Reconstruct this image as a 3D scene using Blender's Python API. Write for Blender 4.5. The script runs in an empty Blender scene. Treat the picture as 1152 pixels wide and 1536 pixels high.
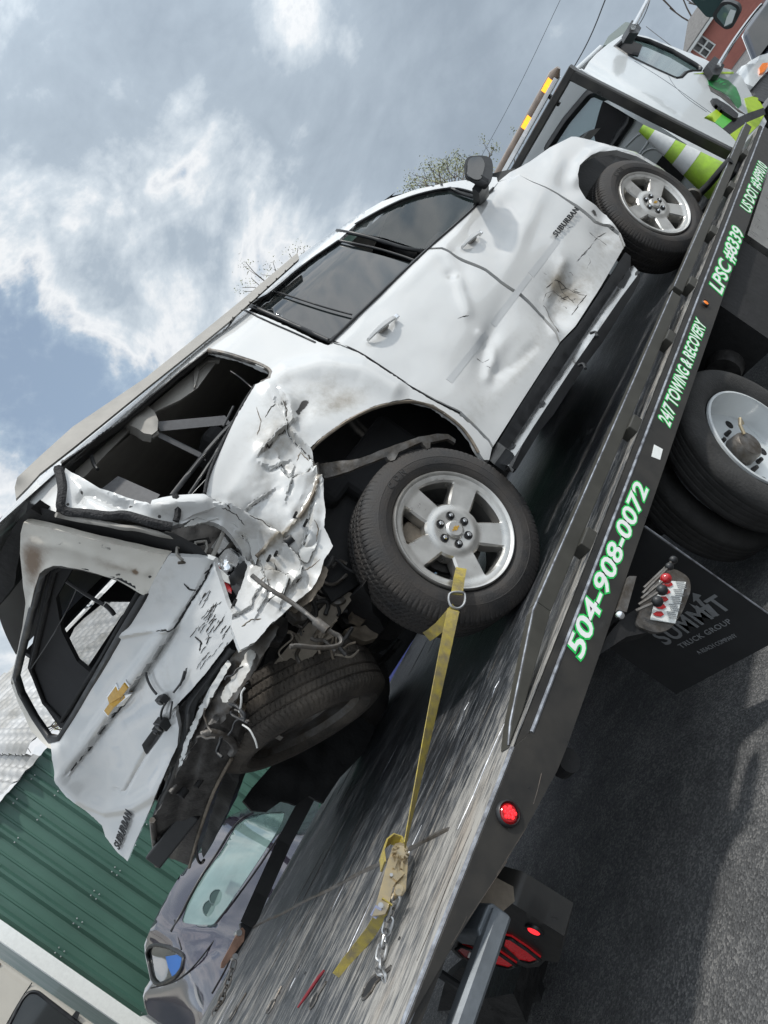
import bpy, bmesh, math, random
import numpy as np
from mathutils import Vector, Matrix
from mathutils.geometry import delaunay_2d_cdt

random.seed(7)
RNG = np.random.default_rng(7)
S = bpy.context.scene
COL = S.collection

# ------------------------------------------------------------------ camera
ZD = 1.10                                   # height of the truck deck
T = math.radians(49.6)
FOC = 1154.0                                # focal length in photo pixels (1152 x 1536)
CR, SR = 0.571, 0.8205
nrm = math.hypot(CR, SR); CR /= nrm; SR /= nrm
FW = np.array([math.cos(T), math.sin(T), 0.0])
R0 = np.array([math.sin(T), -math.cos(T), 0.0])
UPZ = np.array([0, 0, 1.0])
RIGHT = CR * R0 - SR * UPZ
DOWN = -SR * R0 - CR * UPZ
CAM = np.array([0.0, 0.0, ZD + 0.705])
cd = bpy.data.cameras.new('camera'); cam = bpy.data.objects.new('camera', cd); COL.objects.link(cam)
cd.sensor_fit = 'VERTICAL'; cd.sensor_height = 36.0; cd.lens = 36.0 * FOC / 1536.0
cd.clip_start = 0.05; cd.clip_end = 3000
M = Matrix.Identity(4)
for i in range(3):
    M[i][0] = RIGHT[i]; M[i][1] = -DOWN[i]; M[i][2] = -FW[i]; M[i][3] = CAM[i]
cam.matrix_world = M
S.camera = cam

# ------------------------------------------------------------------ light and sky
SUN_EL, SUN_DIR = 59.0, np.array([0.42, -0.90])          # horizontal direction towards the sun
SUN_STRENGTH, SKY_STRENGTH, EXPOSURE = 2.1, 0.10, 0.28
S.view_settings.view_transform = 'Standard'; S.view_settings.look = 'None'
S.view_settings.exposure = EXPOSURE; S.view_settings.gamma = 1.0
S.view_settings.use_curve_mapping = False
sd = SUN_DIR / np.linalg.norm(SUN_DIR); ce = math.cos(math.radians(SUN_EL))
TOSUN = Vector((sd[0] * ce, sd[1] * ce, math.sin(math.radians(SUN_EL))))
sl = bpy.data.lights.new('sun', 'SUN'); sun = bpy.data.objects.new('sun', sl); COL.objects.link(sun)
sl.energy = SUN_STRENGTH; sl.angle = math.radians(3.0); sl.color = (1.0, 0.965, 0.90)
sun.rotation_euler = TOSUN.to_track_quat('Z', 'Y').to_euler(); sun.location = (0, 0, 30)


def pxdir(px, py):
    d = (px - 576) * RIGHT + (py - 768) * DOWN + FOC * FW
    return d / np.linalg.norm(d)


def build_world():
    w = bpy.data.worlds.new('World'); S.world = w; w.use_nodes = True
    nt = w.node_tree; N = nt.nodes; L = nt.links; N.clear()
    out = N.new('ShaderNodeOutputWorld'); bg = N.new('ShaderNodeBackground')
    L.new(bg.outputs[0], out.inputs[0])
    sky = N.new('ShaderNodeTexSky'); sky.sky_type = 'NISHITA'; sky.sun_disc = False
    sky.sun_elevation = math.radians(SUN_EL)
    sky.sun_rotation = math.atan2(TOSUN.x, TOSUN.y)
    sky.air_density = 1.0; sky.dust_density = 1.6
    bg.inputs['Strength'].default_value = SKY_STRENGTH
    tc = N.new('ShaderNodeTexCoord')

    def math_(op, a, b=None, clamp=False):
        n = N.new('ShaderNodeMath'); n.operation = op; n.use_clamp = clamp
        for i, v in enumerate((a, b)):
            if v is None: continue
            if isinstance(v, (int, float)): n.inputs[i].default_value = v
            else: L.new(v, n.inputs[i])
        return n.outputs[0]

    def noise(scale, detail, rough, off, dist=0.0, lac=2.0):
        mp = N.new('ShaderNodeMapping'); L.new(tc.outputs['Generated'], mp.inputs['Vector'])
        mp.inputs['Location'].default_value = off; mp.inputs['Scale'].default_value = (1, 1, 1.5)
        n = N.new('ShaderNodeTexNoise'); n.inputs['Scale'].default_value = scale
        n.inputs['Detail'].default_value = detail; n.inputs['Roughness'].default_value = rough
        n.inputs['Distortion'].default_value = dist; n.inputs['Lacunarity'].default_value = lac
        L.new(mp.outputs[0], n.inputs['Vector'])
        return n.outputs['Fac']
    n1 = noise(3.2, 11, 0.60, (3.1, 1.7, 0.4), 0.35)
    n2 = noise(11.0, 8, 0.66, (0.3, 5.2, 2.2), 0.2)
    n3 = noise(1.7, 3, 0.5, (7.3, 0.2, 4.2))
    bl1 = math_('ABSOLUTE', math_('SUBTRACT', noise(6.5, 7, 0.55, (1.3, 4.1, 9.2), 0.5), .5))
    bl2 = math_('ABSOLUTE', math_('SUBTRACT', noise(17.0, 6, 0.6, (6.3, 2.1, 1.2), 0.4), .5))
    puff = math_('SUBTRACT', .11, math_('ADD', math_('MULTIPLY', bl1, .85), math_('MULTIPLY', bl2, .28)))
    dens = math_('ADD', math_('MULTIPLY', n1, 1.40), math_('MULTIPLY', n2, 0.20))
    dens = math_('ADD', math_('ADD', dens, -.02), puff)
    # where the cloud deck is thicker or broken, as directions in the sky
    for (p, r, a) in CLOUDS:
        d = pxdir(*p)
        vm = N.new('ShaderNodeVectorMath'); vm.operation = 'DISTANCE'
        L.new(tc.outputs['Generated'], vm.inputs[0]); vm.inputs[1].default_value = tuple(d)
        mr = N.new('ShaderNodeMapRange'); mr.interpolation_type = 'SMOOTHERSTEP'
        L.new(vm.outputs['Value'], mr.inputs['Value'])
        mr.inputs['From Min'].default_value = 0.0; mr.inputs['From Max'].default_value = r * 1.6
        mr.inputs['To Min'].default_value = a; mr.inputs['To Max'].default_value = 0.0
        dens = math_('ADD', dens, mr.outputs[0])
    ramp = N.new('ShaderNodeValToRGB'); L.new(math_('MULTIPLY', dens, .6), ramp.inputs[0])
    el = ramp.color_ramp.elements
    k = 1.0 / SKY_STRENGTH
    # thin edges are bright, the thick middle of a cloud is grey underneath
    cols = [(0.0, (.50, .62, .72)), (.37, (.52, .63, .73)), (.415, (.74, .78, .82)), (.455, (.85, .875, .90)), (.51, (.62, .69, .755)), (.595, (.42, .495, .575)), (.78, (.33, .395, .47)), (1.0, (.29, .35, .415))]
    el[0].position = cols[0][0]; el[0].color = (*cols[0][1], 1)
    el[1].position = cols[-1][0]; el[1].color = (*cols[-1][1], 1)
    for p, c in cols[1:-1]:
        e = el.new(p); e.color = (*c, 1)
    cov = N.new('ShaderNodeMapRange'); cov.interpolation_type = 'SMOOTHSTEP'
    L.new(dens, cov.inputs['Value'])
    cov.inputs['From Min'].default_value = 0.50; cov.inputs['From Max'].default_value = 0.76
    cov.inputs['To Min'].default_value = 0.38; cov.inputs['To Max'].default_value = 1.0
    # hazy cloud is brighter towards the sun
    dt = N.new('ShaderNodeVectorMath'); dt.operation = 'DOT_PRODUCT'; L.new(tc.outputs['Generated'], dt.inputs[0]); dt.inputs[1].default_value = tuple(TOSUN)
    au = N.new('ShaderNodeMapRange'); au.interpolation_type = 'SMOOTHSTEP'; L.new(dt.outputs['Value'], au.inputs[0])
    au.inputs['From Min'].default_value = .2; au.inputs['From Max'].default_value = 1.0; au.inputs['To Min'].default_value = 1.0; au.inputs['To Max'].default_value = 2.0
    sc = N.new('ShaderNodeVectorMath'); sc.operation = 'SCALE'; L.new(ramp.outputs[0], sc.inputs[0])
    L.new(math_('MULTIPLY', au.outputs[0], k * CLOUD_GAIN), sc.inputs['Scale'])
    mx = N.new('ShaderNodeMix'); mx.data_type = 'RGBA'
    L.new(cov.outputs[0], mx.inputs[0]); L.new(sky.outputs[0], mx.inputs[6]); L.new(sc.outputs[0], mx.inputs[7])
    L.new(mx.outputs[2], bg.inputs['Color'])


CLOUD_GAIN = 0.86
CLOUDS = [((250, 70), .22, .22), ((120, 120), .16, .16), ((430, 150), .10, .05), ((50, 40), .08, -.06), ((780, 150), .32, .22), ((620, 250), .2, .12),
          ((345, 212), .08, -.22), ((265, 245), .07, -.12), ((450, 2), .07, -.22), ((420, 30), .05, -.10), ((560, 330), .14, .02),
          ((45, 585), .10, -.20), ((10, 500), .09, -.17), ((150, 560), .08, -.16), ((240, 610), .08, -.16), ((100, 640), .07, -.14), ((160, 240), .07, -.14), ((30, 330), .07, -.08),
          ((860, 60), .2, .08)]
build_world()

# ------------------------------------------------------------------ materials
MATS = {}


def node_mat(name):
    m = bpy.data.materials.new(name); m.use_nodes = True
    return m, m.node_tree.nodes, m.node_tree.links, m.node_tree.nodes['Principled BSDF']


def mat(name, col, rough=0.5, metal=0.0, var=0.0, vscale=8.0, bump=0.0, bscale=60.0, coat=0.0, emit=None, estr=0.0,
        spec=None, rvar=0.0, stretch=(1, 1, 1), dark=None, alpha=None, trans=0.0, ior=None):
    """procedural principled material; var mixes in a noise-driven second tone"""
    if name in MATS: return MATS[name]
    m, N, L, b = node_mat(name)
    b.inputs['Base Color'].default_value = (*col, 1); b.inputs['Roughness'].default_value = rough
    b.inputs['Metallic'].default_value = metal
    if coat: b.inputs['Coat Weight'].default_value = coat; b.inputs['Coat Roughness'].default_value = 0.04
    if spec is not None: b.inputs['Specular IOR Level'].default_value = spec
    if trans: b.inputs['Transmission Weight'].default_value = trans
    if ior: b.inputs['IOR'].default_value = ior
    if emit: b.inputs['Emission Color'].default_value = (*emit, 1); b.inputs['Emission Strength'].default_value = estr
    if alpha is not None: b.inputs['Alpha'].default_value = alpha
    tc = N.new('ShaderNodeTexCoord'); mp = N.new('ShaderNodeMapping'); mp.inputs['Scale'].default_value = stretch
    L.new(tc.outputs['Object'], mp.inputs['Vector'])
    if var or rvar:
        n = N.new('ShaderNodeTexNoise'); n.inputs['Scale'].default_value = vscale; n.inputs['Detail'].default_value = 6
        n.inputs['Roughness'].default_value = .62
        L.new(mp.outputs[0], n.inputs['Vector'])
        if var:
            r = N.new('ShaderNodeValToRGB'); L.new(n.outputs['Fac'], r.inputs[0])
            d = dark if dark else tuple(c * (1 - var) for c in col)
            r.color_ramp.elements[0].position = .32; r.color_ramp.elements[0].color = (*d, 1)
            r.color_ramp.elements[1].position = .66; r.color_ramp.elements[1].color = (*col, 1)
            L.new(r.outputs[0], b.inputs['Base Color'])
        if rvar:
            mr = N.new('ShaderNodeMapRange'); L.new(n.outputs['Fac'], mr.inputs[0])
            mr.inputs['From Min'].default_value = .3; mr.inputs['From Max'].default_value = .7
            mr.inputs['To Min'].default_value = rough - rvar; mr.inputs['To Max'].default_value = rough + rvar
            L.new(mr.outputs[0], b.inputs['Roughness'])
    if bump:
        n2 = N.new('ShaderNodeTexNoise'); n2.inputs['Scale'].default_value = bscale; n2.inputs['Detail'].default_value = 4
        L.new(mp.outputs[0], n2.inputs['Vector'])
        bp = N.new('ShaderNodeBump'); bp.inputs['Strength'].default_value = bump; bp.inputs['Distance'].default_value = .01
        L.new(n2.outputs['Fac'], bp.inputs['Height']); L.new(bp.outputs[0], b.inputs['Normal'])
    MATS[name] = m
    return m


def paint_mat(name, col, dirtcol=(.22, .19, .145), chipcol=(.05, .048, .046), rough=.26, coat=1.0, dust=.12, primer=(.46, .47, .47)):
    """car paint with the panel's own dirt and scratch marks (attributes 'dirt' and 'chip')"""
    m, N, L, b = node_mat(name)
    tc = N.new('ShaderNodeTexCoord')

    def noise(scale, detail=6, rough_=.6):
        n = N.new('ShaderNodeTexNoise'); n.inputs['Scale'].default_value = scale; n.inputs['Detail'].default_value = detail
        n.inputs['Roughness'].default_value = rough_
        L.new(tc.outputs['Object'], n.inputs['Vector']); return n.outputs['Fac']

    def thresh(attr, nz, amt, lo, hi):
        a = N.new('ShaderNodeAttribute'); a.attribute_name = attr
        s = N.new('ShaderNodeMath'); s.operation = 'MULTIPLY_ADD'; s.inputs[1].default_value = amt
        L.new(nz, s.inputs[0]); L.new(a.outputs['Fac'], s.inputs[2])
        r = N.new('ShaderNodeMapRange'); r.interpolation_type = 'SMOOTHSTEP'; L.new(s.outputs[0], r.inputs[0])
        r.inputs['From Min'].default_value = lo + amt * .5; r.inputs['From Max'].default_value = hi + amt * .5
        return r.outputs[0]

    def mix(f, a, c):
        mx = N.new('ShaderNodeMix'); mx.data_type = 'RGBA'
        if isinstance(f, float): mx.inputs[0].default_value = f
        else: L.new(f, mx.inputs[0])
        for i, v in ((6, a), (7, c)):
            if isinstance(v, tuple): mx.inputs[i].default_value = (*v, 1)
            else: L.new(v, mx.inputs[i])
        return mx.outputs[2]
    nd = noise(5.0, 8, .65)
    dm = N.new('ShaderNodeMapRange'); L.new(nd, dm.inputs[0]); dm.inputs['From Min'].default_value = .45; dm.inputs['From Max'].default_value = .8
    dm.inputs['To Max'].default_value = dust
    c = mix(dm.outputs[0], col, tuple(x * .6 + y * .4 for x, y in zip(col, (.42, .36, .27))))
    c = mix(thresh('dirt', noise(22, 8, .7), .9, .05, 1.1), c, dirtcol)
    chip = thresh('chip', noise(70, 6, .75), .75, .36, .56)
    c = mix(chip, c, chipcol)
    L.new(c, b.inputs['Base Color'])
    rr = N.new('ShaderNodeMapRange'); L.new(chip, rr.inputs[0]); rr.inputs['To Min'].default_value = rough; rr.inputs['To Max'].default_value = .75
    L.new(rr.outputs[0], b.inputs['Roughness'])
    cw = N.new('ShaderNodeMapRange'); L.new(chip, cw.inputs[0]); cw.inputs['To Min'].default_value = coat; cw.inputs['To Max'].default_value = 0
    L.new(cw.outputs[0], b.inputs['Coat Weight']); b.inputs['Coat Roughness'].default_value = .05
    bp = N.new('ShaderNodeBump'); bp.inputs['Strength'].default_value = .06; bp.inputs['Distance'].default_value = .004
    L.new(noise(180, 3, .5), bp.inputs['Height']); L.new(bp.outputs[0], b.inputs['Normal'])
    MATS[name] = m
    return m


M_WHITE = paint_mat('white_car_paint', (.56, .565, .56))
M_TORN = paint_mat('torn_white_metal', (.52, .525, .515), rough=.38, coat=.4, dust=.35)
M_BEIGE = paint_mat('grimy_white_paint', (.60, .575, .52), rough=.42, coat=.2, dust=.7, dirtcol=(.16, .10, .055))
M_BLACK = mat('black_plastic', (.018, .019, .021), .42, var=.5, vscale=14, rvar=.12)
M_RUBBER = mat('tyre_rubber', (.044, .038, .034), .74, dark=(.016, .016, .017), var=.35, vscale=7, bump=.25, bscale=140, rvar=.1)
M_SPARE = mat('dusty_brown_rubber', (.11, .094, .078), .85, var=.6, vscale=6, bump=.35, bscale=90, dark=(.035, .031, .028))
M_TRUBBER = mat('dusty_tyre_rubber', (.045, .044, .043), .82, var=.55, vscale=7, bump=.35, bscale=90)
M_SEAL = mat('black_sealant', (.02, .02, .022), .7, var=.5, vscale=40, bump=1.0, bscale=120)
M_GLASS = mat('tinted_window_glass', (.010, .013, .014), .03, spec=.7, coat=.4)
M_GLASSC = mat('clearer_window_glass', (.012, .020, .020), .03, spec=.6, coat=.4, alpha=.62)
M_GLASS2 = mat('pale_window_glass', (.10, .15, .15), .04, spec=.8, coat=.6)
M_GLASST = mat('clear_cab_glass', (.30, .46, .46), .03, spec=.5, alpha=.45)
M_GLASSP = mat('pale_green_glass', (.30, .40, .38), .05, spec=.5, alpha=.45)
M_CHROME = mat('chrome', (.75, .76, .77), .12, metal=1.0, rvar=.05, vscale=20)
M_ALLOY = mat('machined_alloy', (.60, .585, .555), .32, metal=.85, var=.14, vscale=14, rvar=.08)
M_ALLOYD = mat('grey_alloy_barrel', (.36, .355, .345), .5, metal=.7, var=.4, vscale=10)
M_STEELD = mat('dark_dirty_steel', (.055, .053, .052), .55, metal=.4, var=.6, vscale=16, bump=.4, bscale=60, rvar=.15)
M_STEELG = mat('grey_dirty_steel', (.16, .155, .15), .5, metal=.5, var=.5, vscale=14, bump=.3, bscale=50, rvar=.12, dark=(.07, .055, .04))
M_RUST = mat('rusty_tan_steel', (.24, .20, .155), .65, metal=.2, var=.5, vscale=12, bump=.3, bscale=40)
M_CRACK = mat('crack_shadow_grime', (.075, .066, .056), .8, var=.7, vscale=40, dark=(.018, .017, .016))
M_SCRAPE = mat('scraped_bare_metal', (.13, .10, .08), .6, metal=.2, var=.7, vscale=30, dark=(.04, .035, .03))
M_UNDER = mat('underbody_black', (.012, .012, .013), .75, var=.5, vscale=8, bump=.4, bscale=30)
M_INTER = mat('dark_interior', (.018, .018, .02), .85, var=.3, vscale=6)
M_TRIM = mat('grey_beige_interior_trim', (.30, .285, .26), .6, var=.2, vscale=8)
M_BELT = mat('grey_seat_belt', (.12, .12, .125), .7, var=.2, vscale=60)
M_GOLD = mat('gold_emblem', (.62, .36, .06), .3, metal=.6, var=.2, vscale=30, bump=.2, bscale=220)
M_REDBAR = mat('dull_red_paint', (.22, .012, .02), .5, var=.6, vscale=30)
M_GLASSL = mat('sky_lit_glass', (.48, .60, .60), .06, spec=.6, coat=.6, var=.4, vscale=4)
M_TAN = mat('dusty_tan_steel', (.33, .29, .24), .7, metal=.1, var=.4, vscale=10, bump=.3, bscale=40)
M_BEAM = mat('scorched_grey_steel', (.115, .11, .105), .5, metal=.35, var=.6, vscale=14, bump=.4, bscale=50, rvar=.12, dark=(.035, .032, .03))
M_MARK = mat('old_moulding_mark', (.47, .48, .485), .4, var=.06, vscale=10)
M_RED = mat('red_lens', (.45, .008, .012), .15, coat=.7, var=.3, vscale=60)
M_REDLIT = mat('lit_red_lens', (.6, .01, .015), .2, emit=(1, .03, .04), estr=1.2, var=.4, vscale=180)
M_REDDIM = mat('red_led_lens', (.40, .012, .018), .22, coat=.6, var=.6, vscale=110, emit=(1, .03, .04), estr=.12)
M_AMBER = mat('lit_amber_lens', (.9, .32, .02), .2, emit=(1, .36, .03), estr=1.6, var=.3, vscale=120)
M_AMBERD = mat('amber_marker_lens', (.75, .18, .01), .2, coat=.6, emit=(1, .25, .02), estr=.25)
M_WIRE = mat('wire_insulation', (.03, .03, .032), .5)
M_TRUCKBLK = mat('black_truck_enamel', (.036, .033, .029), .36, var=.6, vscale=7, dark=(.020, .020, .020), rvar=.12, bump=.05, bscale=30)
M_RAIL = mat('dark_olive_rail', (.052, .050, .042), .42, var=.3, vscale=7, rvar=.1)
M_EDGE = mat('edge_highlight_and_scratch', (.42, .44, .48), .35, metal=.6, var=.6, vscale=25, dark=(.10, .10, .11))  # pale tone paints edge highlights; also used for bright deck scratches
M_GREEN = mat('green_print', (.015, .55, .10), .45, var=.1, vscale=30)
M_PRINT = mat('white_print', (.80, .82, .80), .45, var=.1, vscale=30)
M_GREYPRINT = mat('grey_print', (.26, .27, .28), .55, var=.2, vscale=40)
M_TRUCKW = mat('white_truck_paint', (.58, .61, .62), .25, coat=.7, var=.06, vscale=3)
M_LIME = mat('lime_print', (.42, .62, .02), .35, coat=.3, var=.15, vscale=12)
M_CONE = mat('lime_cone_plastic', (.36, .60, .04), .5, var=.25, vscale=9, dark=(.22, .34, .05))
M_REFL = mat('silver_reflective_band', (.60, .62, .62), .45, var=.15, vscale=20)
M_STRAP = mat('dirty_yellow_webbing', (.42, .33, .05), .75, var=.75, vscale=24, dark=(.20, .165, .095), stretch=(1, 1, 1), bump=.5, bscale=300)
M_STRAPB = mat('black_webbing', (.018, .018, .018), .7, var=.3, vscale=30)
M_ZINC = mat('yellow_zinc_steel', (.50, .40, .24), .36, metal=.75, var=.4, vscale=18, rvar=.1, dark=(.34, .30, .24))
M_CHAIN = mat('galvanised_chain', (.50, .50, .50), .34, metal=.9, var=.3, vscale=40)
M_FORK = mat('blue_grey_steel', (.17, .19, .21), .5, metal=.3, var=.4, vscale=7, bump=.2, bscale=30)
M_FLAP = mat('mud_flap_rubber', (.024, .025, .027), .6, var=.3, vscale=6)
M_SEDAN = mat('dark_plum_metallic', (.058, .052, .076), .10, metal=.55, coat=1.0, var=.25, vscale=2)
M_SILVROOF = mat('galvanised_roofing', (.50, .50, .50), .42, metal=.55, var=.4, vscale=1.5, dark=(.30, .29, .27))
M_GREENW = mat('green_wall_sheet', (.050, .122, .092), .45, var=.34, vscale=1.6, stretch=(1.6, 1, .5), rvar=.1, coat=.1)
M_VAN = mat('beige_van_paint', (.50, .47, .41), .35, coat=.4, var=.12, vscale=2)
M_PINK = mat('salmon_siding', (.50, .19, .15), .6, var=.15, vscale=2)
M_SHINGLE = mat('grey_shingle', (.17, .165, .16), .85, var=.35, vscale=6)
M_BARK = mat('bark', (.16, .13, .11), .85, var=.4, vscale=10)
M_LEAF = mat('spring_leaf', (.36, .38, .20), .7, var=.5, vscale=3)
M_DARKCAR = mat('dark_blue_car_paint', (.03, .035, .05), .2, metal=.3, coat=1.0)


def deck_material():
    m, N, L, b = node_mat('worn_deck')
    tc = N.new('ShaderNodeTexCoord')

    def noise(sc, scale, detail, rough_=.6, dist=0.0):
        mp = N.new('ShaderNodeMapping'); mp.inputs['Scale'].default_value = sc; L.new(tc.outputs['Object'], mp.inputs['Vector'])
        n = N.new('ShaderNodeTexNoise'); n.inputs['Scale'].default_value = scale; n.inputs['Detail'].default_value = detail
        n.inputs['Roughness'].default_value = rough_; n.inputs['Distortion'].default_value = dist
        L.new(mp.outputs[0], n.inputs['Vector']); return n.outputs['Fac']

    def mth(op, a, b_, clamp=False):
        n = N.new('ShaderNodeMath'); n.operation = op; n.use_clamp = clamp
        for i, v in enumerate((a, b_)):
            if isinstance(v, (int, float)): n.inputs[i].default_value = v
            else: L.new(v, n.inputs[i])
        return n.outputs[0]

    def rng(v, a, c, lo=0.0, hi=1.0):
        r = N.new('ShaderNodeMapRange'); r.interpolation_type = 'SMOOTHSTEP'; L.new(v, r.inputs[0])
        r.inputs['From Min'].default_value = a; r.inputs['From Max'].default_value = c
        r.inputs['To Min'].default_value = lo; r.inputs['To Max'].default_value = hi
        return r.outputs[0]
    fine = noise((2.4, 26, 1), 2.2, 9, .74, .9)       # long scratches along the deck
    mid = noise((1.1, 6, 1), 1.6, 8, .68, 1.2)
    blot = noise((1, 1.6, 1), 1.7, 10, .68, .6)
    at = N.new('ShaderNodeAttribute'); at.attribute_name = 'wear'
    wear = at.outputs['Fac']
    vf = noise((7, 80, 1), 2.0, 6, .72, .5)
    lum = mth('ADD', mth('MULTIPLY', rng(fine, .36, .64), .50), mth('MULTIPLY', rng(mid, .32, .68), .22))
    lum = mth('ADD', lum, mth('MULTIPLY', rng(blot, .34, .66), .24))
    lum = mth('ADD', lum, mth('MULTIPLY', rng(vf, .34, .66), .30))
    lum = mth('ADD', lum, mth('MULTIPLY', wear, .46))
    ramp = N.new('ShaderNodeValToRGB'); L.new(rng(lum, .25, 1.42), ramp.inputs[0])
    e = ramp.color_ramp.elements
    e[0].position = 0; e[0].color = (.014, .015, .017, 1); e[1].position = 1; e[1].color = (.36, .345, .32, 1)
    for p, c in ((.25, (.030, .033, .038)), (.45, (.075, .080, .088)), (.62, (.145, .145, .143)), (.80, (.235, .225, .21))):
        x = e.new(p); x.color = (*c, 1)
    # warm brown stain in the most worn places
    mx = N.new('ShaderNodeMix'); mx.data_type = 'RGBA'; L.new(mth('MULTIPLY', rng(noise((.5, 3, 1), 3, 5), .5, .72), .4), mx.inputs[0])
    L.new(ramp.outputs[0], mx.inputs[6])
    mul = N.new('ShaderNodeMix'); mul.data_type = 'RGBA'; mul.blend_type = 'MULTIPLY'; mul.inputs[0].default_value = 1
    L.new(ramp.outputs[0], mul.inputs[6]); mul.inputs[7].default_value = (1.0, .80, .62, 1)
    L.new(mul.outputs[2], mx.inputs[7]); L.new(mx.outputs[2], b.inputs['Base Color'])
    L.new(rng(lum, .2, 1.1, .34, .62), b.inputs['Roughness']); b.inputs['Metallic'].default_value = .15
    bp = N.new('ShaderNodeBump'); bp.inputs['Strength'].default_value = .5; bp.inputs['Distance'].default_value = .004
    L.new(lum, bp.inputs['Height']); L.new(bp.outputs[0], b.inputs['Normal'])
    return m


def asphalt_material():
    m, N, L, b = node_mat('asphalt')
    tc = N.new('ShaderNodeTexCoord')
    v = N.new('ShaderNodeTexVoronoi'); v.inputs['Scale'].default_value = 120; L.new(tc.outputs['Object'], v.inputs['Vector'])
    n = N.new('ShaderNodeTexNoise'); n.inputs['Scale'].default_value = 3.0; n.inputs['Detail'].default_value = 9; n.inputs['Roughness'].default_value = .7
    L.new(tc.outputs['Object'], n.inputs['Vector'])
    sep = N.new('ShaderNodeSeparateColor'); L.new(v.outputs['Color'], sep.inputs[0])
    a = N.new('ShaderNodeMath'); a.operation = 'MULTIPLY_ADD'; a.inputs[1].default_value = .46
    L.new(sep.outputs[0], a.inputs[0]); L.new(n.outputs['Fac'], a.inputs[2])
    r = N.new('ShaderNodeValToRGB'); L.new(a.outputs[0], r.inputs[0]); e = r.color_ramp.elements
    e[0].position = .36; e[0].color = (.045, .046, .048, 1); e[1].position = 1.0; e[1].color = (.21, .208, .205, 1)
    x = e.new(.78); x.color = (.105, .107, .11, 1)
    L.new(r.outputs[0], b.inputs['Base Color']); b.inputs['Roughness'].default_value = .75
    bp = N.new('ShaderNodeBump'); bp.inputs['Strength'].default_value = .7; bp.inputs['Distance'].default_value = .006
    L.new(v.outputs['Distance'], bp.inputs['Height']); L.new(bp.outputs[0], b.inputs['Normal'])
    return m


M_DECK = deck_material(); M_ASPHALT = asphalt_material()

# ------------------------------------------------------------------ object helpers


def link(o, parent=None):
    COL.objects.link(o)
    if parent is not None: o.parent = parent
    return o


def tag(o, label=None, cat=None, group=None, kind=None):
    for k, v in (('label', label), ('category', cat), ('group', group), ('kind', kind)):
        if v: o[k] = v
    return o


def thing(name, label, cat, loc=(0, 0, 0), rotz=0.0, group=None):
    o = bpy.data.objects.new(name, None); o.empty_display_size = .2
    o.location = loc; o.rotation_euler = (0, 0, rotz); COL.objects.link(o)
    o['base'] = [float(x) for x in loc]
    return tag(o, label, cat, group)


def build(name, verts, faces, m, parent=None, world=False, smooth=False, sharp=None, attrs=None, matidx=None):
    """one mesh object; world=True: verts are world coordinates and the parent is an unrotated Empty"""
    me = bpy.data.meshes.new(name)
    v = np.asarray(verts, float).reshape(-1, 3)
    if world and parent is not None:
        root = parent
        while root.parent is not None: root = root.parent
        v = v - np.array(root.get('base', (0, 0, 0)))
    me.from_pydata(v.tolist(), [], [tuple(int(i) for i in f) for f in faces])
    ms = m if isinstance(m, (list, tuple)) else [m]
    for x in ms: me.materials.append(x)
    if matidx is not None: me.polygons.foreach_set('material_index', list(matidx))
    if smooth: me.polygons.foreach_set('use_smooth', [True] * len(me.polygons))
    if attrs:
        for k, a in attrs.items():
            at = me.attributes.new(k, 'FLOAT', 'POINT'); at.data.foreach_set('value', np.asarray(a, np.float32))
    me.update()
    if smooth and sharp: me.set_sharp_from_angle(angle=math.radians(sharp))
    o = bpy.data.objects.new(name, me)
    return link(o, parent)


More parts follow.
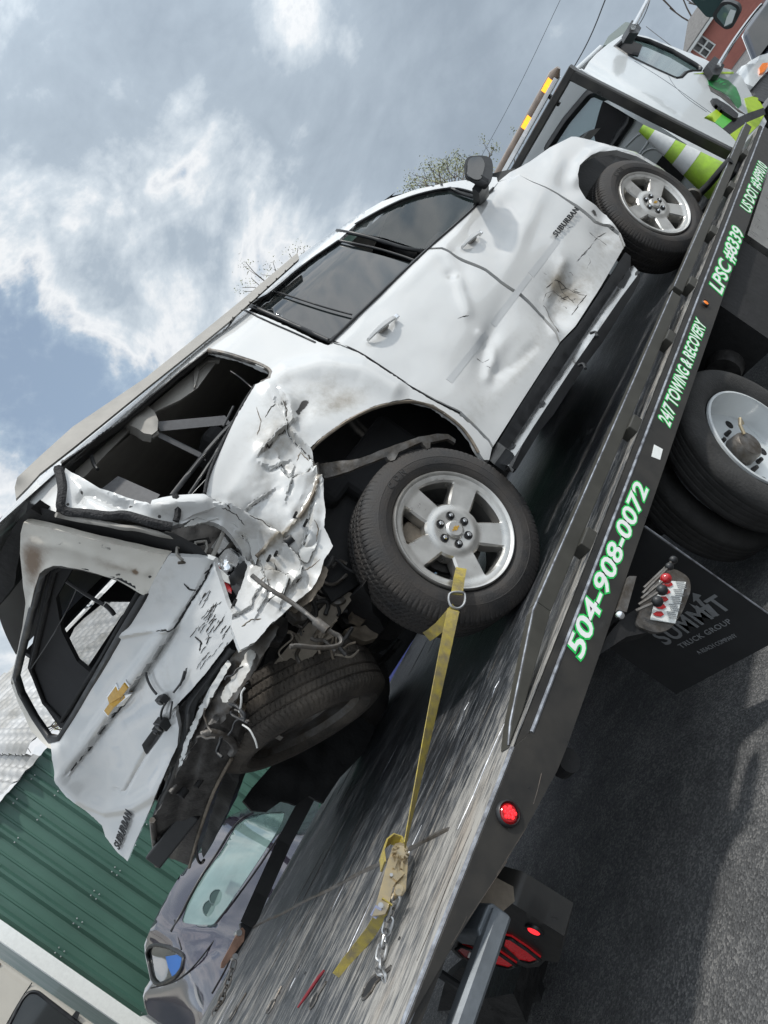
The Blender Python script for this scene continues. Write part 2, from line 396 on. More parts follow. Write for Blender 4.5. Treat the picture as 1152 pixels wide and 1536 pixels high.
class MB:
    """collects simple solids; .put() links them as one mesh object"""

    def __init__(s): s.v = []; s.f = []

    def add(s, vs, fs):
        n = len(s.v); s.v += [tuple(map(float, p)) for p in vs]; s.f += [tuple(i + n for i in f) for f in fs]; return s

    def box(s, lo, hi):
        x0, y0, z0 = lo; x1, y1, z1 = hi
        return s.add([(x0, y0, z0), (x1, y0, z0), (x1, y1, z0), (x0, y1, z0), (x0, y0, z1), (x1, y0, z1), (x1, y1, z1), (x0, y1, z1)],
                     [(3, 2, 1, 0), (4, 5, 6, 7), (0, 1, 5, 4), (1, 2, 6, 5), (2, 3, 7, 6), (3, 0, 4, 7)])

    def beam(s, p, q, w, h, up=(0, 0, 1), cham=0.0):
        p = Vector(p); q = Vector(q); d = (q - p).normalized(); u = Vector(up)
        a = d.cross(u).normalized(); u = a.cross(d).normalized()
        if cham:
            c = cham
            prof = [(-w / 2 + c, -h / 2), (w / 2 - c, -h / 2), (w / 2, -h / 2 + c), (w / 2, h / 2 - c), (w / 2 - c, h / 2), (-w / 2 + c, h / 2), (-w / 2, h / 2 - c), (-w / 2, -h / 2 + c)]
        else: prof = [(-w / 2, -h / 2), (w / 2, -h / 2), (w / 2, h / 2), (-w / 2, h / 2)]
        n = len(prof); vs = [p + a * x + u * y for x, y in prof] + [q + a * x + u * y for x, y in prof]
        return s.add(vs, [tuple(range(n)), tuple(range(2 * n - 1, n - 1, -1))] + [(i, i + n, (i + 1) % n + n, (i + 1) % n) for i in range(n)])

    def tube(s, pts, r, n=8, caps=True, closed=False):
        pts = [Vector(p) for p in pts]; k = len(pts); rr = r if isinstance(r, (list, tuple)) else [r] * k
        vs = []; prev = None
        for i, p in enumerate(pts):
            if closed: t = pts[(i + 1) % k] - pts[i - 1]
            else: t = (pts[min(i + 1, k - 1)] - pts[max(i - 1, 0)])
            t.normalize()
            if prev is None:
                ref = Vector((0, 0, 1)) if abs(t.z) < .9 else Vector((1, 0, 0)); a = t.cross(ref).normalized()
            else: a = (prev - t * prev.dot(t)).normalized()
            prev = a; b = t.cross(a)
            vs += [p + (a * math.cos(2 * math.pi * j / n) + b * math.sin(2 * math.pi * j / n)) * rr[i] for j in range(n)]
        fs = []
        for i in range(k if closed else k - 1):
            i2 = (i + 1) % k
            for j in range(n): fs.append((i * n + j, i * n + (j + 1) % n, i2 * n + (j + 1) % n, i2 * n + j))
        if caps and not closed: fs += [tuple(range(n - 1, -1, -1)), tuple(range((k - 1) * n, k * n))]
        return s.add(vs, fs)

    def lathe(s, prof, c=(0, 0, 0), axis='y', n=32, a0=0.0):
        """prof: (along axis, radius)"""
        vs = []
        for (h, r) in prof:
            for j in range(n):
                a = a0 + 2 * math.pi * j / n; x, y = r * math.cos(a), r * math.sin(a)
                p = {'y': (x, h, y), 'z': (x, y, h), 'x': (h, x, y)}[axis]
                vs.append((p[0] + c[0], p[1] + c[1], p[2] + c[2]))
        fs = [(i * n + j, i * n + (j + 1) % n, (i + 1) * n + (j + 1) % n, (i + 1) * n + j) for i in range(len(prof) - 1) for j in range(n)]
        return s.add(vs, fs)

    def ribbon(s, pts, wid, th=.003):
        """strap: centre points and width vectors, with thickness"""
        vs = []; k = len(pts)
        for i in range(k):
            p = Vector(pts[i]); w = Vector(wid[i]); t = (Vector(pts[min(i + 1, k - 1)]) - Vector(pts[max(i - 1, 0)])).normalized()
            n = t.cross(w).normalized() * th * .5
            vs += [p - w / 2 - n, p + w / 2 - n, p + w / 2 + n, p - w / 2 + n]
        fs = [(i * 4 + j, i * 4 + (j + 1) % 4, i * 4 + 4 + (j + 1) % 4, i * 4 + 4 + j) for i in range(k - 1) for j in range(4)]
        fs += [(3, 2, 1, 0), tuple(range((k - 1) * 4, k * 4))]
        return s.add(vs, fs)

    def prism(s, poly, d):
        """polygon of 3D points pushed along d"""
        n = len(poly); d = Vector(d); vs = [Vector(p) for p in poly] + [Vector(p) + d for p in poly]
        return s.add(vs, [tuple(range(n)), tuple(range(2 * n - 1, n - 1, -1))] + [(i, i + n, (i + 1) % n + n, (i + 1) % n) for i in range(n)])

    def put(s, name, m, parent=None, world=False, smooth=False, sharp=35):
        o = build(name, s.v, s.f, m, parent, world, smooth, sharp)
        bm = bmesh.new(); bm.from_mesh(o.data); bmesh.ops.recalc_face_normals(bm, faces=bm.faces); bm.to_mesh(o.data); bm.free()
        return o


def bevel(o, w, seg=2, ang=30):
    md = o.modifiers.new('bevel', 'BEVEL'); md.width = w; md.segments = seg; md.limit_method = 'ANGLE'; md.angle_limit = math.radians(ang)
    return o


def copy_tree(o, parent=None):
    c = o.copy(); COL.objects.link(c)
    if parent is not None: c.parent = parent
    for ch in list(o.children): copy_tree(ch, c)
    return c


# ------------------------------------------------------------------ measuring: lines of sight met with real surfaces
class Frame:
    def __init__(s, o, yaw):
        s.o = np.array(o, float); c, n = math.cos(yaw), math.sin(yaw); s.yaw = yaw
        s.R = np.array([[c, n, 0], [-n, c, 0], [0, 0, 1.0]])       # world -> local
        s.c = s.R @ (CAM - s.o)

    def rays(s, P):
        P = np.asarray(P, float).reshape(-1, 2)
        d = (P[:, :1] - 576) * RIGHT + (P[:, 1:] - 768) * DOWN + FOC * FW
        return d @ s.R.T

    def plane(s, P, ax, val):
        d = s.rays(P); t = (np.asarray(val) - s.c[ax]) / d[:, ax]
        return s.c + d * t[:, None]

    def project(s, X):
        """local points -> photo pixels"""
        d = np.asarray(X, float).reshape(-1, 3) - s.c; d = d @ s.R; z = d @ FW
        return np.stack([576 + FOC * (d @ RIGHT) / z, 768 + FOC * (d @ DOWN) / z], 1)

    def general(s, P, p0, n):
        d = s.rays(P); n = np.asarray(n, float); t = ((np.asarray(p0) - s.c) @ n) / (d @ n)
        return s.c + d * t[:, None]

    def smooth(s, ctrl, lam=1e-4):
        """thin-plate surface through control points (px, py, axis, value)"""
        K = np.array([(c[0], c[1]) for c in ctrl], float)
        inv = []
        for c in ctrl:
            d = s.rays([(c[0], c[1])])[0]; inv.append(d[c[2]] / (c[3] - s.c[c[2]]))
        inv = np.array(inv); X = K / 100.0; n = len(X); sc = inv.mean()

        def phi(A, B):
            r2 = ((A[:, None] - B[None]) ** 2).sum(-1); return np.where(r2 > 1e-12, .5 * r2 * np.log(r2 + 1e-20), 0)
        A = np.zeros((n + 3, n + 3)); A[:n, :n] = phi(X, X) + lam * np.eye(n); A[:n, n] = 1; A[:n, n + 1:] = X
        A[n, :n] = 1; A[n + 1:, :n] = X.T
        w = np.linalg.solve(A, np.concatenate([inv / sc, np.zeros(3)]))

        def f(P):
            P = np.asarray(P, float).reshape(-1, 2); Q = P / 100.0
            iv = (phi(Q, X) @ w[:n] + w[n] + Q @ w[n + 1:]) * sc
            return s.c + s.rays(P) / iv[:, None]
        return f


WORLD = Frame((0, 0, 0), 0.0)


def vnoise(x, y, seed=0):
    x = np.asarray(x, float); y = np.asarray(y, float)
    xi = np.floor(x).astype(np.int64); yi = np.floor(y).astype(np.int64); fx = x - xi; fy = y - yi
    fx = fx * fx * (3 - 2 * fx); fy = fy * fy * (3 - 2 * fy)

    def h(a, b):
        n = (a * 374761393 + b * 668265263 + seed * 974634777) & 0x7fffffff
        n = ((n ^ (n >> 13)) * 1274126177) & 0x7fffffff
        return ((n ^ (n >> 16)) & 0xffff) / 65535.0
    return (h(xi, yi) * (1 - fx) + h(xi + 1, yi) * fx) * (1 - fy) + (h(xi, yi + 1) * (1 - fx) + h(xi + 1, yi + 1) * fx) * fy


def fbm(x, y, o=4, seed=0):
    r = 0; a = .5
    for i in range(o): r = r + a * vnoise(x * 2 ** i, y * 2 ** i, seed + i); a *= .5
    return r / (1 - .5 ** o)


def folds(P, lam, seed, k=5, warp=.6):
    """creased-sheet relief, 0..1"""
    rg = np.random.default_rng(seed); x, y = P[:, 0] / lam, P[:, 1] / lam
    wx = x + warp * (fbm(x * .8, y * .8, 3, seed) - .5) * 2; wy = y + warp * (fbm(x * .8 + 9, y * .8, 3, seed + 5) - .5) * 2
    r = np.zeros(len(P)); tot = 0
    for i in range(k):
        th = rg.uniform(0, math.pi); f = rg.uniform(.5, 1.5); ph = rg.uniform(0, 1)
        u = (wx * math.cos(th) + wy * math.sin(th)) * f + ph
        r += np.abs((u % 1) - .5) * 2 / f; tot += 1 / f
    return r / tot


def gauss(P, blobs):
    """sum of soft ellipses (px, py, rx, ry, angle, amount)"""
    r = np.zeros(len(P))
    for (cx, cy, rx, ry, an, a) in blobs:
        c, s_ = math.cos(math.radians(an)), math.sin(math.radians(an)); dx = P[:, 0] - cx; dy = P[:, 1] - cy
        r += a * np.exp(-(((dx * c + dy * s_) / rx) ** 2 + ((-dx * s_ + dy * c) / ry) ** 2))
    return r


def linedist(P, poly):
    P = np.asarray(P, float); best = np.full(len(P), 1e9)
    for a, b in zip(poly[:-1], poly[1:]):
        a = np.array(a, float); b = np.array(b, float); d = b - a; t = np.clip(((P - a) @ d) / max(d @ d, 1e-9), 0, 1)
        best = np.minimum(best, np.hypot(*(P - a - t[:, None] * d).T))
    return best


def ledge(P, poly):
    """distance to a polyline and which side of it (+1 / -1)"""
    P = np.asarray(P, float); best = np.full(len(P), 1e9); sg = np.ones(len(P))
    for a, b in zip(poly[:-1], poly[1:]):
        a = np.array(a, float); b = np.array(b, float); d = b - a; t = np.clip(((P - a) @ d) / max(d @ d, 1e-9), 0, 1); q = P - a - t[:, None] * d
        h = np.hypot(q[:, 0], q[:, 1]); m_ = h < best; best = np.where(m_, h, best); sg = np.where(m_, np.sign(d[0] * (P[:, 1] - a[1]) - d[1] * (P[:, 0] - a[0])), sg)
    return best, sg


def inside(P, poly):
    P = np.asarray(P, float); x, y = P[:, 0], P[:, 1]; r = np.zeros(len(P), bool); n = len(poly)
    for i in range(n):
        x0, y0 = poly[i]; x1, y1 = poly[(i + 1) % n]
        c = (y0 > y) != (y1 > y)
        if y0 != y1: r ^= c & (x < (x1 - x0) * (y - y0) / (y1 - y0) + x0)
    return r


def resample(poly, step, closed=True, jag=0.0, seed=1):
    rg = np.random.default_rng(seed); out = []
    n = len(poly)
    for i in range(n if closed else n - 1):
        a = np.array(poly[i], float); b = np.array(poly[(i + 1) % n], float); k = max(1, int(round(np.linalg.norm(b - a) / step)))
        for j in range(k):
            p = a + (b - a) * j / k
            if jag and j: p = p + rg.normal(0, jag, 2)
            out.append(tuple(p))
    if not closed: out.append(tuple(poly[-1]))
    return out


def rounded(poly, r, n=4):
    """round the corners of a polygon"""
    out = []; m = len(poly)
    for i in range(m):
        p = np.array(poly[i], float); a = np.array(poly[i - 1], float); b = np.array(poly[(i + 1) % m], float)
        la, lb = np.linalg.norm(a - p), np.linalg.norm(b - p); q = min(r, la * .45, lb * .45)
        s0 = p + (a - p) / la * q; s1 = p + (b - p) / lb * q
        for j in range(n + 1):
            t = j / n; out.append(tuple((1 - t) ** 2 * s0 + 2 * t * (1 - t) * p + t * t * s1))
    return out


def cells(outline, step, holes=(), jag=0.0, seed=1, obst=None):
    """triangulated sheet: outline + interior points"""
    ol = resample(outline, step, jag=jag, seed=seed); hl = [resample(h, step, jag=jag, seed=seed + 3 + i) for i, h in enumerate(holes)]
    A = np.array(ol); lo = A.min(0); hi = A.max(0); pts = []
    ys = np.arange(lo[1], hi[1], step * .866)
    G = np.concatenate([np.stack([np.arange(lo[0], hi[0], step) + (i % 2) * step * .5, np.full(len(np.arange(lo[0], hi[0], step)), y)], 1) for i, y in enumerate(ys)])
    G = G + np.random.default_rng(seed).uniform(-.12, .12, G.shape) * step
    keep = inside(G, ol)
    for h in hl: keep &= ~inside(G, h)
    G = G[keep]
    loops = [ol] + hl
    B = np.concatenate([np.array(l) for l in loops]) if len(loops) > 1 else np.array(ol)
    # keep interior points off the edges
    if len(G):
        ok = np.ones(len(G), bool)
        for k in range(0, len(G), 4000):
            d = ((G[k:k + 4000, None] - B[None]) ** 2).sum(-1).min(1); ok[k:k + 4000] = d > (step * .45) ** 2
        G = G[ok]
    V = np.concatenate([B, G]); E = []; o = 0
    for l in loops:
        n = len(l); E += [(o + i, o + (i + 1) % n) for i in range(n)]; o += n
    r = delaunay_2d_cdt([Vector(p) for p in V], E, [], 0, 1e-4)
    P = np.array([tuple(v) for v in r[0]]); F = np.array([f for f in r[2] if len(f) == 3])
    cen = P[F].mean(1); keep = inside(cen, ol)
    for h in hl: keep &= ~inside(cen, h)
    F = F[keep]
    return P, F


def sheet(name, outline, to3d, m, parent, step=7, holes=(), thick=(0, .012, 0), disp=None, attrs=None, jag=0.0, seed=1,
          world=False, sharp=50, lift=None):
    """a panel with real thickness, its outline followed along the surface to3d; disp: relief along -thick (metres)"""
    P, F = cells(outline, step, holes, jag, seed)
    X = to3d(P); th = np.array(thick, float); tn = th / max(np.linalg.norm(th), 1e-9)
    if disp is not None: X = X + tn * np.asarray(disp(P))[:, None]
    # orient triangles against the thickness direction
    nn = np.cross(X[F[:, 1]] - X[F[:, 0]], X[F[:, 2]] - X[F[:, 0]]); flip = (nn @ tn) > 0
    F = np.where(flip[:, None], F[:, ::-1], F)
    used = np.unique(F); mp = -np.ones(len(P), int); mp[used] = np.arange(len(used)); F = mp[F]; P = P[used]; X = X[used]
    cnt = {}
    for f in F:
        for a, b in ((f[0], f[1]), (f[1], f[2]), (f[2], f[0])): cnt[(a, b)] = 1
    bd = [(a, b) for (a, b) in cnt if (b, a) not in cnt]
    n = len(X); bv = sorted({a for e in bd for a in e}); idx = {v: n + i for i, v in enumerate(bv)}
    X2 = np.concatenate([X, X[bv] + th])
    faces = [tuple(f) for f in F] + [(b, a, idx[a], idx[b]) for a, b in bd]
    at = None
    if attrs:
        PP = np.concatenate([P, P[bv]]); at = {k: fn(PP) for k, fn in attrs.items()}
    return build(name, X2, faces, m, parent, world, True, sharp, at)


def chaikin(poly, closed=False, it=2):
    for _ in range(it):
        n = len(poly); out = [] if closed else [tuple(poly[0])]
        for i in range(n if closed else n - 1):
            a = np.array(poly[i], float); b = np.array(poly[(i + 1) % n], float)
            out += [tuple(a * .75 + b * .25), tuple(a * .25 + b * .75)]
        if not closed: out.append(tuple(poly[-1]))
        poly = out
    return poly


def strip(name, poly, to3d, r, m, parent, step=8, world=False, n=6, lift=(0, 0, 0), closed=False, name_fn=None):
    """a tube or bead that follows a line on a surface"""
    if not closed and len(poly) > 2: poly = chaikin(poly)
    P = np.array(resample(poly, step, closed=closed)); X = to3d(P) + np.array(lift)
    return MB().tube([tuple(x) for x in X], r, n, closed=closed).put(name, m, parent, world, True, 60)


def tear(name, poly, fn, r, m, parent, lift=(0, 0, 0), step=3.0, seed=0):
    """an open tear or scratch: an irregular dark line lying on a surface"""
    P = np.array(resample(poly, step, closed=False, jag=.5, seed=seed)); X = fn(P) + np.array(lift); n = len(X)
    rr = r * (.45 + 1.1 * vnoise(np.arange(n) * .6, np.zeros(n), seed)); rr[0] = rr[-1] = r * .2
    return MB().tube([tuple(x) for x in X], list(rr), 5).put(name, m, parent, False, True, 60)


def text_mesh(txt, bold=0.0, shear=0.0, ext=.02, space=1.0):
    cu = bpy.data.curves.new('lettering', 'FONT'); cu.body = txt; cu.size = 1.0; cu.extrude = ext; cu.offset = bold; cu.shear = shear
    cu.space_character = space; cu.resolution_u = 3; cu.align_x = 'LEFT'
    o = bpy.data.objects.new('lettering', cu); COL.objects.link(o)
    dg = bpy.context.evaluated_depsgraph_get(); dg.update(); me = bpy.data.meshes.new_from_object(o.evaluated_get(dg))
    V = np.array([v.co[:] for v in me.vertices]); F = [tuple(p.vertices) for p in me.polygons]
    bpy.data.objects.remove(o); bpy.data.curves.remove(cu); bpy.data.meshes.remove(me)
    return V, F


def lettering(name, txt, A, B, Tp, m, parent, world=False, bold=0.0, shear=0.0, lift=.002, ext=.0015, fit=None, space=1.0, normal=None):
    """text with baseline from A to B and cap height up to Tp (3D points)"""
    V, F = text_mesh(txt, bold, shear, .5, space)
    A = np.array(A, float); B = np.array(B, float); ex = B - A; ey = np.array(Tp, float) - A
    ey = ey - ex * (ey @ ex) / (ex @ ex); nz = np.cross(ex, ey); nz /= np.linalg.norm(nz)
    if fit is None:
        V0, _ = text_mesh(txt, 0, shear, .5, space); fit = (V0[:, 0].min(), V0[:, 0].max(), 0.0, .729)
    u = (V[:, 0] - fit[0]) / (fit[1] - fit[0]); v = (V[:, 1] - fit[2]) / (fit[3] - fit[2])
    X = A + u[:, None] * ex + v[:, None] * ey + nz * (lift + ext * (V[:, 2:3] * 2 + 1) * .5)
    return build(name, X, F, m, parent, world)

# ================================================================== the setting: ground and far things come first
g = build('asphalt_ground', [(-400, -400, 0), (400, -400, 0), (400, 400, 0), (-400, 400, 0)], [(0, 1, 2, 3)], M_ASPHALT)
g['kind'] = 'structure'

# ================================================================== the wrecked SUV
YAW = math.radians(-4.1)
SO = (2.22, 2.43, ZD)
SUV = Frame(SO, YAW)
suv = thing('wrecked_suv', 'large white SUV with crushed rear corner, no tailgate glass, carried on the truck deck', 'car', SO, YAW)

_zt = np.linspace(.1, 2.1, 201)
_wt = np.interp(_zt, [.1, .3, .45, .65, .9, 1.15, 1.28, 1.36, 1.42, 1.75, 1.85, 1.90, 1.95], [.10, .07, .035, .008, 0, .012, .035, .06, .085, .215, .275, .33, .5])
_wt = np.convolve(np.pad(_wt, 5, 'edge'), np.ones(11) / 11, 'valid')


def side_w(X):
    zp = X[:, 2] + .02 * X[:, 0]
    w = np.interp(zp, _zt, _wt)
    # front end narrows towards the bumper, rear end wraps round
    w = w + .10 * np.clip((X[:, 0] - 3.2) / .9, 0, 2) ** 2 + .10 * np.clip((-.55 - X[:, 0]) / .55, 0, 2) ** 2 * np.clip((zp - .9) / .5, 0, 1)
    return w


def side(P, extra=0.0):
    P = np.asarray(P, float).reshape(-1, 2); w = np.zeros(len(P))
    for _ in range(9):
        X = SUV.plane(P, 1, w); w = .5 * w + .5 * (side_w(X) + extra)
    X = SUV.plane(P, 1, w); return X


IN = (0, .022, 0)
# outlines in the photograph's own pixels, met with the body surface
REAR_DOOR = [(639, 375), (661, 375), (690, 389), (727, 408), (751, 426), (780, 442), (817, 473), (839, 515), (812, 556), (776, 612), (740, 669), (734, 659), (715, 640), (690, 618), (653, 600), (617, 579), (573, 550), (537, 526), (512, 517), (497, 511), (530, 480), (590, 423)]
FRONT_DOOR = [(641, 372), (663, 372), (693, 386), (729, 404), (753, 422), (783, 438), (820, 469), (841, 512), (864, 488), (897, 437), (936, 371), (929, 352), (914, 338), (893, 332), (864, 310), (835, 291), (800, 274), (778, 262), (747, 273), (722, 297), (690, 330)]
FENDER = [(781, 262), (803, 272), (838, 289), (866, 307), (895, 329), (916, 335), (931, 350), (938, 368), (928, 346), (912, 320), (894, 307), (879, 298), (868, 280), (864, 266), (867, 252), (875, 244), (885, 236), (897, 231), (922, 229), (952, 238), (981, 254), (1003, 271), (1002, 266), (988, 253), (952, 231), (912, 219), (890, 211), (864, 205), (857, 205), (824, 222), (795, 242), (765, 258), (748, 272)]
SIDE_FRAME = [(745, 266), (734, 265), (675, 273), (624, 284), (573, 302), (530, 327), (504, 346), (446, 386), (340, 476), (277, 531), (219, 579), (109, 670), (60, 711), (50, 728), (44, 753), (84, 768), (88, 740), (88, 706), (93, 695), (182, 633), (270, 558), (313, 525), (340, 492), (362, 462), (409, 437), (455, 396), (508, 360), (523, 346), (533, 337), (573, 313), (617, 293), (675, 280), (705, 287), (727, 296), (747, 274)]
QUARTER = [(362, 462), (400, 476), (440, 494), (478, 513), (492, 518), (500, 515), (514, 520), (537, 529), (573, 553), (617, 582), (653, 603), (688, 621), (713, 643), (733, 663), (738, 672), (734, 690), (727, 690), (717, 677), (705, 655), (687, 633), (650, 607), (613, 598), (562, 608), (519, 629), (490, 650), (475, 662), (464, 674), (470, 690), (477, 716), (484, 722), (486, 742), (489, 768), (486, 790), (492, 800), (500, 818), (487, 838), (482, 858), (470, 880), (452, 896), (440, 906), (420, 925), (404, 938), (384, 962), (360, 975), (347, 940), (350, 905), (362, 880), (372, 848), (362, 822), (345, 800), (322, 783), (296, 775), (272, 786), (258, 781), (276, 762), (306, 743), (310, 713), (350, 633), (383, 577), (404, 571), (408, 558), (365, 538), (313, 525), (340, 492)]

CRACKS = [[(425, 600), (430, 612), (432, 640), (436, 652), (452, 668), (462, 680), (471, 692), (477, 716)],
          [(432, 640), (418, 650), (408, 664), (399, 672)], [(399, 700), (407, 704), (415, 702), (427, 694)],
          [(424, 700), (428, 712), (434, 719), (447, 713), (460, 711), (470, 700)],
          [(414, 600), (420, 606), (428, 622)], [(330, 757), (350, 762), (368, 768), (390, 780), (407, 792), (415, 808)],
          [(300, 748), (320, 752), (344, 770)], [(415, 808), (428, 820), (446, 834), (455, 850), (451, 866), (440, 876)],
          [(372, 762), (384, 753), (392, 748), (404, 740)], [(383, 845), (400, 858), (420, 860), (432, 872), (424, 898)],
          [(350, 925), (366, 918), (378, 912), (380, 900), (388, 888)], [(440, 708), (436, 728), (432, 742)], [(470, 745), (462, 800), (452, 830)],
          [(392, 862), (402, 880), (398, 902), (388, 918)], [(360, 800), (380, 812), (385, 832)]]
SEAM = [(477, 716), (470, 742), (456, 768), (440, 788), (420, 808), (400, 822), (384, 836)]


def crush_amt(P):
    """how strongly the rear corner is crumpled, 0..1"""
    g_ = gauss(P, [(425, 720, 85, 75, 60, 1.0), (420, 850, 85, 85, 0, 1.1), (350, 790, 70, 40, 30, .9), (470, 800, 40, 90, 0, .6)])
    return np.clip(g_ - .28, 0, 1)


def quarter_extra(P):
    return .16 * np.clip(gauss(P, [(390, 860, 110, 100, 40, 1.0), (440, 700, 60, 60, 0, .35)]), 0, 1)


def quarter_map(P): return side(P, quarter_extra(np.asarray(P, float).reshape(-1, 2)))


def quarter_disp(P):
    a = crush_amt(P)
    r = a * (.125 * (.5 - folds(P, 95, 11, 3, .45)) + .026 * (.5 - folds(P, 44, 5, 3, .5)) + .0015 * (.5 - folds(P, 15, 8, 3, .8)))
    for i, c in enumerate(CRACKS):
        d, sg = ledge(P, c); k_ = 1 if i % 2 else -1; r = r + .008 * np.exp(-(d / 2.4) ** 2) - (.022 if i in (0, 1, 3, 5, 7, 9) else .009) * np.exp(-(d / 15.0) ** 2) * np.clip(sg * k_ * np.minimum(d / 2.6, 1), -.35, 1)
    ds = linedist(P, SEAM); r = r - .016 * np.exp(-(ds / 3.5) ** 2)
    # rolled lower edge of the window opening, bent ridge to the arch
    r = r - .03 * np.exp(-(linedist(P, [(255, 765), (300, 757), (345, 768), (385, 790), (410, 815)]) / 9) ** 2)
    r = r - .022 * np.exp(-(linedist(P, [(404, 578), (430, 560), (480, 548), (540, 556), (590, 585)]) / 14) ** 2)
    r = r + gauss(P, [(500, 590, 45, 22, 20, .018), (360, 690, 24, 60, 30, .015), (455, 615, 20, 14, -50, .018)])
    return r


def rag(P, s=.35): return (fbm(P[:, 0] / 9, P[:, 1] / 9, 3, 3) - .5) * s


def quarter_chip(P):
    r = np.zeros(len(P))
    for i, c in enumerate(CRACKS): r = np.maximum(r, .42 * np.exp(-(linedist(P, c) / 1.7) ** 2))
    r = np.maximum(r, gauss(P, [(451, 612, 11, 4, -60, .8), (458, 603, 8, 5, -30, .7), (447, 618, 4, 3, 0, .6), (425, 605, 8, 5, 40, .7), (395, 620, 5, 30, 25, .3), (412, 640, 4, 24, 25, .35)]))
    a = crush_amt(P); fo = folds(P, 40, 5, 3, .6)
    r = np.maximum(r, a * .30 * np.clip(1 - fo / .16, 0, 1))
    return r + rag(P) * (r > .05)


def quarter_dirt(P):
    return np.clip(gauss(P, [(480, 590, 70, 30, 15, .30), (495, 572, 14, 30, 20, .25), (425, 655, 30, 45, 30, .45), (400, 640, 30, 50, 30, .3), (520, 600, 40, 16, -25, .5), (420, 870, 70, 70, 0, .35)]) + .9 * np.exp(-(linedist(P, SEAM) / 4.5) ** 2) + .8 * crush_amt(P) * np.clip(folds(P, 35, 21) - .25, 0, 1), 0, 1)


sheet('quarter_panel', QUARTER, quarter_map, M_WHITE, suv, step=3.6, thick=(0, .03, 0), disp=quarter_disp,
      attrs={'dirt': quarter_dirt, 'chip': quarter_chip}, jag=.35, sharp=28)
strip('seam_flange', SEAM, lambda P: quarter_map(P), .009, M_RUST, suv, 5, lift=(0, -.010, 0))


def door_disp(P):
    # dents and pressed lines of the two doors (metres inwards)
    r = gauss(P, [(688, 400, 26, 18, 50, .012), (678, 410, 9, 7, 0, .010), (740, 480, 60, 40, -50, .012), (733, 515, 12, 40, 20, .018), (755, 545, 40, 16, -55, .014),
                  (690, 600, 60, 22, 40, -.010), (700, 480, 40, 60, 30, -.008), (735, 350, 40, 18, 40, .010), (785, 345, 14, 70, 25, -.008), (760, 300, 26, 12, 40, .012),
                  (850, 430, 34, 44, 40, .034), (835, 470, 24, 18, 40, .020), (880, 400, 40, 16, 45, -.010), (838, 400, 14, 24, 10, -.010), (905, 350, 22, 16, 40, .016), (560, 470, 40, 10, -42, .004)])
    r = r * 1.45
    d1 = linedist(P, [(640, 388), (690, 360), (740, 320), (770, 290)])
    r = r - .006 * np.exp(-(linedist(P, [(510, 520), (590, 440), (650, 384), (700, 340), (760, 285)]) / 10) ** 2)       # shoulder line under the glass
    r = r - .012 * np.exp(-(linedist(P, [(672, 382), (684, 402), (690, 440), (700, 470)]) / 9) ** 2)
    r = r - .010 * np.exp(-(linedist(P, [(720, 500), (738, 512), (742, 540), (732, 566)]) / 6) ** 2)
    r = r + .008 * np.exp(-(linedist(P, [(742, 556), (770, 548), (800, 520)]) / 8) ** 2)
    r = r - .014 * np.exp(-(linedist(P, [(846, 396), (838, 420), (822, 450), (834, 500)]) / 7) ** 2)
    r = r + .020 * gauss(P, [(848, 432, 30, 38, 40, 1)]) * (folds(P, 26, 31, 4) - .3)
    r = r + .012 * gauss(P, [(910, 355, 24, 24, 40, 1)]) * (folds(P, 24, 33, 4) - .3)
    r = r + (fbm(P[:, 0] / 80, P[:, 1] / 80, 3, 41) - .5) * .016
    return r


def door_dirt_reflection(P):
    return np.clip(gauss(P, [(848, 430, 34, 30, 40, .35), (852, 428, 18, 9, 30, .5), (868, 442, 12, 8, 40, .4), (838, 424, 8, 14, 20, .4), (838, 408, 10, 26, 30, .32), (880, 420, 50, 26, -55, .30), (915, 355, 40, 26, 60, .35), (700, 640, 70, 14, -55, .22), (790, 540, 70, 14, -56, .25), (700, 600, 110, 40, -55, .12), (820, 480, 90, 40, -55, .14)]), 0, 1)  # brown dirt, plus a broad beige darkening painting the lower doors' reflections


DOOR_SCR = [[(822, 428), (836, 416), (852, 420), (868, 432), (882, 440)], [(818, 448), (822, 436), (834, 430), (848, 436), (862, 446)], [(818, 452), (826, 462), (830, 476), (838, 500)],
            [(838, 414), (848, 426), (858, 424), (876, 434)], [(846, 440), (858, 436), (866, 450)], [(860, 470), (872, 452), (884, 438)], [(866, 390), (884, 372), (900, 350), (914, 344)], [(684, 480), (694, 477), (703, 475)],
            [(716, 534), (726, 540), (736, 536)], [(730, 546), (738, 552)]]


def door_chip(P):
    r = np.zeros(len(P))
    for c in DOOR_SCR: r = np.maximum(r, .25 * np.exp(-(linedist(P, c) / 1.5) ** 2))
    return r + rag(P, .4) * (r > .05)


DA = {'dirt': door_dirt_reflection, 'chip': lambda P: 0 * P[:, 0]}
rd = sheet('rear_door', REAR_DOOR, side, M_WHITE, suv, step=4.5, disp=door_disp, attrs=DA, thick=(0, .03, 0))
fd = sheet('front_door', FRONT_DOOR, side, M_WHITE, suv, step=4.5, disp=door_disp, attrs=DA, thick=(0, .03, 0))


def fender_disp(P):
    r = gauss(P, [(800, 265, 30, 14, 30, .010), (830, 250, 16, 30, 20, -.012), (905, 322, 16, 12, 40, .02), (850, 285, 20, 12, 30, .008)])
    r = r - .022 * np.exp(-(linedist(P, [(862, 270), (868, 250), (884, 233), (905, 226), (950, 235), (1000, 266)]) / 9) ** 2)
    r = r + .010 * gauss(P, [(915, 330, 24, 18, 40, 1)]) * (folds(P, 18, 53, 4) - .2)
    return r


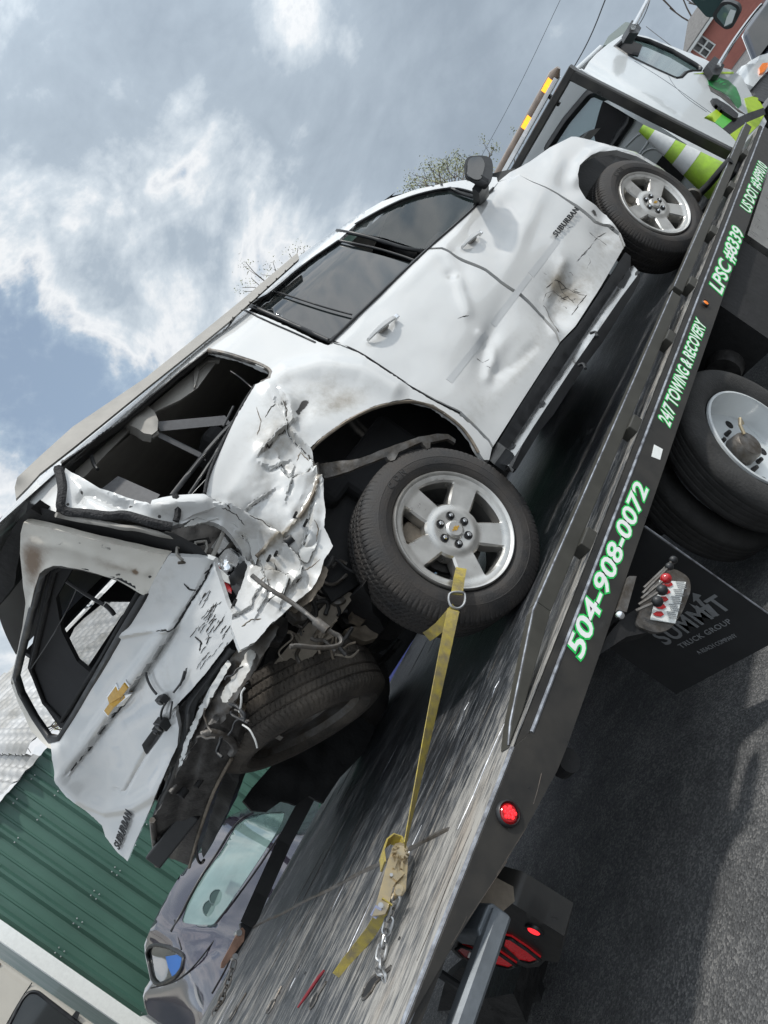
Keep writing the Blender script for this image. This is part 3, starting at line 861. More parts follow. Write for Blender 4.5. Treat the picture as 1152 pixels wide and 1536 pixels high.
sheet('front_fender', FENDER, side, M_WHITE, suv, step=4.0, disp=fender_disp, attrs={'dirt': door_dirt_reflection, 'chip': lambda P: gauss(P, [(893, 318, 8, 5, 40, .8), (918, 340, 9, 3, 40, .8), (905, 333, 3, 3, 0, .5)]) + rag(P) * (gauss(P, [(900, 330, 20, 20, 0, 1)]) > .2)}, thick=(0, .04, 0))


def frame_disp(P):
    return -.012 * np.exp(-(linedist(P, [(90, 690), (182, 622), (300, 520), (360, 468), (500, 350)]) / 5) ** 2)


sheet('side_frame', SIDE_FRAME, side, M_WHITE, suv, step=4.5, disp=frame_disp, attrs={'dirt': lambda P: 0 * P[:, 0], 'chip': lambda P: np.exp(-(linedist(P, [(93, 695), (182, 633), (270, 558), (313, 525)]) / 2.2) ** 2) * .8 + rag(P, .5)}, thick=(0, .05, 0))
# gap-dark jambs behind the doors so that the joints read as depth
JAMB = [(500, 520), (640, 384), (745, 280), (790, 268), (900, 330), (930, 366), (842, 506), (745, 660), (640, 590), (560, 540)]
sheet('door_jamb', JAMB, lambda P: side(P, .11), M_UNDER, suv, step=14, thick=(0, .01, 0))

def qsurf(P): return quarter_map(P) + np.array([0, 1.0, 0]) * quarter_disp(np.asarray(P, float))[:, None]
def dsurf(P): return side(P) + np.array([0, 1.0, 0]) * door_disp(np.asarray(P, float))[:, None]


for i, c in enumerate(CRACKS): tear('tear', c, qsurf, .0042 if i in (0, 1, 3, 7, 9) else .0026, M_CRACK, suv, (0, .001, 0), seed=i)
for i, c in enumerate([[(385, 610), (392, 632), (386, 652)], [(398, 626), (406, 612), (414, 604)], [(446, 690), (452, 676), (464, 690)], [(372, 778), (392, 786), (402, 800)], [(456, 852), (470, 846), (482, 836)],
                       [(410, 846), (414, 858), (424, 864), (440, 862)], [(384, 880), (394, 872), (404, 874)], [(400, 905), (412, 896), (430, 892)], [(362, 940), (376, 930), (392, 928)], [(330, 768), (352, 776), (366, 790)], [(470, 780), (478, 792), (476, 812)]]):
    tear('tear', c, qsurf, .0022, M_CRACK if i % 2 else M_RUST, suv, (0, .0, 0), seed=40 + i)
for i, c in enumerate(DOOR_SCR): tear('scratch', c, dsurf, .0026, M_CRACK, fd if i < 7 else rd, (0, .001, 0), seed=70 + i)
for i, c in enumerate([[(864, 392), (876, 384), (884, 370)], [(880, 404), (886, 392), (882, 378)], [(846, 352), (852, 342), (862, 338)], [(884, 346), (904, 356), (914, 366)]]): tear('scratch', c, dsurf, .0018, M_STEELD, fd, (0, .001, 0), seed=90 + i)
rs = np.random.default_rng(12)
for i in range(24):
    c0_ = np.array([850 + rs.normal(0, 17), 431 + rs.normal(0, 12)]); an_ = rs.choice([35, 20, -55, 50]) + rs.normal(0, 12); d_ = np.array([math.cos(math.radians(an_)), math.sin(math.radians(an_))]) * rs.uniform(2.5, 11); k_ = rs.normal(0, 1.6, 2)
    tear('scratch', [tuple(c0_ - d_), tuple(c0_ + k_), tuple(c0_ + d_)], dsurf, rs.uniform(.0008, .0024), M_CRACK if i % 3 else M_STEELG, fd, (0, .001, 0), seed=200 + i)
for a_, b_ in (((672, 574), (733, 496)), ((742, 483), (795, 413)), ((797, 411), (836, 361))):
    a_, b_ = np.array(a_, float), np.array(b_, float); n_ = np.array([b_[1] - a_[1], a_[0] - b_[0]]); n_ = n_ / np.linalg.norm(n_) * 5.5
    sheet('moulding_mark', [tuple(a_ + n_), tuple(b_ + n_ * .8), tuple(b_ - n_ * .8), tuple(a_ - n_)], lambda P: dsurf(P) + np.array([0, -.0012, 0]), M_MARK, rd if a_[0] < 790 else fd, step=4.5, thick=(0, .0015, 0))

for i, c in enumerate(CRACKS):
    c2 = [(x - 2.6, y - 1.6) for x, y in c]; tear('torn_edge', c2, qsurf, .0028, M_TORN, suv, (0, -.001, 0), seed=300 + i)

# --- windows
RW = [(409, 438), (455, 397), (508, 361), (560, 380), (615, 394), (631, 381), (590, 420), (520, 487), (493, 510), (430, 484), (378, 459)]
FW_ = [(524, 347), (573, 314), (617, 294), (675, 281), (705, 288), (726, 297), (690, 328), (642, 371), (632, 375), (577, 357)]
fg = sheet('front_door_window', FW_, lambda P: side(P, .018), M_GLASSC, suv, step=9, thick=(0, .006, 0))
rg_ = sheet('rear_door_window', RW, lambda P: side(P, .018), M_GLASS, suv, step=9, thick=(0, .006, 0))
for ln, r in (([(376, 459), (402, 470), (440, 487), (493, 511)], .012), ([(412, 437), (450, 449), (490, 462), (528, 472)], .005),
              ([(376, 459), (409, 438), (455, 397), (508, 361)], .007), ([(508, 361), (560, 371), (600, 383), (628, 393)], .007)):
    strip('window_trim', ln, lambda P: side(P, .004), r, M_BLACK, suv, 8)
for ln, r in (([(506, 346), (540, 352), (577, 363), (610, 374), (634, 376)], .012), ([(533, 337), (573, 314), (617, 294), (675, 281), (705, 287), (727, 297)], .009), ([(675, 282), (700, 294), (726, 299)], .010)):
    strip('window_trim', ln, lambda P: side(P, .004), r, M_BLACK, suv, 8)
strip('belt_moulding', [(495, 513), (560, 450), (642, 372), (700, 322), (740, 282)], lambda P: side(P, -.004), .008, M_BLACK, suv, 8)
strip('pillar_seam', [(364, 464), (400, 482), (440, 499), (473, 514)], lambda P: side(P, .0), .006, M_BLACK, suv, 8)
strip('door_seam', [(497, 511), (537, 527), (573, 551), (617, 580), (653, 601), (690, 619)], lambda P: side(P, .006), .006, M_UNDER, suv, 8)
# white sill shown at the left of the rear window (pillar cap)


def px3(P, off=0.0): return side([P], off)[0]


# --- door handles: a curved grip over a shallow cup
def handle(A, B, parent, w=.030):
    a = px3(A); b = px3(B); a = Vector(a); b = Vector(b); d = b - a
    n = Vector((0, -1, 0)); up = n.cross(d).normalized()
    if up.z < 0: up = -up
    g2 = MB(); pts = []; K = 9
    for i in range(K + 1):
        t = i / K; pts.append(a + d * t + n * (.012 + .035 * math.sin(math.pi * min(max(t, .0), 1)) ** .6))
    rings = []
    for i, p in enumerate(pts):
        t = i / K; h = w * (.55 + .45 * math.sin(math.pi * t)); dd = .011
        rings += [p + up * h * .5 + n * 0, p + up * h * .3 + n * dd, p - up * h * .3 + n * dd, p - up * h * .5, p - up * h * .3 - n * dd, p + up * h * .3 - n * dd]
    fs = [(i * 6 + j, i * 6 + (j + 1) % 6, i * 6 + 6 + (j + 1) % 6, i * 6 + 6 + j) for i in range(K) for j in range(6)] + [tuple(range(6)), tuple(range(K * 6, K * 6 + 6))]
    g2.add(rings, fs); g2.put('door_handle', M_WHITE, parent, False, True, 60)
    m = MB(); c = a + d * .55
    m.tube([c + up * .012 + n * .010, c - up * .012 + n * .010], [.036, .030], 10); m.put('handle_cup', M_TRIM, parent, False, True)
    e = MB(); e.beam(tuple(a + d * .93 + n * .02), tuple(a + d * 1.06 + n * .02), .022, .024); bevel(e.put('key_cap', M_CHROME, parent), .004)


handle((551, 512), (592, 480), rd); handle((692, 373), (718, 354), fd)
# small emblem-sized dent tag on the rear door
# --- writing on the front door
a, b, t = (834, 357), (867, 317), (827, 351.5)
lettering('lettering', 'SUBURBAN', px3(a, -.004), px3(b, -.004), px3(t, -.004), M_BLACK, fd, bold=.015, ext=.005, lift=.008, space=1.15)

# --- door mirror
def mirror():
    mp = lambda P, o=-.17: SUV.plane(P, 1, np.full(len(P), o))
    out = [(698, 240), (704, 234), (724, 233), (737, 236), (740, 250), (738, 270), (728, 286), (712, 276), (697, 268), (696, 252)]
    X = mp(np.array(resample(rounded(out, 6), 5)))
    m = MB(); Xb = [tuple(x + np.array([.13, .05, .0])) for x in X]; c0 = X.mean(0)
    Xb = [tuple((np.array(p) - c0 - np.array([.13, .05, 0])) * .72 + c0 + np.array([.12, .07, 0])) for p in Xb]
    n = len(X); m.add(list(map(tuple, X)) + Xb, [tuple(range(n)), tuple(range(2 * n - 1, n - 1, -1))] + [(i, (i + 1) % n, (i + 1) % n + n, i + n) for i in range(n)])
    o = m.put('door_mirror', M_BLACK, suv, False, True, 40)
    ing = [(701, 243), (706, 237), (722, 236), (727, 248), (721, 270), (712, 271), (700, 264)]
    Y = mp(np.array(rounded(ing, 5)), -.173)
    MB().prism([tuple(y) for y in Y], (.004, -.004, 0)).put('mirror_glass', M_GLASS, o)
    a = mp([(722, 280)])[0]; b = side([(722, 300)])[0]
    MB().beam(tuple(a + np.array([.05, .02, .02])), tuple(b), .09, .05).put('mirror_arm', M_BLACK, o)


mirror()

# --- roof, rail, spoiler, windscreen, bonnet, far side
rv = []; rf = []; NS, NW = 34, 22
for i in range(NS):
    s_ = -1.02 + (2.15 + 1.02) * i / (NS - 1)
    for j in range(NW):
        u = j / (NW - 1); w_ = .285 + (2.04 - .57) * u
        z_ = 1.862 + .085 * (1 - abs(2 * u - 1) ** 2.6) - .026 * s_ - .030 * max(0, s_ - 1.3) ** 2 - .03 * max(0, -.75 - s_)
        rv.append((s_, w_, z_))
rf = [(i * NW + j, (i + 1) * NW + j, (i + 1) * NW + j + 1, i * NW + j + 1) for i in range(NS - 1) for j in range(NW - 1)]
build('roof', rv, rf, M_WHITE, suv, smooth=True)
for off in (1.70,):
    m = MB(); pts = [(s_, off, 1.905 - .026 * s_ + .025 * min(1, (s_ + 1.0) * 6, (1.9 - s_) * 4)) for s_ in np.linspace(-.98, 1.75, 24)]
    m.tube(pts, .022, 8); m.put('roof_rail', M_TRIM, suv, False, True)
# rail end cap and spoiler lip seen at the back of the roof
SPC = SUV.smooth([(22, 731, 1, 0.305), (25, 717, 1, 0.285), (109, 640, 1, 0.295), (109, 668, 1, 0.235), (219, 567, 1, 0.295), (219, 582, 1, 0.245), (324, 484, 1, 0.295), (24, 748, 1, 0.275), (64, 706, 1, 0.245), (340, 478, 1, 0.265)])
sheet('roof_edge_moulding', [(22, 731), (26, 716), (60, 684), (109, 640), (219, 566), (300, 501), (360, 452), (446, 379), (449, 388), (344, 482), (280, 534), (221, 581), (110, 671), (60, 710), (42, 730), (24, 748)], SPC, M_TRIM, suv, step=3.5, thick=(.0, .02, 0))
SPL = SUV.smooth([(0, 785, 1, .75), (36, 749, 1, .36), (45, 760, 1, .34), (12, 796, 1, .62), (0, 824, 1, .72), (-40, 830, 1, 1.2), (-40, 870, 1, 1.2)])
sheet('rear_spoiler', [(-60, 846), (0, 784), (20, 764), (36, 748), (46, 760), (30, 777), (12, 797), (0, 824), (-30, 880), (-60, 900)], SPL, M_WHITE, suv, step=7, thick=(.10, .02, .03), attrs={'dirt': lambda P: 0 * P[:, 0], 'chip': lambda P: 0 * P[:, 0]})
sheet('spoiler_underside', [(45, 763), (60, 776), (40, 790), (33, 800), (28, 830), (18, 882), (0, 906), (-40, 950), (-50, 890), (-20, 862), (0, 826), (14, 797), (30, 778)], SUV.smooth([(45, 763, 0, -.93), (40, 790, 0, -.93), (18, 882, 0, -1.02), (0, 906, 0, -1.06), (0, 826, 0, -1.0), (-40, 950, 0, -1.15)]), M_UNDER, suv, step=7, thick=(.05, 0, 0),
      disp=lambda P: .02 * folds(P, 40, 3))
build('windscreen', [(2.15, .33, 1.80), (2.15, 1.71, 1.80), (2.95, 1.88, 1.30), (2.95, .16, 1.30)], [(0, 1, 2, 3)], M_GLASS, suv)
hv = []; HN = 12
for i in range(HN):
    s_ = 2.80 + 1.40 * i / (HN - 1)
    for j in range(HN):
        u = j / (HN - 1); e = .10 * max(0, (s_ - 3.2) / .9) ** 2
        hv.append((s_, .07 + e + (1.90 - 2 * e) * u, 1.165 - .11 * (s_ - 2.8) / 1.4 + .05 * (1 - abs(2 * u - 1) ** 3) - .10 * max(0, s_ - 3.9) - .02 * 0))
build('bonnet', hv, [(i * HN + j, (i + 1) * HN + j, (i + 1) * HN + j + 1, i * HN + j + 1) for i in range(HN - 1) for j in range(HN - 1)], M_WHITE, suv, smooth=True)
MB().box((4.02, .32, .38), (4.22, 1.75, .80)).put('front_bumper', M_BLACK, suv)
# far side: sheet metal with window openings, so daylight enters through the rear
lft = MB()
lft.box((-.95, 2.02, .60), (4.15, 2.04, 1.22))
lfp = MB(); lfp.box((-1.0, 1.84, 1.22), (-.85, 1.95, 1.80)); lfp.box((-.15, 1.83, 1.22), (.10, 1.97, 1.84)); lfp.box((1.1, 1.83, 1.22), (1.22, 1.97, 1.83)); lfp.box((-.98, 1.76, 1.80), (2.2, 1.82, 1.86)); lfp.put('far_pillars', M_INTER, suv)
lft.put('far_body_side', M_WHITE, suv)
for a_, b_ in ((.10, 1.1), (1.22, 2.5)):
    build('far_window', [(a_, 1.98, 1.22), (b_, 1.98, 1.22), (min(b_, 2.15), 1.83, 1.80), (a_, 1.83, 1.80)], [(0, 1, 2, 3)], M_GLASS, suv)
# --- cabin inside: floor, seats, headliner, far trim
MB().box((-.55, .42, .62), (2.9, 1.95, .66)).put('cabin_floor', M_INTER, suv)
build('headliner', [(-.9, .36, 1.83), (2.1, .36, 1.76), (2.1, 1.7, 1.76), (-.9, 1.7, 1.83)], [(0, 1, 2, 3)], M_TRIM, suv)
MB().box((-.75, 1.86, .62), (2.9, 1.90, 1.24)).put('far_door_trim', M_INTER, suv)
for sx in (.05, 1.15, 2.0):
    for wy in (.25, 1.12):
        m = MB(); m.box((sx, wy, .62), (sx + .5, wy + .62, 1.0)); m.box((sx - .12, wy, .9), (sx + .06, wy + .62, 1.42)); m.box((sx - .12, wy + .18, 1.44), (sx, wy + .44, 1.62))
        bevel(m.put('seat', M_INTER, suv), .04, 3)
sheet('far_cargo_trim', [tuple(q) for q in SUV.project([(-.96, 1.8, 1.78), (.9, 1.8, 1.74), (.9, 1.8, .62), (-1.2, 1.8, .62), (-1.2, 1.8, 1.2), (-1.08, 1.8, 1.5)])], lambda P: SUV.plane(P, 1, np.full(len(P), 1.80)), M_INTER, suv, step=16, thick=(0, .02, 0),
      holes=[[(100, 965), (112, 940), (126, 926), (157, 901), (197, 901), (190, 915), (182, 924), (124, 1011), (106, 982)]])
build('far_window', [tuple(x) for x in SUV.plane([(90, 960), (150, 890), (210, 890), (130, 1030)], 1, np.full(4, 1.83))], [(0, 1, 2, 3)], M_GLASSP, suv)
sheet('underfloor', [(322, 1096), (360, 1050), (400, 1030), (470, 955), (540, 885), (566, 960), (520, 1010), (430, 1040), (372, 1120), (345, 1170), (316, 1230), (300, 1240)], lambda P: SUV.plane(P, 0, np.full(len(P), -.42)), M_UNDER, suv, step=9, thick=(.05, 0, 0), disp=lambda P: .10 * folds(P, 60, 14))
sheet('bumper_remnant', [(306, 1220), (326, 1172), (348, 1136), (364, 1112), (366, 1140), (350, 1186), (338, 1222), (320, 1258), (302, 1292), (292, 1272)], lambda P: SUV.plane(P, 0, np.full(len(P), -1.05)), M_UNDER, suv, step=6, thick=(.08, 0, 0), disp=lambda P: .06 * folds(P, 30, 15))
# open side window: headliner trim, belt tower, belts, torn weatherstrip
itm = lambda P: side(P, .10)
sheet('upper_trim', [(112, 706), (182, 645), (270, 572), (300, 548), (322, 540), (330, 536), (318, 552), (296, 582), (270, 600), (236, 616), (200, 640), (160, 680), (130, 712), (118, 722)], itm, M_TRIM, suv, step=9, thick=(0, .02, 0))
sheet('trim_rib', [(291, 556), (296, 545), (312, 535), (331, 537), (330, 540), (312, 541), (300, 552), (294, 575), (291, 582)], lambda P: side(P, .085), M_TRIM, suv, step=6, thick=(0, .03, 0))
bt = sheet('belt_tower', [(186, 634), (200, 622), (220, 606), (232, 618), (237, 632), (236, 646), (228, 652), (216, 650), (206, 644), (190, 638)], lambda P: side(P, .07), M_TRIM, suv, step=5, thick=(0, .06, 0), disp=lambda P: -.02 * np.exp(-(linedist(P, [(200, 632), (228, 634)]) / 10) ** 2))


def belt(A, B, w0, w1, dw=(0, .0, .05)):
    a = side([A], w0)[0]; b = side([B], w1)[0]
    k = 8; MB().ribbon([tuple(a + (b - a) * i / k) for i in range(k + 1)], [dw] * (k + 1), .003).put('seat_belt', M_BELT, bt)


belt((236, 640), (342, 630), .11, .20, (.02, 0, .05)); belt((234, 650), (305, 685), .12, .26, (.02, 0, .045))
MB().tube([tuple(side([p], .09)[0]) for p in ((222, 651), (230, 653), (236, 649))], .014, 8).put('belt_guide', M_TRIM, bt, False, True)
sheet('cargo_trim', [(150, 735), (177, 714), (240, 742), (226, 760), (190, 748)], lambda P: side(P, .16), M_BELT, suv, step=8, thick=(0, .02, 0))
for ln, r in (([(258, 744), (300, 690), (330, 655), (352, 632)], .012), ([(283, 742), (312, 700), (338, 655)], .007), ([(346, 557), (360, 566), (378, 582)], .004), ([(335, 640), (346, 618), (350, 610)], .006), ([(137, 684), (142, 700), (147, 704)], .008)):
    strip('torn_weatherstrip', ln, lambda P: side(P, .05), r, M_BLACK, suv, 8)
sheet('inner_quarter', [(306, 743), (310, 713), (350, 633), (383, 577), (376, 600), (352, 650), (326, 690), (318, 726)], lambda P: side(P, .05), M_BELT, suv, step=7, thick=(0, .02, 0), disp=lambda P: .015 * folds(P, 20, 9))
strip('window_sealant', [(93, 697), (135, 664), (182, 634), (226, 596), (270, 559), (300, 533), (313, 526), (326, 529)], lambda P: side(P, .012), .009, M_SEAL, suv, 4)
strip('window_glass_edge', [(313, 526), (340, 531), (365, 539), (392, 548), (408, 558), (405, 570), (392, 575)], lambda P: side(P, .006), .013, M_STEELG, suv, 4)
strip('window_sealant', [(383, 578), (366, 603), (350, 633), (330, 672), (312, 712), (307, 740)], lambda P: side(P, .01), .008, M_SEAL, suv, 4)

# --- bare rear pillar flange and its beads of sealant
PIL = SUV.smooth([(93, 697, 1, .24), (88, 740, 1, .19), (84, 767, 1, .19), (150, 733, 1, .16), (150, 770, 1, .15), (219, 754, 1, .09), (229, 783, 1, .09), (257, 745, 1, .06), (306, 743, 1, .05), (272, 786, 1, .08), (112, 712, 1, .24), (92, 769, 1, .20)])
strip('sealant_bead', [(87, 703), (91, 716), (94, 732), (92, 748), (90, 762), (100, 770), (125, 771), (150, 774), (166, 776), (186, 773), (210, 780), (232, 787), (258, 792)], PIL, .019, M_SEAL, suv, 3.5, lift=(0, -.006, 0))
strip('sealant_bead', [(262, 745), (266, 760), (266, 776), (263, 784)], PIL, .014, M_SEAL, suv, 3.5, lift=(0, -.012, 0))


def pil_disp(P):
    r = .022 * np.exp(-(linedist(P, [(120, 752), (124, 741), (140, 742), (170, 757), (188, 760)]) / 5) ** 2) - .014 * np.exp(-(linedist(P, [(112, 714), (150, 735), (195, 752), (220, 760)]) / 5) ** 2)
    return r + .012 * (folds(P, 40, 77, 4) - .5) - .03 * np.exp(-(linedist(P, [(228, 762), (262, 758), (305, 755)]) / 12) ** 2)


sheet('rear_pillar_flange', [(98, 702), (112, 712), (130, 722), (150, 734), (157, 736), (190, 748), (219, 755), (226, 761), (228, 752), (244, 747), (262, 744), (306, 742), (330, 757), (312, 766), (290, 772), (270, 784), (255, 790), (232, 786), (200, 776), (171, 772), (140, 770), (104, 769), (93, 764), (95, 740), (94, 716)], PIL, M_WHITE, suv, step=4.5, thick=(.01, .05, 0), disp=pil_disp,
      attrs={'dirt': lambda P: gauss(P, [(250, 770, 30, 20, 0, .4)]), 'chip': lambda P: gauss(P, [(101, 756, 2.6, 2.2, 0, 1.2), (239, 775.5, 2.8, 2.4, 0, 1.2), (122, 737, 3, 1.5, 60, .8), (164, 742, 4, 1.2, 20, .8), (196, 760, 6, 1.4, 20, .9)])}, sharp=30)
sheet('rear_corner_channel', [(42, 754), (84, 768), (100, 778), (160, 786), (232, 796), (262, 800), (300, 820), (316, 838), (251, 833), (170, 816), (104, 799), (60, 788), (36, 782)], SUV.smooth([(42, 754, 1, .24), (84, 768, 1, .20), (160, 786, 1, .17), (232, 796, 1, .10), (300, 820, 1, .06), (251, 833, 1, .22), (104, 799, 1, .32), (36, 782, 1, .34)]), M_UNDER, suv, step=8, thick=(0, .03, 0))
strip('rear_pillar_lip', [(84, 770), (120, 778), (160, 784), (185, 790), (205, 790), (240, 800), (262, 803)], lambda P: PIL(P), .012, M_TRIM, suv, 5, lift=(0, .01, 0))
sheet('light_pocket', [(256, 792), (272, 786), (296, 776), (322, 783), (345, 800), (362, 822), (372, 848), (362, 880), (350, 905), (347, 940), (330, 862), (312, 838), (280, 826), (250, 812), (232, 800)], lambda P: side(P, .24), M_UNDER, suv, step=8, thick=(0, .02, 0), disp=lambda P: .05 * folds(P, 30, 4))

# ================================================================== the SUV continued: tailgate
TG = SUV.smooth([(36, 783, 0, -.945), (104, 800, 0, -.905), (240, 833, 0, -.80), (310, 837, 0, -.735), (319, 841, 0, -.73), (357, 949, 0, -.89), (300, 960, 0, -.93), (259, 1064, 0, -1.10), (62, 858, 0, -1.015),
                 (217, 890, 0, -.89), (180, 1043, 0, -1.09), (73, 1115, 0, -1.28), (22, 1017, 0, -1.15), (77, 1122, 0, -1.30), (100, 1194, 0, -1.41), (159, 1256, 0, -1.46), (191, 1292, 0, -1.50),
                 (226, 1210, 0, -1.31), (255, 1144, 0, -1.19), (160, 1160, 0, -1.27), (130, 960, 0, -1.03)], 2e-3)
THK = (.028, .004, 0)
FRAME = [(36, 783), (70, 791), (104, 800), (170, 816), (251, 834), (233, 866), (221, 891), (214, 888), (190, 874), (177, 867), (150, 858), (117, 850), (95, 846), (83, 846), (70, 851), (62, 858), (55, 880), (48, 908), (42, 935), (30, 985), (22, 1017), (30, 1042), (50, 1078), (74, 1113), (78, 1124), (72, 1122), (46, 1096), (26, 1050), (16, 1022), (24, 985), (34, 940), (38, 905), (34, 870), (30, 830), (31, 800)]


def frame_relief(P):
    r = -.010 * np.exp(-(linedist(P, [(40, 812), (95, 818), (160, 838), (220, 858)]) / 6) ** 2) + .006 * (folds(P, 60, 61, 3) - .5)
    return r - .012 * np.exp(-(linedist(P, [(48, 908), (62, 856), (83, 845), (117, 849), (177, 866), (217, 889)]) / 4) ** 2)


sheet('tailgate_frame', FRAME, TG, M_BEIGE, suv, step=4.5, thick=THK, disp=frame_relief,
      attrs={'dirt': lambda P: np.clip(gauss(P, [(48, 850, 14, 40, -10, .9), (58, 830, 20, 26, 20, .5), (170, 848, 40, 8, 15, .5), (204, 857, 4, 4, 0, 2.0)]) + .25 * np.exp(-(linedist(P, [(36, 783), (104, 800), (251, 834)]) / 5) ** 2), 0, 1.4),
             'chip': lambda P: gauss(P, [(91, 815, 4, 1.6, 20, .9), (97, 812, 3, 2, 40, .8), (120, 815, 8, 2, 20, .5), (160, 822, 20, 4, 20, .45), (178, 862, 6, 2.2, 10, .8), (226.5, 864.5, 2.3, 2, 0, 1.3), (182, 836, 6, 1.5, 30, .5)]) + rag(P, .4) * (gauss(P, [(120, 820, 90, 25, 15, 1)]) > .2)}, sharp=35)
SKIN = [(221, 891), (233, 866), (252, 834), (285, 836), (310, 837), (319, 841), (326, 862), (340, 905), (357, 949), (335, 975), (310, 1008), (285, 1037), (259, 1064), (263, 1070), (268, 1093), (266, 1118), (255, 1146), (240, 1180), (226, 1212), (205, 1258), (191, 1292), (175, 1277), (158, 1255), (153, 1238), (128, 1215), (100, 1194), (86, 1170), (78, 1140), (76, 1114), (88, 1111), (110, 1075), (146, 1013), (182, 951)]
TSEAM = [(100, 1162), (128, 1130), (165, 1078), (215, 1012), (262, 945)]


def skin_relief(P):
    d = linedist(P, TSEAM); q = P - np.array([165., 1078.]); n_ = q @ np.array([.81, .58])      # below the seam is positive
    r = .030 * np.exp(-np.maximum(n_, 0) / 26.0) * (n_ > 0) * np.exp(-(np.minimum(P[:, 1] - 980, 0) / 40) ** 2) * np.exp(-(np.maximum(P[:, 1] - 1150, 0) / 14) ** 2)
    r = r - .014 * np.exp(-((n_ + 10) / 9) ** 2) * np.exp(-(np.minimum(P[:, 1] - 960, 0) / 30) ** 2) * np.exp(-(np.maximum(P[:, 1] - 1130, 0) / 20) ** 2)
    r = r + .012 * np.exp(-(d / 1.8) ** 2)
    r = r - .018 * np.exp(-(linedist(P, [(88, 1168), (120, 1196), (160, 1212), (200, 1206), (232, 1186), (258, 1140)]) / 11) ** 2)
    r = r + .010 * np.exp(-(linedist(P, [(171, 1184), (186, 1189), (212, 1142), (237, 1100), (262, 1066)]) / 2.2) ** 2)
    r = r - .014 * np.exp(-(linedist(P, [(182, 951), (215, 945), (262, 940)]) / 5) ** 2) + .012 * np.exp(-(linedist(P, [(262, 940), (285, 905), (306, 871), (319, 845)]) / 3) ** 2)
    fl = gauss(P, [(310, 940, 60, 40, -50, 1)])
    return r + .016 * fl * (folds(P, 45, 71, 4) - .4) + .004 * (fbm(P[:, 0] / 40, P[:, 1] / 40, 3, 9) - .5)


def skin_chip(P):
    c, s_ = math.cos(math.radians(-52)), math.sin(math.radians(-52)); u = (P[:, 0] * c + P[:, 1] * s_) / 26; v = (-P[:, 0] * s_ + P[:, 1] * c) / 2.6
    st = vnoise(u, v, 4); mask = gauss(P, [(326, 935, 42, 20, -50, 1), (300, 985, 40, 7, -48, .7)])
    r = np.clip((st - .60) * 4, 0, 1) * np.clip(mask - .2, 0, 1) * .75
    for c_ in ([(262, 942), (283, 907), (306, 871)], [(300, 1030), (318, 1008), (340, 970)], [(290, 958), (300, 966), (298, 978)], [(238, 942), (252, 940), (262, 945)], [(276, 875), (284, 884), (292, 886)], [(306, 862), (312, 856)]):
        r = np.maximum(r, .8 * np.exp(-(linedist(P, c_) / 1.3) ** 2))
    r = np.maximum(r, .75 * np.exp(-(linedist(P, [(102, 1160), (128, 1131), (140, 1114)]) / 1.1) ** 2)); r = np.maximum(r, .9 * np.exp(-(linedist(P, [(163, 1083), (182, 1062)]) / 1.5) ** 2))
    return r


sk = sheet('tailgate_skin', SKIN, TG, M_WHITE, suv, step=3.5, thick=(.02, .004, 0), disp=skin_relief, attrs={'dirt': lambda P: gauss(P, [(200, 1050, 30, 60, 30, .25), (250, 1020, 20, 30, 0, .2), (240, 880, 30, 40, 30, .3)]), 'chip': skin_chip}, jag=.2, sharp=35)


def onskin(P, lift=-.012):
    P = np.asarray(P, float).reshape(-1, 2); X = TG(P); X[:, 0] += lift + skin_relief(P); return X


# window opening seal, wiper and the wires hanging in it
OPEN = [(48, 908), (55, 882), (62, 860), (72, 851), (84, 847), (117, 851), (150, 859), (177, 868), (200, 880), (218, 892), (205, 913), (182, 951), (146, 1013), (110, 1075), (88, 1110), (74, 1113), (50, 1078), (30, 1042), (22, 1017), (34, 965)]
strip('window_seal', OPEN, lambda P: TG(P), .020, M_BLACK, suv, 7, closed=True, lift=(.012, 0, 0))
INN = [(58, 905), (66, 872), (86, 858), (120, 862), (172, 878), (200, 893), (140, 1000), (80, 1096), (54, 1068), (34, 1018)]
sheet('tailgate_inner_panel', [(46, 910), (58, 868), (84, 850), (118, 854), (176, 871), (214, 893), (145, 1010), (88, 1106), (76, 1110), (52, 1075), (26, 1018)], lambda P: TG(P) + np.array([.07, 0, 0]), M_INTER, suv, step=9, thick=(.02, 0, 0), holes=[[(66, 915), (90, 872), (122, 874), (170, 888), (206, 900), (186, 934), (126, 1032), (100, 1010), (76, 965)]])
strip('inner_seal', INN, lambda P: TG(P), .012, M_UNDER, suv, 8, closed=True, lift=(.06, 0, 0))
for ln, r in (([(92, 880), (110, 892), (130, 905), (148, 915)], .008), ([(108, 890), (95, 920), (70, 965), (40, 1010)], .003), ([(150, 915), (158, 922), (164, 930)], .010)):
    strip('loose_wire', ln, lambda P: TG(P), r, M_WIRE, suv, 6, lift=(.03, 0, 0))
# handle recess, connectors and wires
sheet('handle_recess', [(213, 1117), (219, 1133), (236, 1110), (252, 1088), (248, 1078), (238, 1083), (226, 1099)], lambda P: onskin(P, -.004), M_UNDER, sk, step=6, thick=(.02, 0, 0))


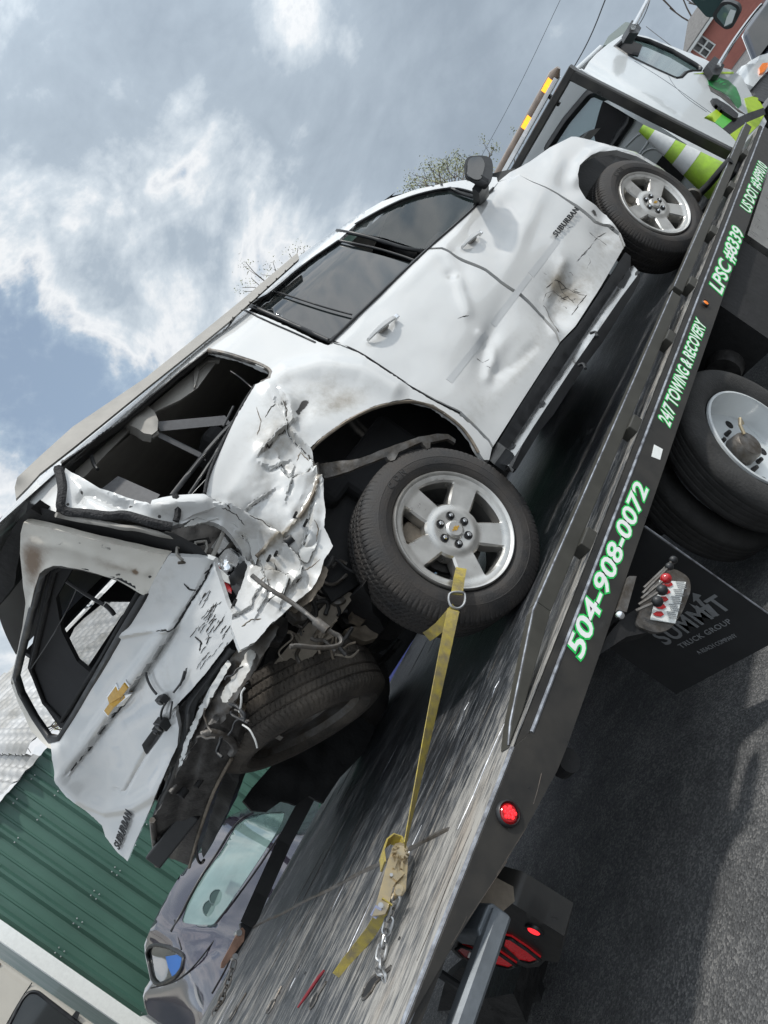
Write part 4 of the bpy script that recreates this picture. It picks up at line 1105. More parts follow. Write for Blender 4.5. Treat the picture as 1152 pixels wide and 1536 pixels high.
for i, c_ in enumerate(([(262, 942), (272, 925), (283, 907), (306, 871), (316, 848)], [(238, 942), (252, 939), (262, 944)], [(276, 875), (284, 884), (292, 886)], [(306, 862), (312, 856)], [(290, 958), (300, 966), (298, 978)], [(280, 1003), (276, 1018), (270, 1030)], [(102, 1160), (128, 1131), (150, 1100)], [(163, 1083), (184, 1058)])):
    tear('tear', c_, lambda P: onskin(P, .0), .004 if i in (0, 7) else .0025, M_UNDER, sk, (-.001, 0, 0), seed=120 + i)
rs = np.random.default_rng(5)
for i in range(48):
    c0_ = np.array([300 + rs.normal(24, 17), 930 + rs.normal(10, 34)]); d_ = np.array([.60, -.80]) * rs.uniform(4, 15); k_ = rs.normal(0, 1.2, 2); pl_ = [tuple(c0_ - d_), tuple(c0_ + k_), tuple(c0_ + d_)]
    if inside(np.array(pl_), SKIN).all(): tear('scratch', pl_, lambda P: onskin(P, .0), rs.uniform(.0008, .0021), M_CRACK, sk, (-.001, 0, 0), seed=140 + i)


def block(name, px, sz, lift, m, parent, rot=0):
    c = onskin([px], -lift)[0]; b_ = MB(); b_.box((-sz[0] / 2, -sz[1] / 2, -sz[2] / 2), (sz[0] / 2, sz[1] / 2, sz[2] / 2)); b_.box((-sz[0] * .7, -sz[1] * .3, -sz[2] * .3), (sz[0] * .7, sz[1] * .3, sz[2] * .3))
    R_ = Matrix.Rotation(rot, 3, 'X'); b_.v = [tuple(R_ @ Vector(v) + Vector(c)) for v in b_.v]
    return bevel(b_.put(name, m, parent), .004)


block('wire_connector', (247, 1045), (.03, .07, .035), .02, M_BLACK, sk, .3); block('latch_motor', (247, 1082), (.04, .06, .05), .02, M_BLACK, sk, .5); block('latch_motor', (240, 1090), (.03, .035, .03), .02, M_BLACK, sk, 1.0)
for ln, r in (([(217, 1012), (222, 1022), (230, 1032), (237, 1038)], .006), ([(252, 1050), (246, 1060), (244, 1072), (247, 1080)], .005), ([(280, 1003), (276, 1018), (272, 1024), (264, 1034)], .005), ([(262, 1048), (260, 1060), (256, 1076)], .004)):
    strip('loose_wire', ln, lambda P: onskin(P, -.018), r, M_WIRE, sk, 5)
# emblem: slanted cross in gold with a bright border
def emblem(c, ax, up, fn, parent, size=1.0):
    shape = [(-.90, .40), (-.40, .40), (-.32, 1), (.46, 1), (.40, .40), (1.02, .40), (.90, -.40), (.40, -.40), (.32, -1), (-.46, -1), (-.40, -.40), (-1.02, -.40)]
    C_ = np.array(c, float); A_ = np.array(ax, float); U_ = np.array(up, float)
    o = None
    for k, (g_, m, lf) in enumerate(((1.14, M_CHROME, -.010), (1.0, M_GOLD, -.014))):
        P = np.array([C_ + A_ * (x * (g_ if k else g_ * .985)) + U_ * (y * (1.18 if k == 0 else 1.0)) for x, y in shape])
        X = fn(P, lf); b_ = MB().prism([tuple(x) for x in X], (.012, 0, 0)).put('emblem' if k == 0 else 'emblem_face', m, parent if k == 0 else o)
        bevel(b_, .0025, 2); o = b_ if k == 0 else o


emblem((179, 1043), (15.5, -21.5), (-9.5, -7.5), lambda P, l: onskin(P, l), sk)
lettering('lettering', 'SUBURBAN', onskin([(181, 1273)], -.004)[0], onskin([(200, 1219)], -.004)[0], onskin([(171, 1269)], -.004)[0], M_BLACK, sk, bold=.03, ext=.004, lift=.004, space=1.1)
# rubber seal below the tailgate and the bare sill behind it
strip('tailgate_seal', [(334, 978), (312, 1010), (290, 1036), (272, 1062), (270, 1085), (268, 1112), (258, 1142), (244, 1180), (230, 1212), (222, 1234)], lambda P: TG(P), .024, M_BLACK, suv, 6, lift=(.045, 0, -.02))
SILL = SUV.smooth([(404, 938, 0, -.78), (357, 950, 0, -.85), (385, 1000, 0, -.95), (330, 1085, 0, -1.08), (270, 1065, 0, -1.03), (262, 1180, 0, -1.22), (228, 1230, 0, -1.28), (300, 1110, 0, -1.12), (231, 1290, 0, -1.36)], 1e-3)
sheet('torn_sill', [(357, 948), (404, 938), (412, 950), (402, 968), (384, 1002), (362, 1036), (334, 1084), (302, 1112), (280, 1148), (262, 1184), (240, 1226), (226, 1234), (245, 1180), (262, 1115), (268, 1065), (300, 1030), (338, 984)], SILL, M_STEELG, suv, step=4.5, thick=(.03, 0, 0), disp=lambda P: .05 * (folds(P, 44, 91, 4, .6) - .5) + .012 * (folds(P, 16, 92) - .5), jag=1.2, sharp=25)
sheet('pale_sill_strip', [(346, 984), (352, 990), (336, 1018), (312, 1060), (292, 1102), (282, 1136), (276, 1140), (284, 1104), (306, 1054), (326, 1016)], lambda P: SILL(P) + np.array([-.05, 0, 0]), M_TORN, suv, step=4, thick=(.02, 0, 0), disp=lambda P: .02 * folds(P, 18, 93), attrs={'dirt': lambda P: .2 + 0 * P[:, 0], 'chip': lambda P: .5 * (folds(P, 14, 95) < .3) + rag(P)}, jag=.8)
BEAM = SUV.smooth([(231, 1221, 0, -1.40), (240, 1290, 0, -1.40), (284, 1299, 0, -1.33), (348, 1133, 0, -1.10), (308, 1090, 0, -1.12), (271, 1150, 0, -1.25), (320, 1180, 0, -1.20)], 1e-3)
sheet('bumper_beam', [(231, 1222), (233, 1262), (236, 1293), (249, 1289), (266, 1292), (284, 1299), (293, 1268), (308, 1215), (326, 1172), (340, 1150), (349, 1134), (362, 1111), (355, 1098), (340, 1090), (324, 1085), (309, 1090), (293, 1116), (271, 1150), (256, 1180), (242, 1210)], BEAM, M_BEAM, suv, step=4.5, thick=(.10, 0, 0),
      disp=lambda P: .026 * (folds(P, 60, 101, 3) - .5) + .02 * np.exp(-(linedist(P, [(300, 1120), (285, 1170), (262, 1230), (250, 1285)]) / 8) ** 2), jag=.6, sharp=28)
strip('beam_lip', [(233, 1224), (236, 1262), (239, 1292)], lambda P: BEAM(P), .014, M_STEELG, suv, 6, lift=(-.02, 0, 0))
strip('beam_lip', [(286, 1298), (296, 1262), (312, 1212), (328, 1172), (350, 1134)], lambda P: BEAM(P), .008, M_RUST, suv, 6, lift=(-.012, 0, 0))
strip('torn_pipe', [(309, 1093), (322, 1088), (338, 1092), (352, 1100), (360, 1112), (352, 1122)], lambda P: BEAM(P), .016, M_STEELG, suv, 5, lift=(-.03, 0, 0))
a_ = BEAM([(254, 1258)])[0] + np.array([-.10, 0, 0]); b_ = BEAM([(282, 1228)])[0] + np.array([.05, .0, 0])
hr = MB(); hr.beam(tuple(a_), tuple(b_), .085, .085); bevel(hr.put('hitch_receiver', M_BLACK, suv), .008)
hm = MB(); d_ = (b_ - a_) / np.linalg.norm(b_ - a_); hm.beam(tuple(a_ - d_ * .003), tuple(a_ + d_ * .02), .066, .066); hm.put('receiver_mouth', M_UNDER, suv)
for p, r in (((276, 1186), .020), ((300, 1172), .012), ((262, 1180), .010)):
    c = BEAM([p])[0]; MB().lathe([(c[0] - .028, .001), (c[0] - .028, r), (c[0] + .01, r)], (0, c[1], c[2]), 'x', 12).put('beam_bolt', M_UNDER if r > .011 else M_STEELG, suv)
strip('safety_chain_bracket', [(294, 1268), (296, 1290), (302, 1296), (306, 1290)], lambda P: BEAM(P), .008, M_STEELD, suv, 5)

# crushed corner: lamp reflectors, red lens shards, clips, cables
DEB = lambda P, o=-.02: quarter_map(P) + np.array([0, .10 + o, 0])


def shard(name, poly, m, off, th=.008, parent=None, relief=.03, step=4, lam=14):
    return sheet(name, poly, lambda P: DEB(P, off), m, parent or suv, step=step, thick=(0, th, 0), disp=lambda P: relief * .42 * (folds(P, lam * 2.0, len(poly) * 7 + 1, 3, .7) - .5), sharp=20)


AT0 = {'dirt': lambda P: .2 + 0 * P[:, 0], 'chip': lambda P: .3 * (folds(P, 14, 95) < .25)}
lamp = shard('lamp_reflector', [(326, 834), (340, 818), (356, 814), (369, 824), (374, 842), (364, 862), (352, 870), (336, 864), (326, 850)], M_CHROME, -.06, relief=.06)
shard('lamp_reflector', [(320, 812), (334, 792), (348, 790), (352, 800), (342, 812), (332, 822)], M_CHROME, -.05, relief=.05, step=3)
shard('lamp_reflector', [(266, 808), (284, 806), (290, 812), (286, 826), (272, 828), (266, 820)], M_CHROME, -.02, relief=.03, step=3)
shard('lamp_housing', [(344, 862), (358, 846), (370, 836), (376, 850), (374, 870), (372, 896), (362, 900), (350, 880)], M_BLACK, -.08, relief=.06)
shard('lamp_housing', [(356, 812), (366, 818), (372, 836), (362, 826)], M_BLACK, -.08)
shard('lamp_housing', [(286, 796), (318, 790), (322, 798), (300, 802), (286, 804)], M_UNDER, -.01)
shard('red_lens_shard', [(316, 834), (327, 838), (337, 856), (350, 876), (349, 886), (337, 878), (326, 862), (319, 848)], M_RED, -.07, relief=.02)
shard('red_lens_shard', [(308, 833), (322, 836), (320, 840), (308, 838)], M_RED, -.05, relief=.02)
shard('lens_shard', [(326, 846), (336, 852), (346, 862), (348, 872), (338, 868)], M_PRINT, -.075, relief=.01)
for poly in ([(268, 812), (282, 808), (288, 822), (276, 830), (268, 822)], [(296, 804), (312, 802), (314, 812), (306, 832), (296, 828)]):
    strip('lamp_frame', poly, lambda P: DEB(P, -.045), .006, M_TRIM, suv, 4, closed=True)
strip('lamp_frame', [(318, 834), (326, 818), (334, 800), (338, 790)], lambda P: DEB(P, -.06), .010, M_TRIM, suv, 4)
strip('lamp_frame', [(270, 834), (292, 832), (310, 834)], lambda P: DEB(P, -.04), .006, M_STEELG, suv, 4)
cable = [(372, 874), (384, 884), (400, 896), (418, 906), (436, 918), (452, 930), (468, 944), (478, 952), (492, 960), (502, 964), (505, 974), (496, 980), (470, 982), (440, 978), (428, 980)]
strip('wiring_harness', cable, lambda P: DEB(P, -.17), .009, M_STEELG, suv, 5)
strip('harness_connector', [(464, 943), (482, 957)], lambda P: DEB(P, -.18), .018, M_STEELG, suv, 5)
strip('grey_clip', [(428, 816), (438, 808)], lambda P: DEB(P, -.11), .020, M_BLACK, suv, 4)
for p in ((401, 842), (411, 836), (456, 789), (350, 908), (440, 778)):
    c = quarter_map([p])[0]; MB().lathe([(c[1] - .05, .001), (c[1] - .052, .006), (c[1] + .02, .006)], (c[0], 0, c[2]), 'y', 10).put('panel_hole', M_UNDER, suv)
# white torn flaps standing out of the crushed corner
FL = {'dirt': lambda P: .25 * folds(P, 30, 8), 'chip': lambda P: .5 * (folds(P, 26, 97, 3) < .13) + rag(P)}


def flap(poly, off, amp=.06, lam=22, seed=1, m=M_TORN):
    sheet('torn_flap', poly, lambda P: DEB(P, off), m, suv, step=3.2, thick=(0, .012, 0), disp=lambda P: .5 * amp * (folds(P, lam * 1.9, seed, 3, .6) - .5), attrs=FL if m is M_TORN else None, jag=.7, seed=seed, sharp=22)


flap([(282, 784), (305, 768), (335, 764), (362, 772), (385, 790), (395, 812), (388, 830), (384, 846), (378, 830), (372, 806), (352, 788), (325, 778), (300, 784), (276, 790)], -.10, .07, 26, 2)
flap([(388, 836), (402, 826), (420, 822), (436, 832), (452, 846), (454, 864), (440, 872), (424, 866), (410, 858), (396, 856)], -.10, .06, 24, 3)
flap([(440, 800), (456, 772), (472, 776), (482, 790), (476, 816), (462, 842), (452, 838)], -.09, .06, 24, 6)
flap([(478, 778), (490, 768), (492, 792), (498, 812), (486, 836), (474, 856), (470, 840), (480, 812)], -.06, .08, 16, 7)
flap([(490, 838), (498, 846), (490, 870), (470, 896), (448, 910), (436, 906), (458, 886), (478, 860)], -.05, .06, 16, 11, M_RUST)

# --- wheel wells
sheet('wheel_liner', [(455, 690), (470, 655), (519, 622), (565, 600), (615, 590), (655, 600), (692, 628), (725, 670), (735, 700), (700, 760), (640, 800), (560, 860), (500, 900), (470, 860)], lambda P: side(P, .30), M_UNDER, suv, step=14, thick=(0, .03, 0), disp=lambda P: .05 * folds(P, 80, 2))
sheet('wheel_liner', [(860, 290), (870, 240), (896, 226), (925, 224), (955, 234), (1006, 268), (1020, 300), (1000, 380), (950, 400), (920, 370)], lambda P: side(P, .28), M_UNDER, suv, step=14, thick=(0, .03, 0))
sheet('torn_arch_trim', [(478, 696), (493, 693), (537, 689), (577, 673), (600, 664), (628, 655), (655, 651), (672, 651), (684, 659), (683, 664), (672, 658), (646, 663), (645, 672), (640, 674), (633, 662), (599, 677), (592, 690), (586, 691), (580, 684), (551, 695), (520, 708), (489, 717), (480, 712)], SUV.smooth([(478, 700, 1, .14), (540, 690, 1, .03), (600, 668, 1, -.02), (640, 665, 1, -.02), (684, 660, 1, .03)]), M_STEELG, suv, step=4, thick=(0, .02, 0), disp=lambda P: .02 * (folds(P, 30, 5) - .5))
strip('arch_lip', [(464, 674), (475, 662), (490, 650), (519, 629), (562, 608), (613, 598), (650, 607), (687, 633), (705, 655), (717, 677)], lambda P: quarter_map(P), .008, M_RUST, suv, 6, lift=(0, .006, -.006))
sheet('inner_wing', [(486, 720), (510, 700), (560, 690), (560, 860), (510, 980), (430, 990), (470, 900), (500, 820)], lambda P: side(P, .55), M_UNDER, suv, step=16, thick=(0, .03, 0), disp=lambda P: .08 * folds(P, 50, 2))
# --- running board
RB = SUV.smooth([(786, 637, 1, -.02), (948, 399, 1, -.02), (800, 640, 1, -.13), (958, 411, 1, -.13), (745, 700, 1, -.02), (760, 702, 1, -.13)])
sheet('running_board', [(748, 695), (786, 638), (848, 545), (920, 437), (944, 402), (950, 398), (956, 405), (957, 412), (930, 448), (858, 552), (800, 640), (763, 699)], RB, M_CHROME, suv, step=8, thick=(0, .02, -.03), disp=lambda P: 0 * P[:, 0])
RBS = lambda P: SUV.smooth([(800, 640, 1, -.132), (957, 412, 1, -.132), (763, 699, 1, -.132), (815, 640, 1, -.115), (966, 425, 1, -.115)])(P)
sheet('step_side', [(763, 700), (800, 641), (858, 553), (930, 449), (957, 412), (957, 404), (960, 420), (950, 440), (905, 512), (880, 545), (830, 622), (812, 644), (775, 704)], RBS, M_BLACK, suv, step=8, thick=(0, .03, 0))
sheet('sill_cover', [(738, 690), (742, 672), (776, 615), (812, 559), (841, 515), (865, 491), (899, 440), (938, 378), (946, 384), (946, 400), (920, 438), (848, 546), (786, 640), (750, 696)], lambda P: side(P, .012), M_BLACK, suv, step=9, thick=(0, .03, 0))
MB().beam(tuple(RB([(758, 690)])[0]), tuple(RB([(744, 678)])[0]), .09, .06).put('step_end_cap', M_BLACK, suv)
for p in ((886, 500), (868, 548)): strip('torn_step_clip', [p, (p[0] + 8, p[1] - 3), (p[0] + 10, p[1] + 5)], lambda P: RB(P), .008, M_BLACK, suv, 4)
MB().box((.5, .25, .30), (2.7, 1.8, .42)).put('chassis_floor', M_UNDER, suv)

# --- wheels
TR, TW = .418, .262


def tyre_mesh():
    na = 640; prof = [(.036, .270), (.014, .279), (.002, .290), (-.005, .301), (-.009, .312), (-.0105, .3125), (-.013, .330), (-.011, .345), (-.012, .3465), (-.006, .362), (.003, .384), (.014, .401), (.022, .410)]
    tread = [(y, TR - .008 * (abs(y - TW / 2) / (TW / 2)) ** 3) for y in np.linspace(.030, TW - .030, 34)]
    back = [(TW - y, r) for y, r in prof[::-1]]
    P_ = prof + tread + back; V = np.zeros((na, len(P_), 3))
    ang = np.arange(na) * 2 * math.pi / na
    for j, (y, r) in enumerate(P_):
        rr = np.full(na, r)
        if len(prof) <= j < len(prof) + 34:
            c = abs(y - TW / 2)
            if min(abs(y - g_) for g_ in (.062, .105, .157, .200)) < .0042: rr = rr - .009
            ph = (ang * 107 / (2 * math.pi) + (y * 34 if .062 < y < .2 else 0) + .25 * math.sin(y * 120)) % 1
            rr = rr - np.where(ph < .17, .0055, 0)
        elif j in (11, 12, len(P_) - 12, len(P_) - 13):
            ph = (ang * 107 / (2 * math.pi)) % 1; rr = rr - np.where(ph < .2, .005, 0)
        elif j == 10 or j == len(P_) - 11:
            ph = (ang * 160 / (2 * math.pi)) % 1; rr = rr - np.where(ph < .4, .0025, 0)
        V[:, j] = np.stack([rr * np.cos(ang), np.full(na, y), rr * np.sin(ang)], 1)
    n = len(P_); F = [(i * n + j, i * n + j + 1, ((i + 1) % na) * n + j + 1, ((i + 1) % na) * n + j) for i in range(na) for j in range(n - 1)]
    return V.reshape(-1, 3), F


def rim_mesh(ph):
    R1 = .262
    holes = []
    for k in range(5):
        a0 = ph + k * 2 * math.pi / 5; a1 = a0 + 2 * math.pi / 5; po = []
        for r, rev in ((.122, False), (.240, True)):
            hw = .045 if r < .2 else .054
            s_, e_ = a0 + math.asin(hw / r), a1 - math.asin(hw / r); t = np.linspace(s_, e_, 9)
            po += [(r * math.cos(x), r * math.sin(x)) for x in (t[::-1] if rev else t)]
        holes.append(rounded(po, .010, 3))
    P, F = cells([(R1 * math.cos(x), R1 * math.sin(x)) for x in np.linspace(0, 2 * math.pi, 90, endpoint=False)], .011, holes)
    r = np.hypot(P[:, 0], P[:, 1])
    y = np.interp(r, [0, .05, .095, .12, .23, .246, R1], [.014, .014, .010, .017, .010, .004, .002])
    # spokes crowned along their middle
    th = np.arctan2(P[:, 1], P[:, 0]) - ph; dth = (th + math.pi / 5) % (2 * math.pi / 5) - math.pi / 5
    X = np.stack([P[:, 0], y, P[:, 1]], 1)
    nn = np.cross(X[F[:, 1]] - X[F[:, 0]], X[F[:, 2]] - X[F[:, 0]]); F = np.where((nn[:, 1] > 0)[:, None], F[:, ::-1], F)
    cnt = {(f[i], f[(i + 1) % 3]) for f in F for i in range(3)}; bd = [(a, b) for a, b in cnt if (b, a) not in cnt]
    n = len(X); bv = sorted({a for e in bd for a in e}); i1 = {v: n + i for i, v in enumerate(bv)}; i2 = {v: n + len(bv) + i for i, v in enumerate(bv)}
    hc = [np.mean(h, 0) for h in holes]
    E1 = []; E2 = []
    for v in bv:
        p = P[v]
        if r[v] > R1 - .004: E1.append((p[0], .010, p[1])); E2.append((p[0], .04, p[1]))
        else:
            c = min(hc, key=lambda q: np.hypot(*(q - p))); q = p + (c - p) / np.linalg.norm(c - p) * .009; q2 = p + (c - p) / np.linalg.norm(c - p) * .013
            E1.append((q[0], y[v] + .010, q[1])); E2.append((q2[0], y[v] + .065, q2[1]))
    F_ = [tuple(f) for f in F] + [(b, a, i1[a], i1[b]) for a, b in bd] + [(i1[b], i1[a], i2[a], i2[b]) for a, b in bd]
    return np.concatenate([X, np.array(E1), np.array(E2)]), F_


def px_ang(p):
    q = side([p], 0.02)[0]; return math.atan2(q[2] - .398, q[0])


PH = px_ang((698, 724))
tv, tf = tyre_mesh()


def make_wheel():
    v, f = rim_mesh(PH); w = build('wheel', v, f, M_ALLOY, suv, smooth=True, sharp=28)
    build('tyre', tv, tf, M_RUBBER, w, smooth=True, sharp=40)
    m = MB(); m.lathe([(.004, .259), (-.006, .266), (-.008, .273), (.0, .279), (.016, .279), (.03, .274)], n=90); m.put('rim_lip', M_ALLOY, w, smooth=True, sharp=50)
    m = MB(); m.lathe([(.010, .260), (.03, .252), (.08, .245), (.14, .242), (.24, .25)], n=60); m.put('rim_barrel', M_ALLOYD, w, smooth=True)
    m = MB(); m.lathe([(.10, .0), (.10, .165), (.125, .165), (.125, .0)], n=40); m.lathe([(.06, 0), (.06, .08), (.10, .085)], n=24); m.put('brake_disc', M_STEELD, w, smooth=True, sharp=30)
    m = MB(); m.box((-.15, .07, .06), (-.05, .16, .19)); bevel(m.put('brake_caliper', M_RUST, w), .02)
    m = MB(); m.lathe([(-.004, .0), (-.004, .032), (.0, .039), (.004, .042), (.016, .043)], n=36); cap = m.put('centre_cap', M_ALLOY, w, smooth=True, sharp=25)
    for k in range(6):
        a = PH + math.pi / 6 + k * math.pi / 3; c = (.066 * math.cos(a), .002, .066 * math.sin(a))
        m = MB(); m.lathe([(.0085, .0), (.0075, .0175), (.005, .019)], c, n=16); m.put('nut_recess', M_UNDER, w)
        m = MB(); m.lathe([(-.008, .0), (-.008, .007), (-.004, .0105), (.010, .0115)], c, n=6); m.put('lug_nut', M_CHROME, w, smooth=True, sharp=30)
    return w


wh = make_wheel(); wh.location = (0, .0, .414); wh.rotation_euler = (0, 0, math.radians(-5))
# small emblem on the cap and raised letters on the rear tyre
def em_cap(P, l):
    P = np.asarray(P, float); return np.stack([P[:, 0], np.full(len(P), -.006 + l * .2), P[:, 1]], 1)


eb = MB(); dv = Vector((math.cos(PH - .6), 0, math.sin(PH - .6))); du = Vector((-dv.z, 0, dv.x))
eb.prism([tuple(dv * x * .020 + du * y * .009 + Vector((0, -.007, 0))) for x, y in [(-.90, .40), (-.40, .40), (-.32, 1), (.46, 1), (.40, .40), (1.02, .40), (.90, -.40), (.40, -.40), (.32, -1), (-.46, -1), (-.40, -.40), (-1.02, -.40)]], (0, .005, 0)); eb.put('emblem', M_GOLD, wh)
for ch, p in (('C', (585, 737)), ('O', (590, 724)), ('N', (597, 713))):
    a = px_ang(p); r = .332; e = Vector((math.sin(a), 0, -math.cos(a))); u = Vector((math.cos(a), 0, math.sin(a))); A0 = u * (r - .012) - e * .012 + Vector((0, -.012, 0))
    lettering('sidewall_letter', ch, tuple(A0), tuple(A0 + e * .024), tuple(A0 + u * .026), M_TRUBBER, wh, bold=.02, lift=.0, ext=.0025)
for (loc, rz) in (((3.313, -.005, .392), math.radians(-6)), ((-.10, 2.05, .410), math.pi), ((3.313, 2.05, .392), math.pi - .25)):
    c = copy_tree(wh, suv); c.location = loc; c.rotation_euler = (0, 0, rz)
# spare wheel hanging under the tail
sp = build('spare_wheel', tv, tf, M_SPARE, suv, smooth=True, sharp=40)
sp.location = tuple(SUV.plane([(464, 1096)], 1, [.86])[0])
m = MB(); m.lathe([(.03, .278), (.02, .270), (.05, .255), (.07, .20), (.06, .12), (.09, .10), (.085, .0)], n=48); m.put('spare_rim', M_STEELG, sp, smooth=True)
SPARE_N = Vector((-.52, -.08, -.85)).normalized()               # direction its open face looks
sp.rotation_euler = (-SPARE_N).to_track_quat('Y', 'Z').to_euler()
# axle, frame rails, springs, pipes
m = MB(); m.tube([(0, .25, .40), (0, 1.85, .40)], .05, 14); m.tube([(.0, .95, .40), (.0, 1.15, .40)], [.14, .14], 16); m.put('rear_axle', M_STEELD, suv, smooth=True)
for wy in (.55, 1.5):
    MB().beam((.45, wy, .56), (3.8, wy, .52), .08, .16).put('frame_rail', M_STEELD, suv)
FRR = SUV.smooth([(398, 1011, 1, .52), (533, 887, 1, .36), (446, 953, 1, .40), (475, 978, 1, .44), (420, 1044, 1, .56)])
sheet('bent_frame_rail', [(398, 1011), (420, 1044), (446, 1012), (475, 978), (505, 930), (535, 890), (508, 884), (480, 915), (446, 953)], FRR, M_TAN, suv, step=6, thick=(.02, .07, 0), disp=lambda P: .02 * folds(P, 50, 12), holes=[[(431, 990), (437, 986), (443, 990), (444, 997), (437, 1000), (431, 997)]])
UB = lambda P, w=.45: SUV.plane(P, 1, np.full(len(P), w))
for nm, poly, w_, m_, am in (
        ('shock_tower', [(356, 994), (366, 986), (380, 984), (388, 996), (388, 1012), (378, 1022), (360, 1018), (352, 1008)], .55, M_BLACK, .05),
        ('shock_sleeve', [(347, 1018), (356, 1010), (372, 1012), (374, 1022), (360, 1028), (348, 1028)], .52, M_CHROME, .03),
        ('torn_bracket', [(348, 1040), (366, 1030), (382, 1016), (396, 1012), (412, 1018), (416, 1034), (412, 1046), (398, 1046), (386, 1036), (374, 1050), (366, 1070), (372, 1082), (358, 1076), (352, 1060)], .56, M_RUST, .08),
        ('heat_shield', [(404, 1050), (420, 1048), (436, 1062), (436, 1078), (430, 1094), (425, 1106), (412, 1098), (398, 1086), (392, 1076), (400, 1062)], .66, M_STEELG, .05),
        ('tan_bracket', [(374, 1062), (386, 1054), (394, 1066), (396, 1082), (384, 1092), (374, 1094), (370, 1080)], .70, M_RUST, .03),
        ('fuel_filler_can', [(438, 900), (452, 892), (466, 896), (470, 912), (462, 926), (446, 930), (434, 918)], .30, M_STEELG, .04),
        ('shock_dust_boot', [(402, 930), (416, 920), (432, 926), (434, 944), (424, 962), (406, 962), (398, 948)], .26, M_STEELD, .05),
        ('exhaust_hanger', [(518, 944), (530, 938), (546, 936), (566, 930), (572, 942), (566, 956), (550, 960), (530, 954)], .5, M_RUST, .03),
        ('suspension_arm', [(500, 890), (545, 872), (570, 890), (560, 930), (520, 936), (498, 916)], .5, M_STEELD, .06),
        ('exhaust_box', [(530, 906), (555, 898), (562, 914), (548, 930), (532, 924)], .42, M_RUST, .05)):
    sheet(nm, poly, lambda P, w_=w_: UB(P, w_), m_, suv, step=4, thick=(0, .06, 0), disp=lambda P, am=am: am * (1 - np.clip(linedist(P, [np.mean(poly, 0) - np.array([4, 3]), np.mean(poly, 0) + np.array([4, 3])]) / 26, 0, 1)) + am * .5 * (folds(P, 20, 7) - .5), sharp=30)
for ln, r, w_ in (([(470, 906), (486, 900), (494, 906), (488, 922)], .010, .36), ([(468, 900), (476, 916), (470, 936)], .010, .30), ([(502, 888), (516, 880), (534, 878)], .010, .4), ([(480, 870), (500, 880), (520, 862)], .008, .3),
                  ([(498, 850), (508, 840), (520, 846)], .008, .3), ([(560, 1005), (580, 985), (600, 962)], .020, 1.2), ([(440, 870), (470, 880), (486, 862), (500, 836)], .012, .28)):
    strip('broken_pipe', ln, lambda P, w_=w_: UB(P, w_), r, M_STEELD if r > .009 else M_STEELG, suv, 5)
MB().tube([(-.1, .45, .42), (-.1, .48, .80)], .05, 10).put('coil_spring', M_STEELD, suv)

sheet('dark_gap_sheet', [(380, 1180), (440, 1112), (520, 1060), (566, 1088), (548, 1128), (512, 1165), (486, 1204), (466, 1192), (446, 1206), (424, 1200), (402, 1216), (380, 1214), (366, 1200)], lambda P: UB(P, 1.72), M_UNDER, suv, step=10, thick=(0, .03, 0), disp=lambda P: .06 * folds(P, 40, 6))  # added dark sheet, fills the gap below the far rear tyre

sheet('torn_flap', [(392, 948), (380, 975), (360, 1000), (352, 1018), (362, 1022), (384, 996), (400, 968), (406, 950)], lambda P: SILL(P) + np.array([-.10, 0, 0]), M_TORN, suv, step=3, thick=(.01, .004, 0), disp=lambda P: .03 * (folds(P, 22, 60, 3) - .5), attrs={'dirt': lambda P: .5 + 0 * P[:, 0], 'chip': lambda P: .3 * (folds(P, 20, 3) < .3)}, jag=.8, seed=2, sharp=25)

# loose wires, hoses and brackets hanging behind the crushed corner
rs = np.random.default_rng(31)
for i in range(22):
    c0_ = np.array([rs.uniform(430, 545), rs.uniform(850, 985)]); pl_ = [tuple(c0_)]
    an_ = rs.uniform(0, 6.28)
    for k in range(5):
        an_ += rs.normal(0, .7); c0_ = c0_ + np.array([math.cos(an_), math.sin(an_)]) * rs.uniform(6, 15); pl_.append(tuple(c0_))
    strip('loose_hose', pl_, lambda P, w_=rs.uniform(.24, .42): UB(P, w_), rs.uniform(.003, .010), [M_WIRE, M_STEELG, M_STEELD, M_TAN, M_RUST][i % 5], suv, 4)
for i in range(12):
    c0_ = np.array([rs.uniform(440, 540), rs.uniform(850, 960)]); n_ = rs.integers(5, 8); pl_ = [tuple(c0_ + np.array([math.cos(t), math.sin(t)]) * rs.uniform(5, 15)) for t in np.linspace(0, 6.28, n_, endpoint=False)]
    sheet('broken_bracket', pl_, lambda P, w_=rs.uniform(.32, .5): UB(P, w_), [M_STEELG, M_STEELD, M_BEAM, M_RUST][i % 4], suv, step=4, thick=(0, .03, 0), disp=lambda P, i=i: .03 * folds(P, 14, i), sharp=25)
for i in range(10):
    c0_ = np.array([rs.uniform(345, 400), rs.uniform(960, 1085)]); pl_ = [tuple(c0_)]; an_ = rs.uniform(0, 6.28)
    for k in range(4):
        an_ += rs.normal(0, .6); c0_ = c0_ + np.array([math.cos(an_), math.sin(an_)]) * rs.uniform(5, 12); pl_.append(tuple(c0_))
    strip('loose_wire', pl_, lambda P: SILL(P) + np.array([-.12, 0, 0]), rs.uniform(.003, .007), [M_WIRE, M_STEELG, M_BLACK, M_TORN][i % 4], suv, 4)

# ================================================================== the tow truck
truck = thing('tow_truck', 'flatbed tow truck with long black side rail lettered in green and white cab', 'tow truck', (3.6, 3.36, 0))
W = lambda P, ax, v: WORLD.plane(P, ax, np.full(len(np.asarray(P).reshape(-1, 2)), v))
YN, YF = 1.945, 4.665
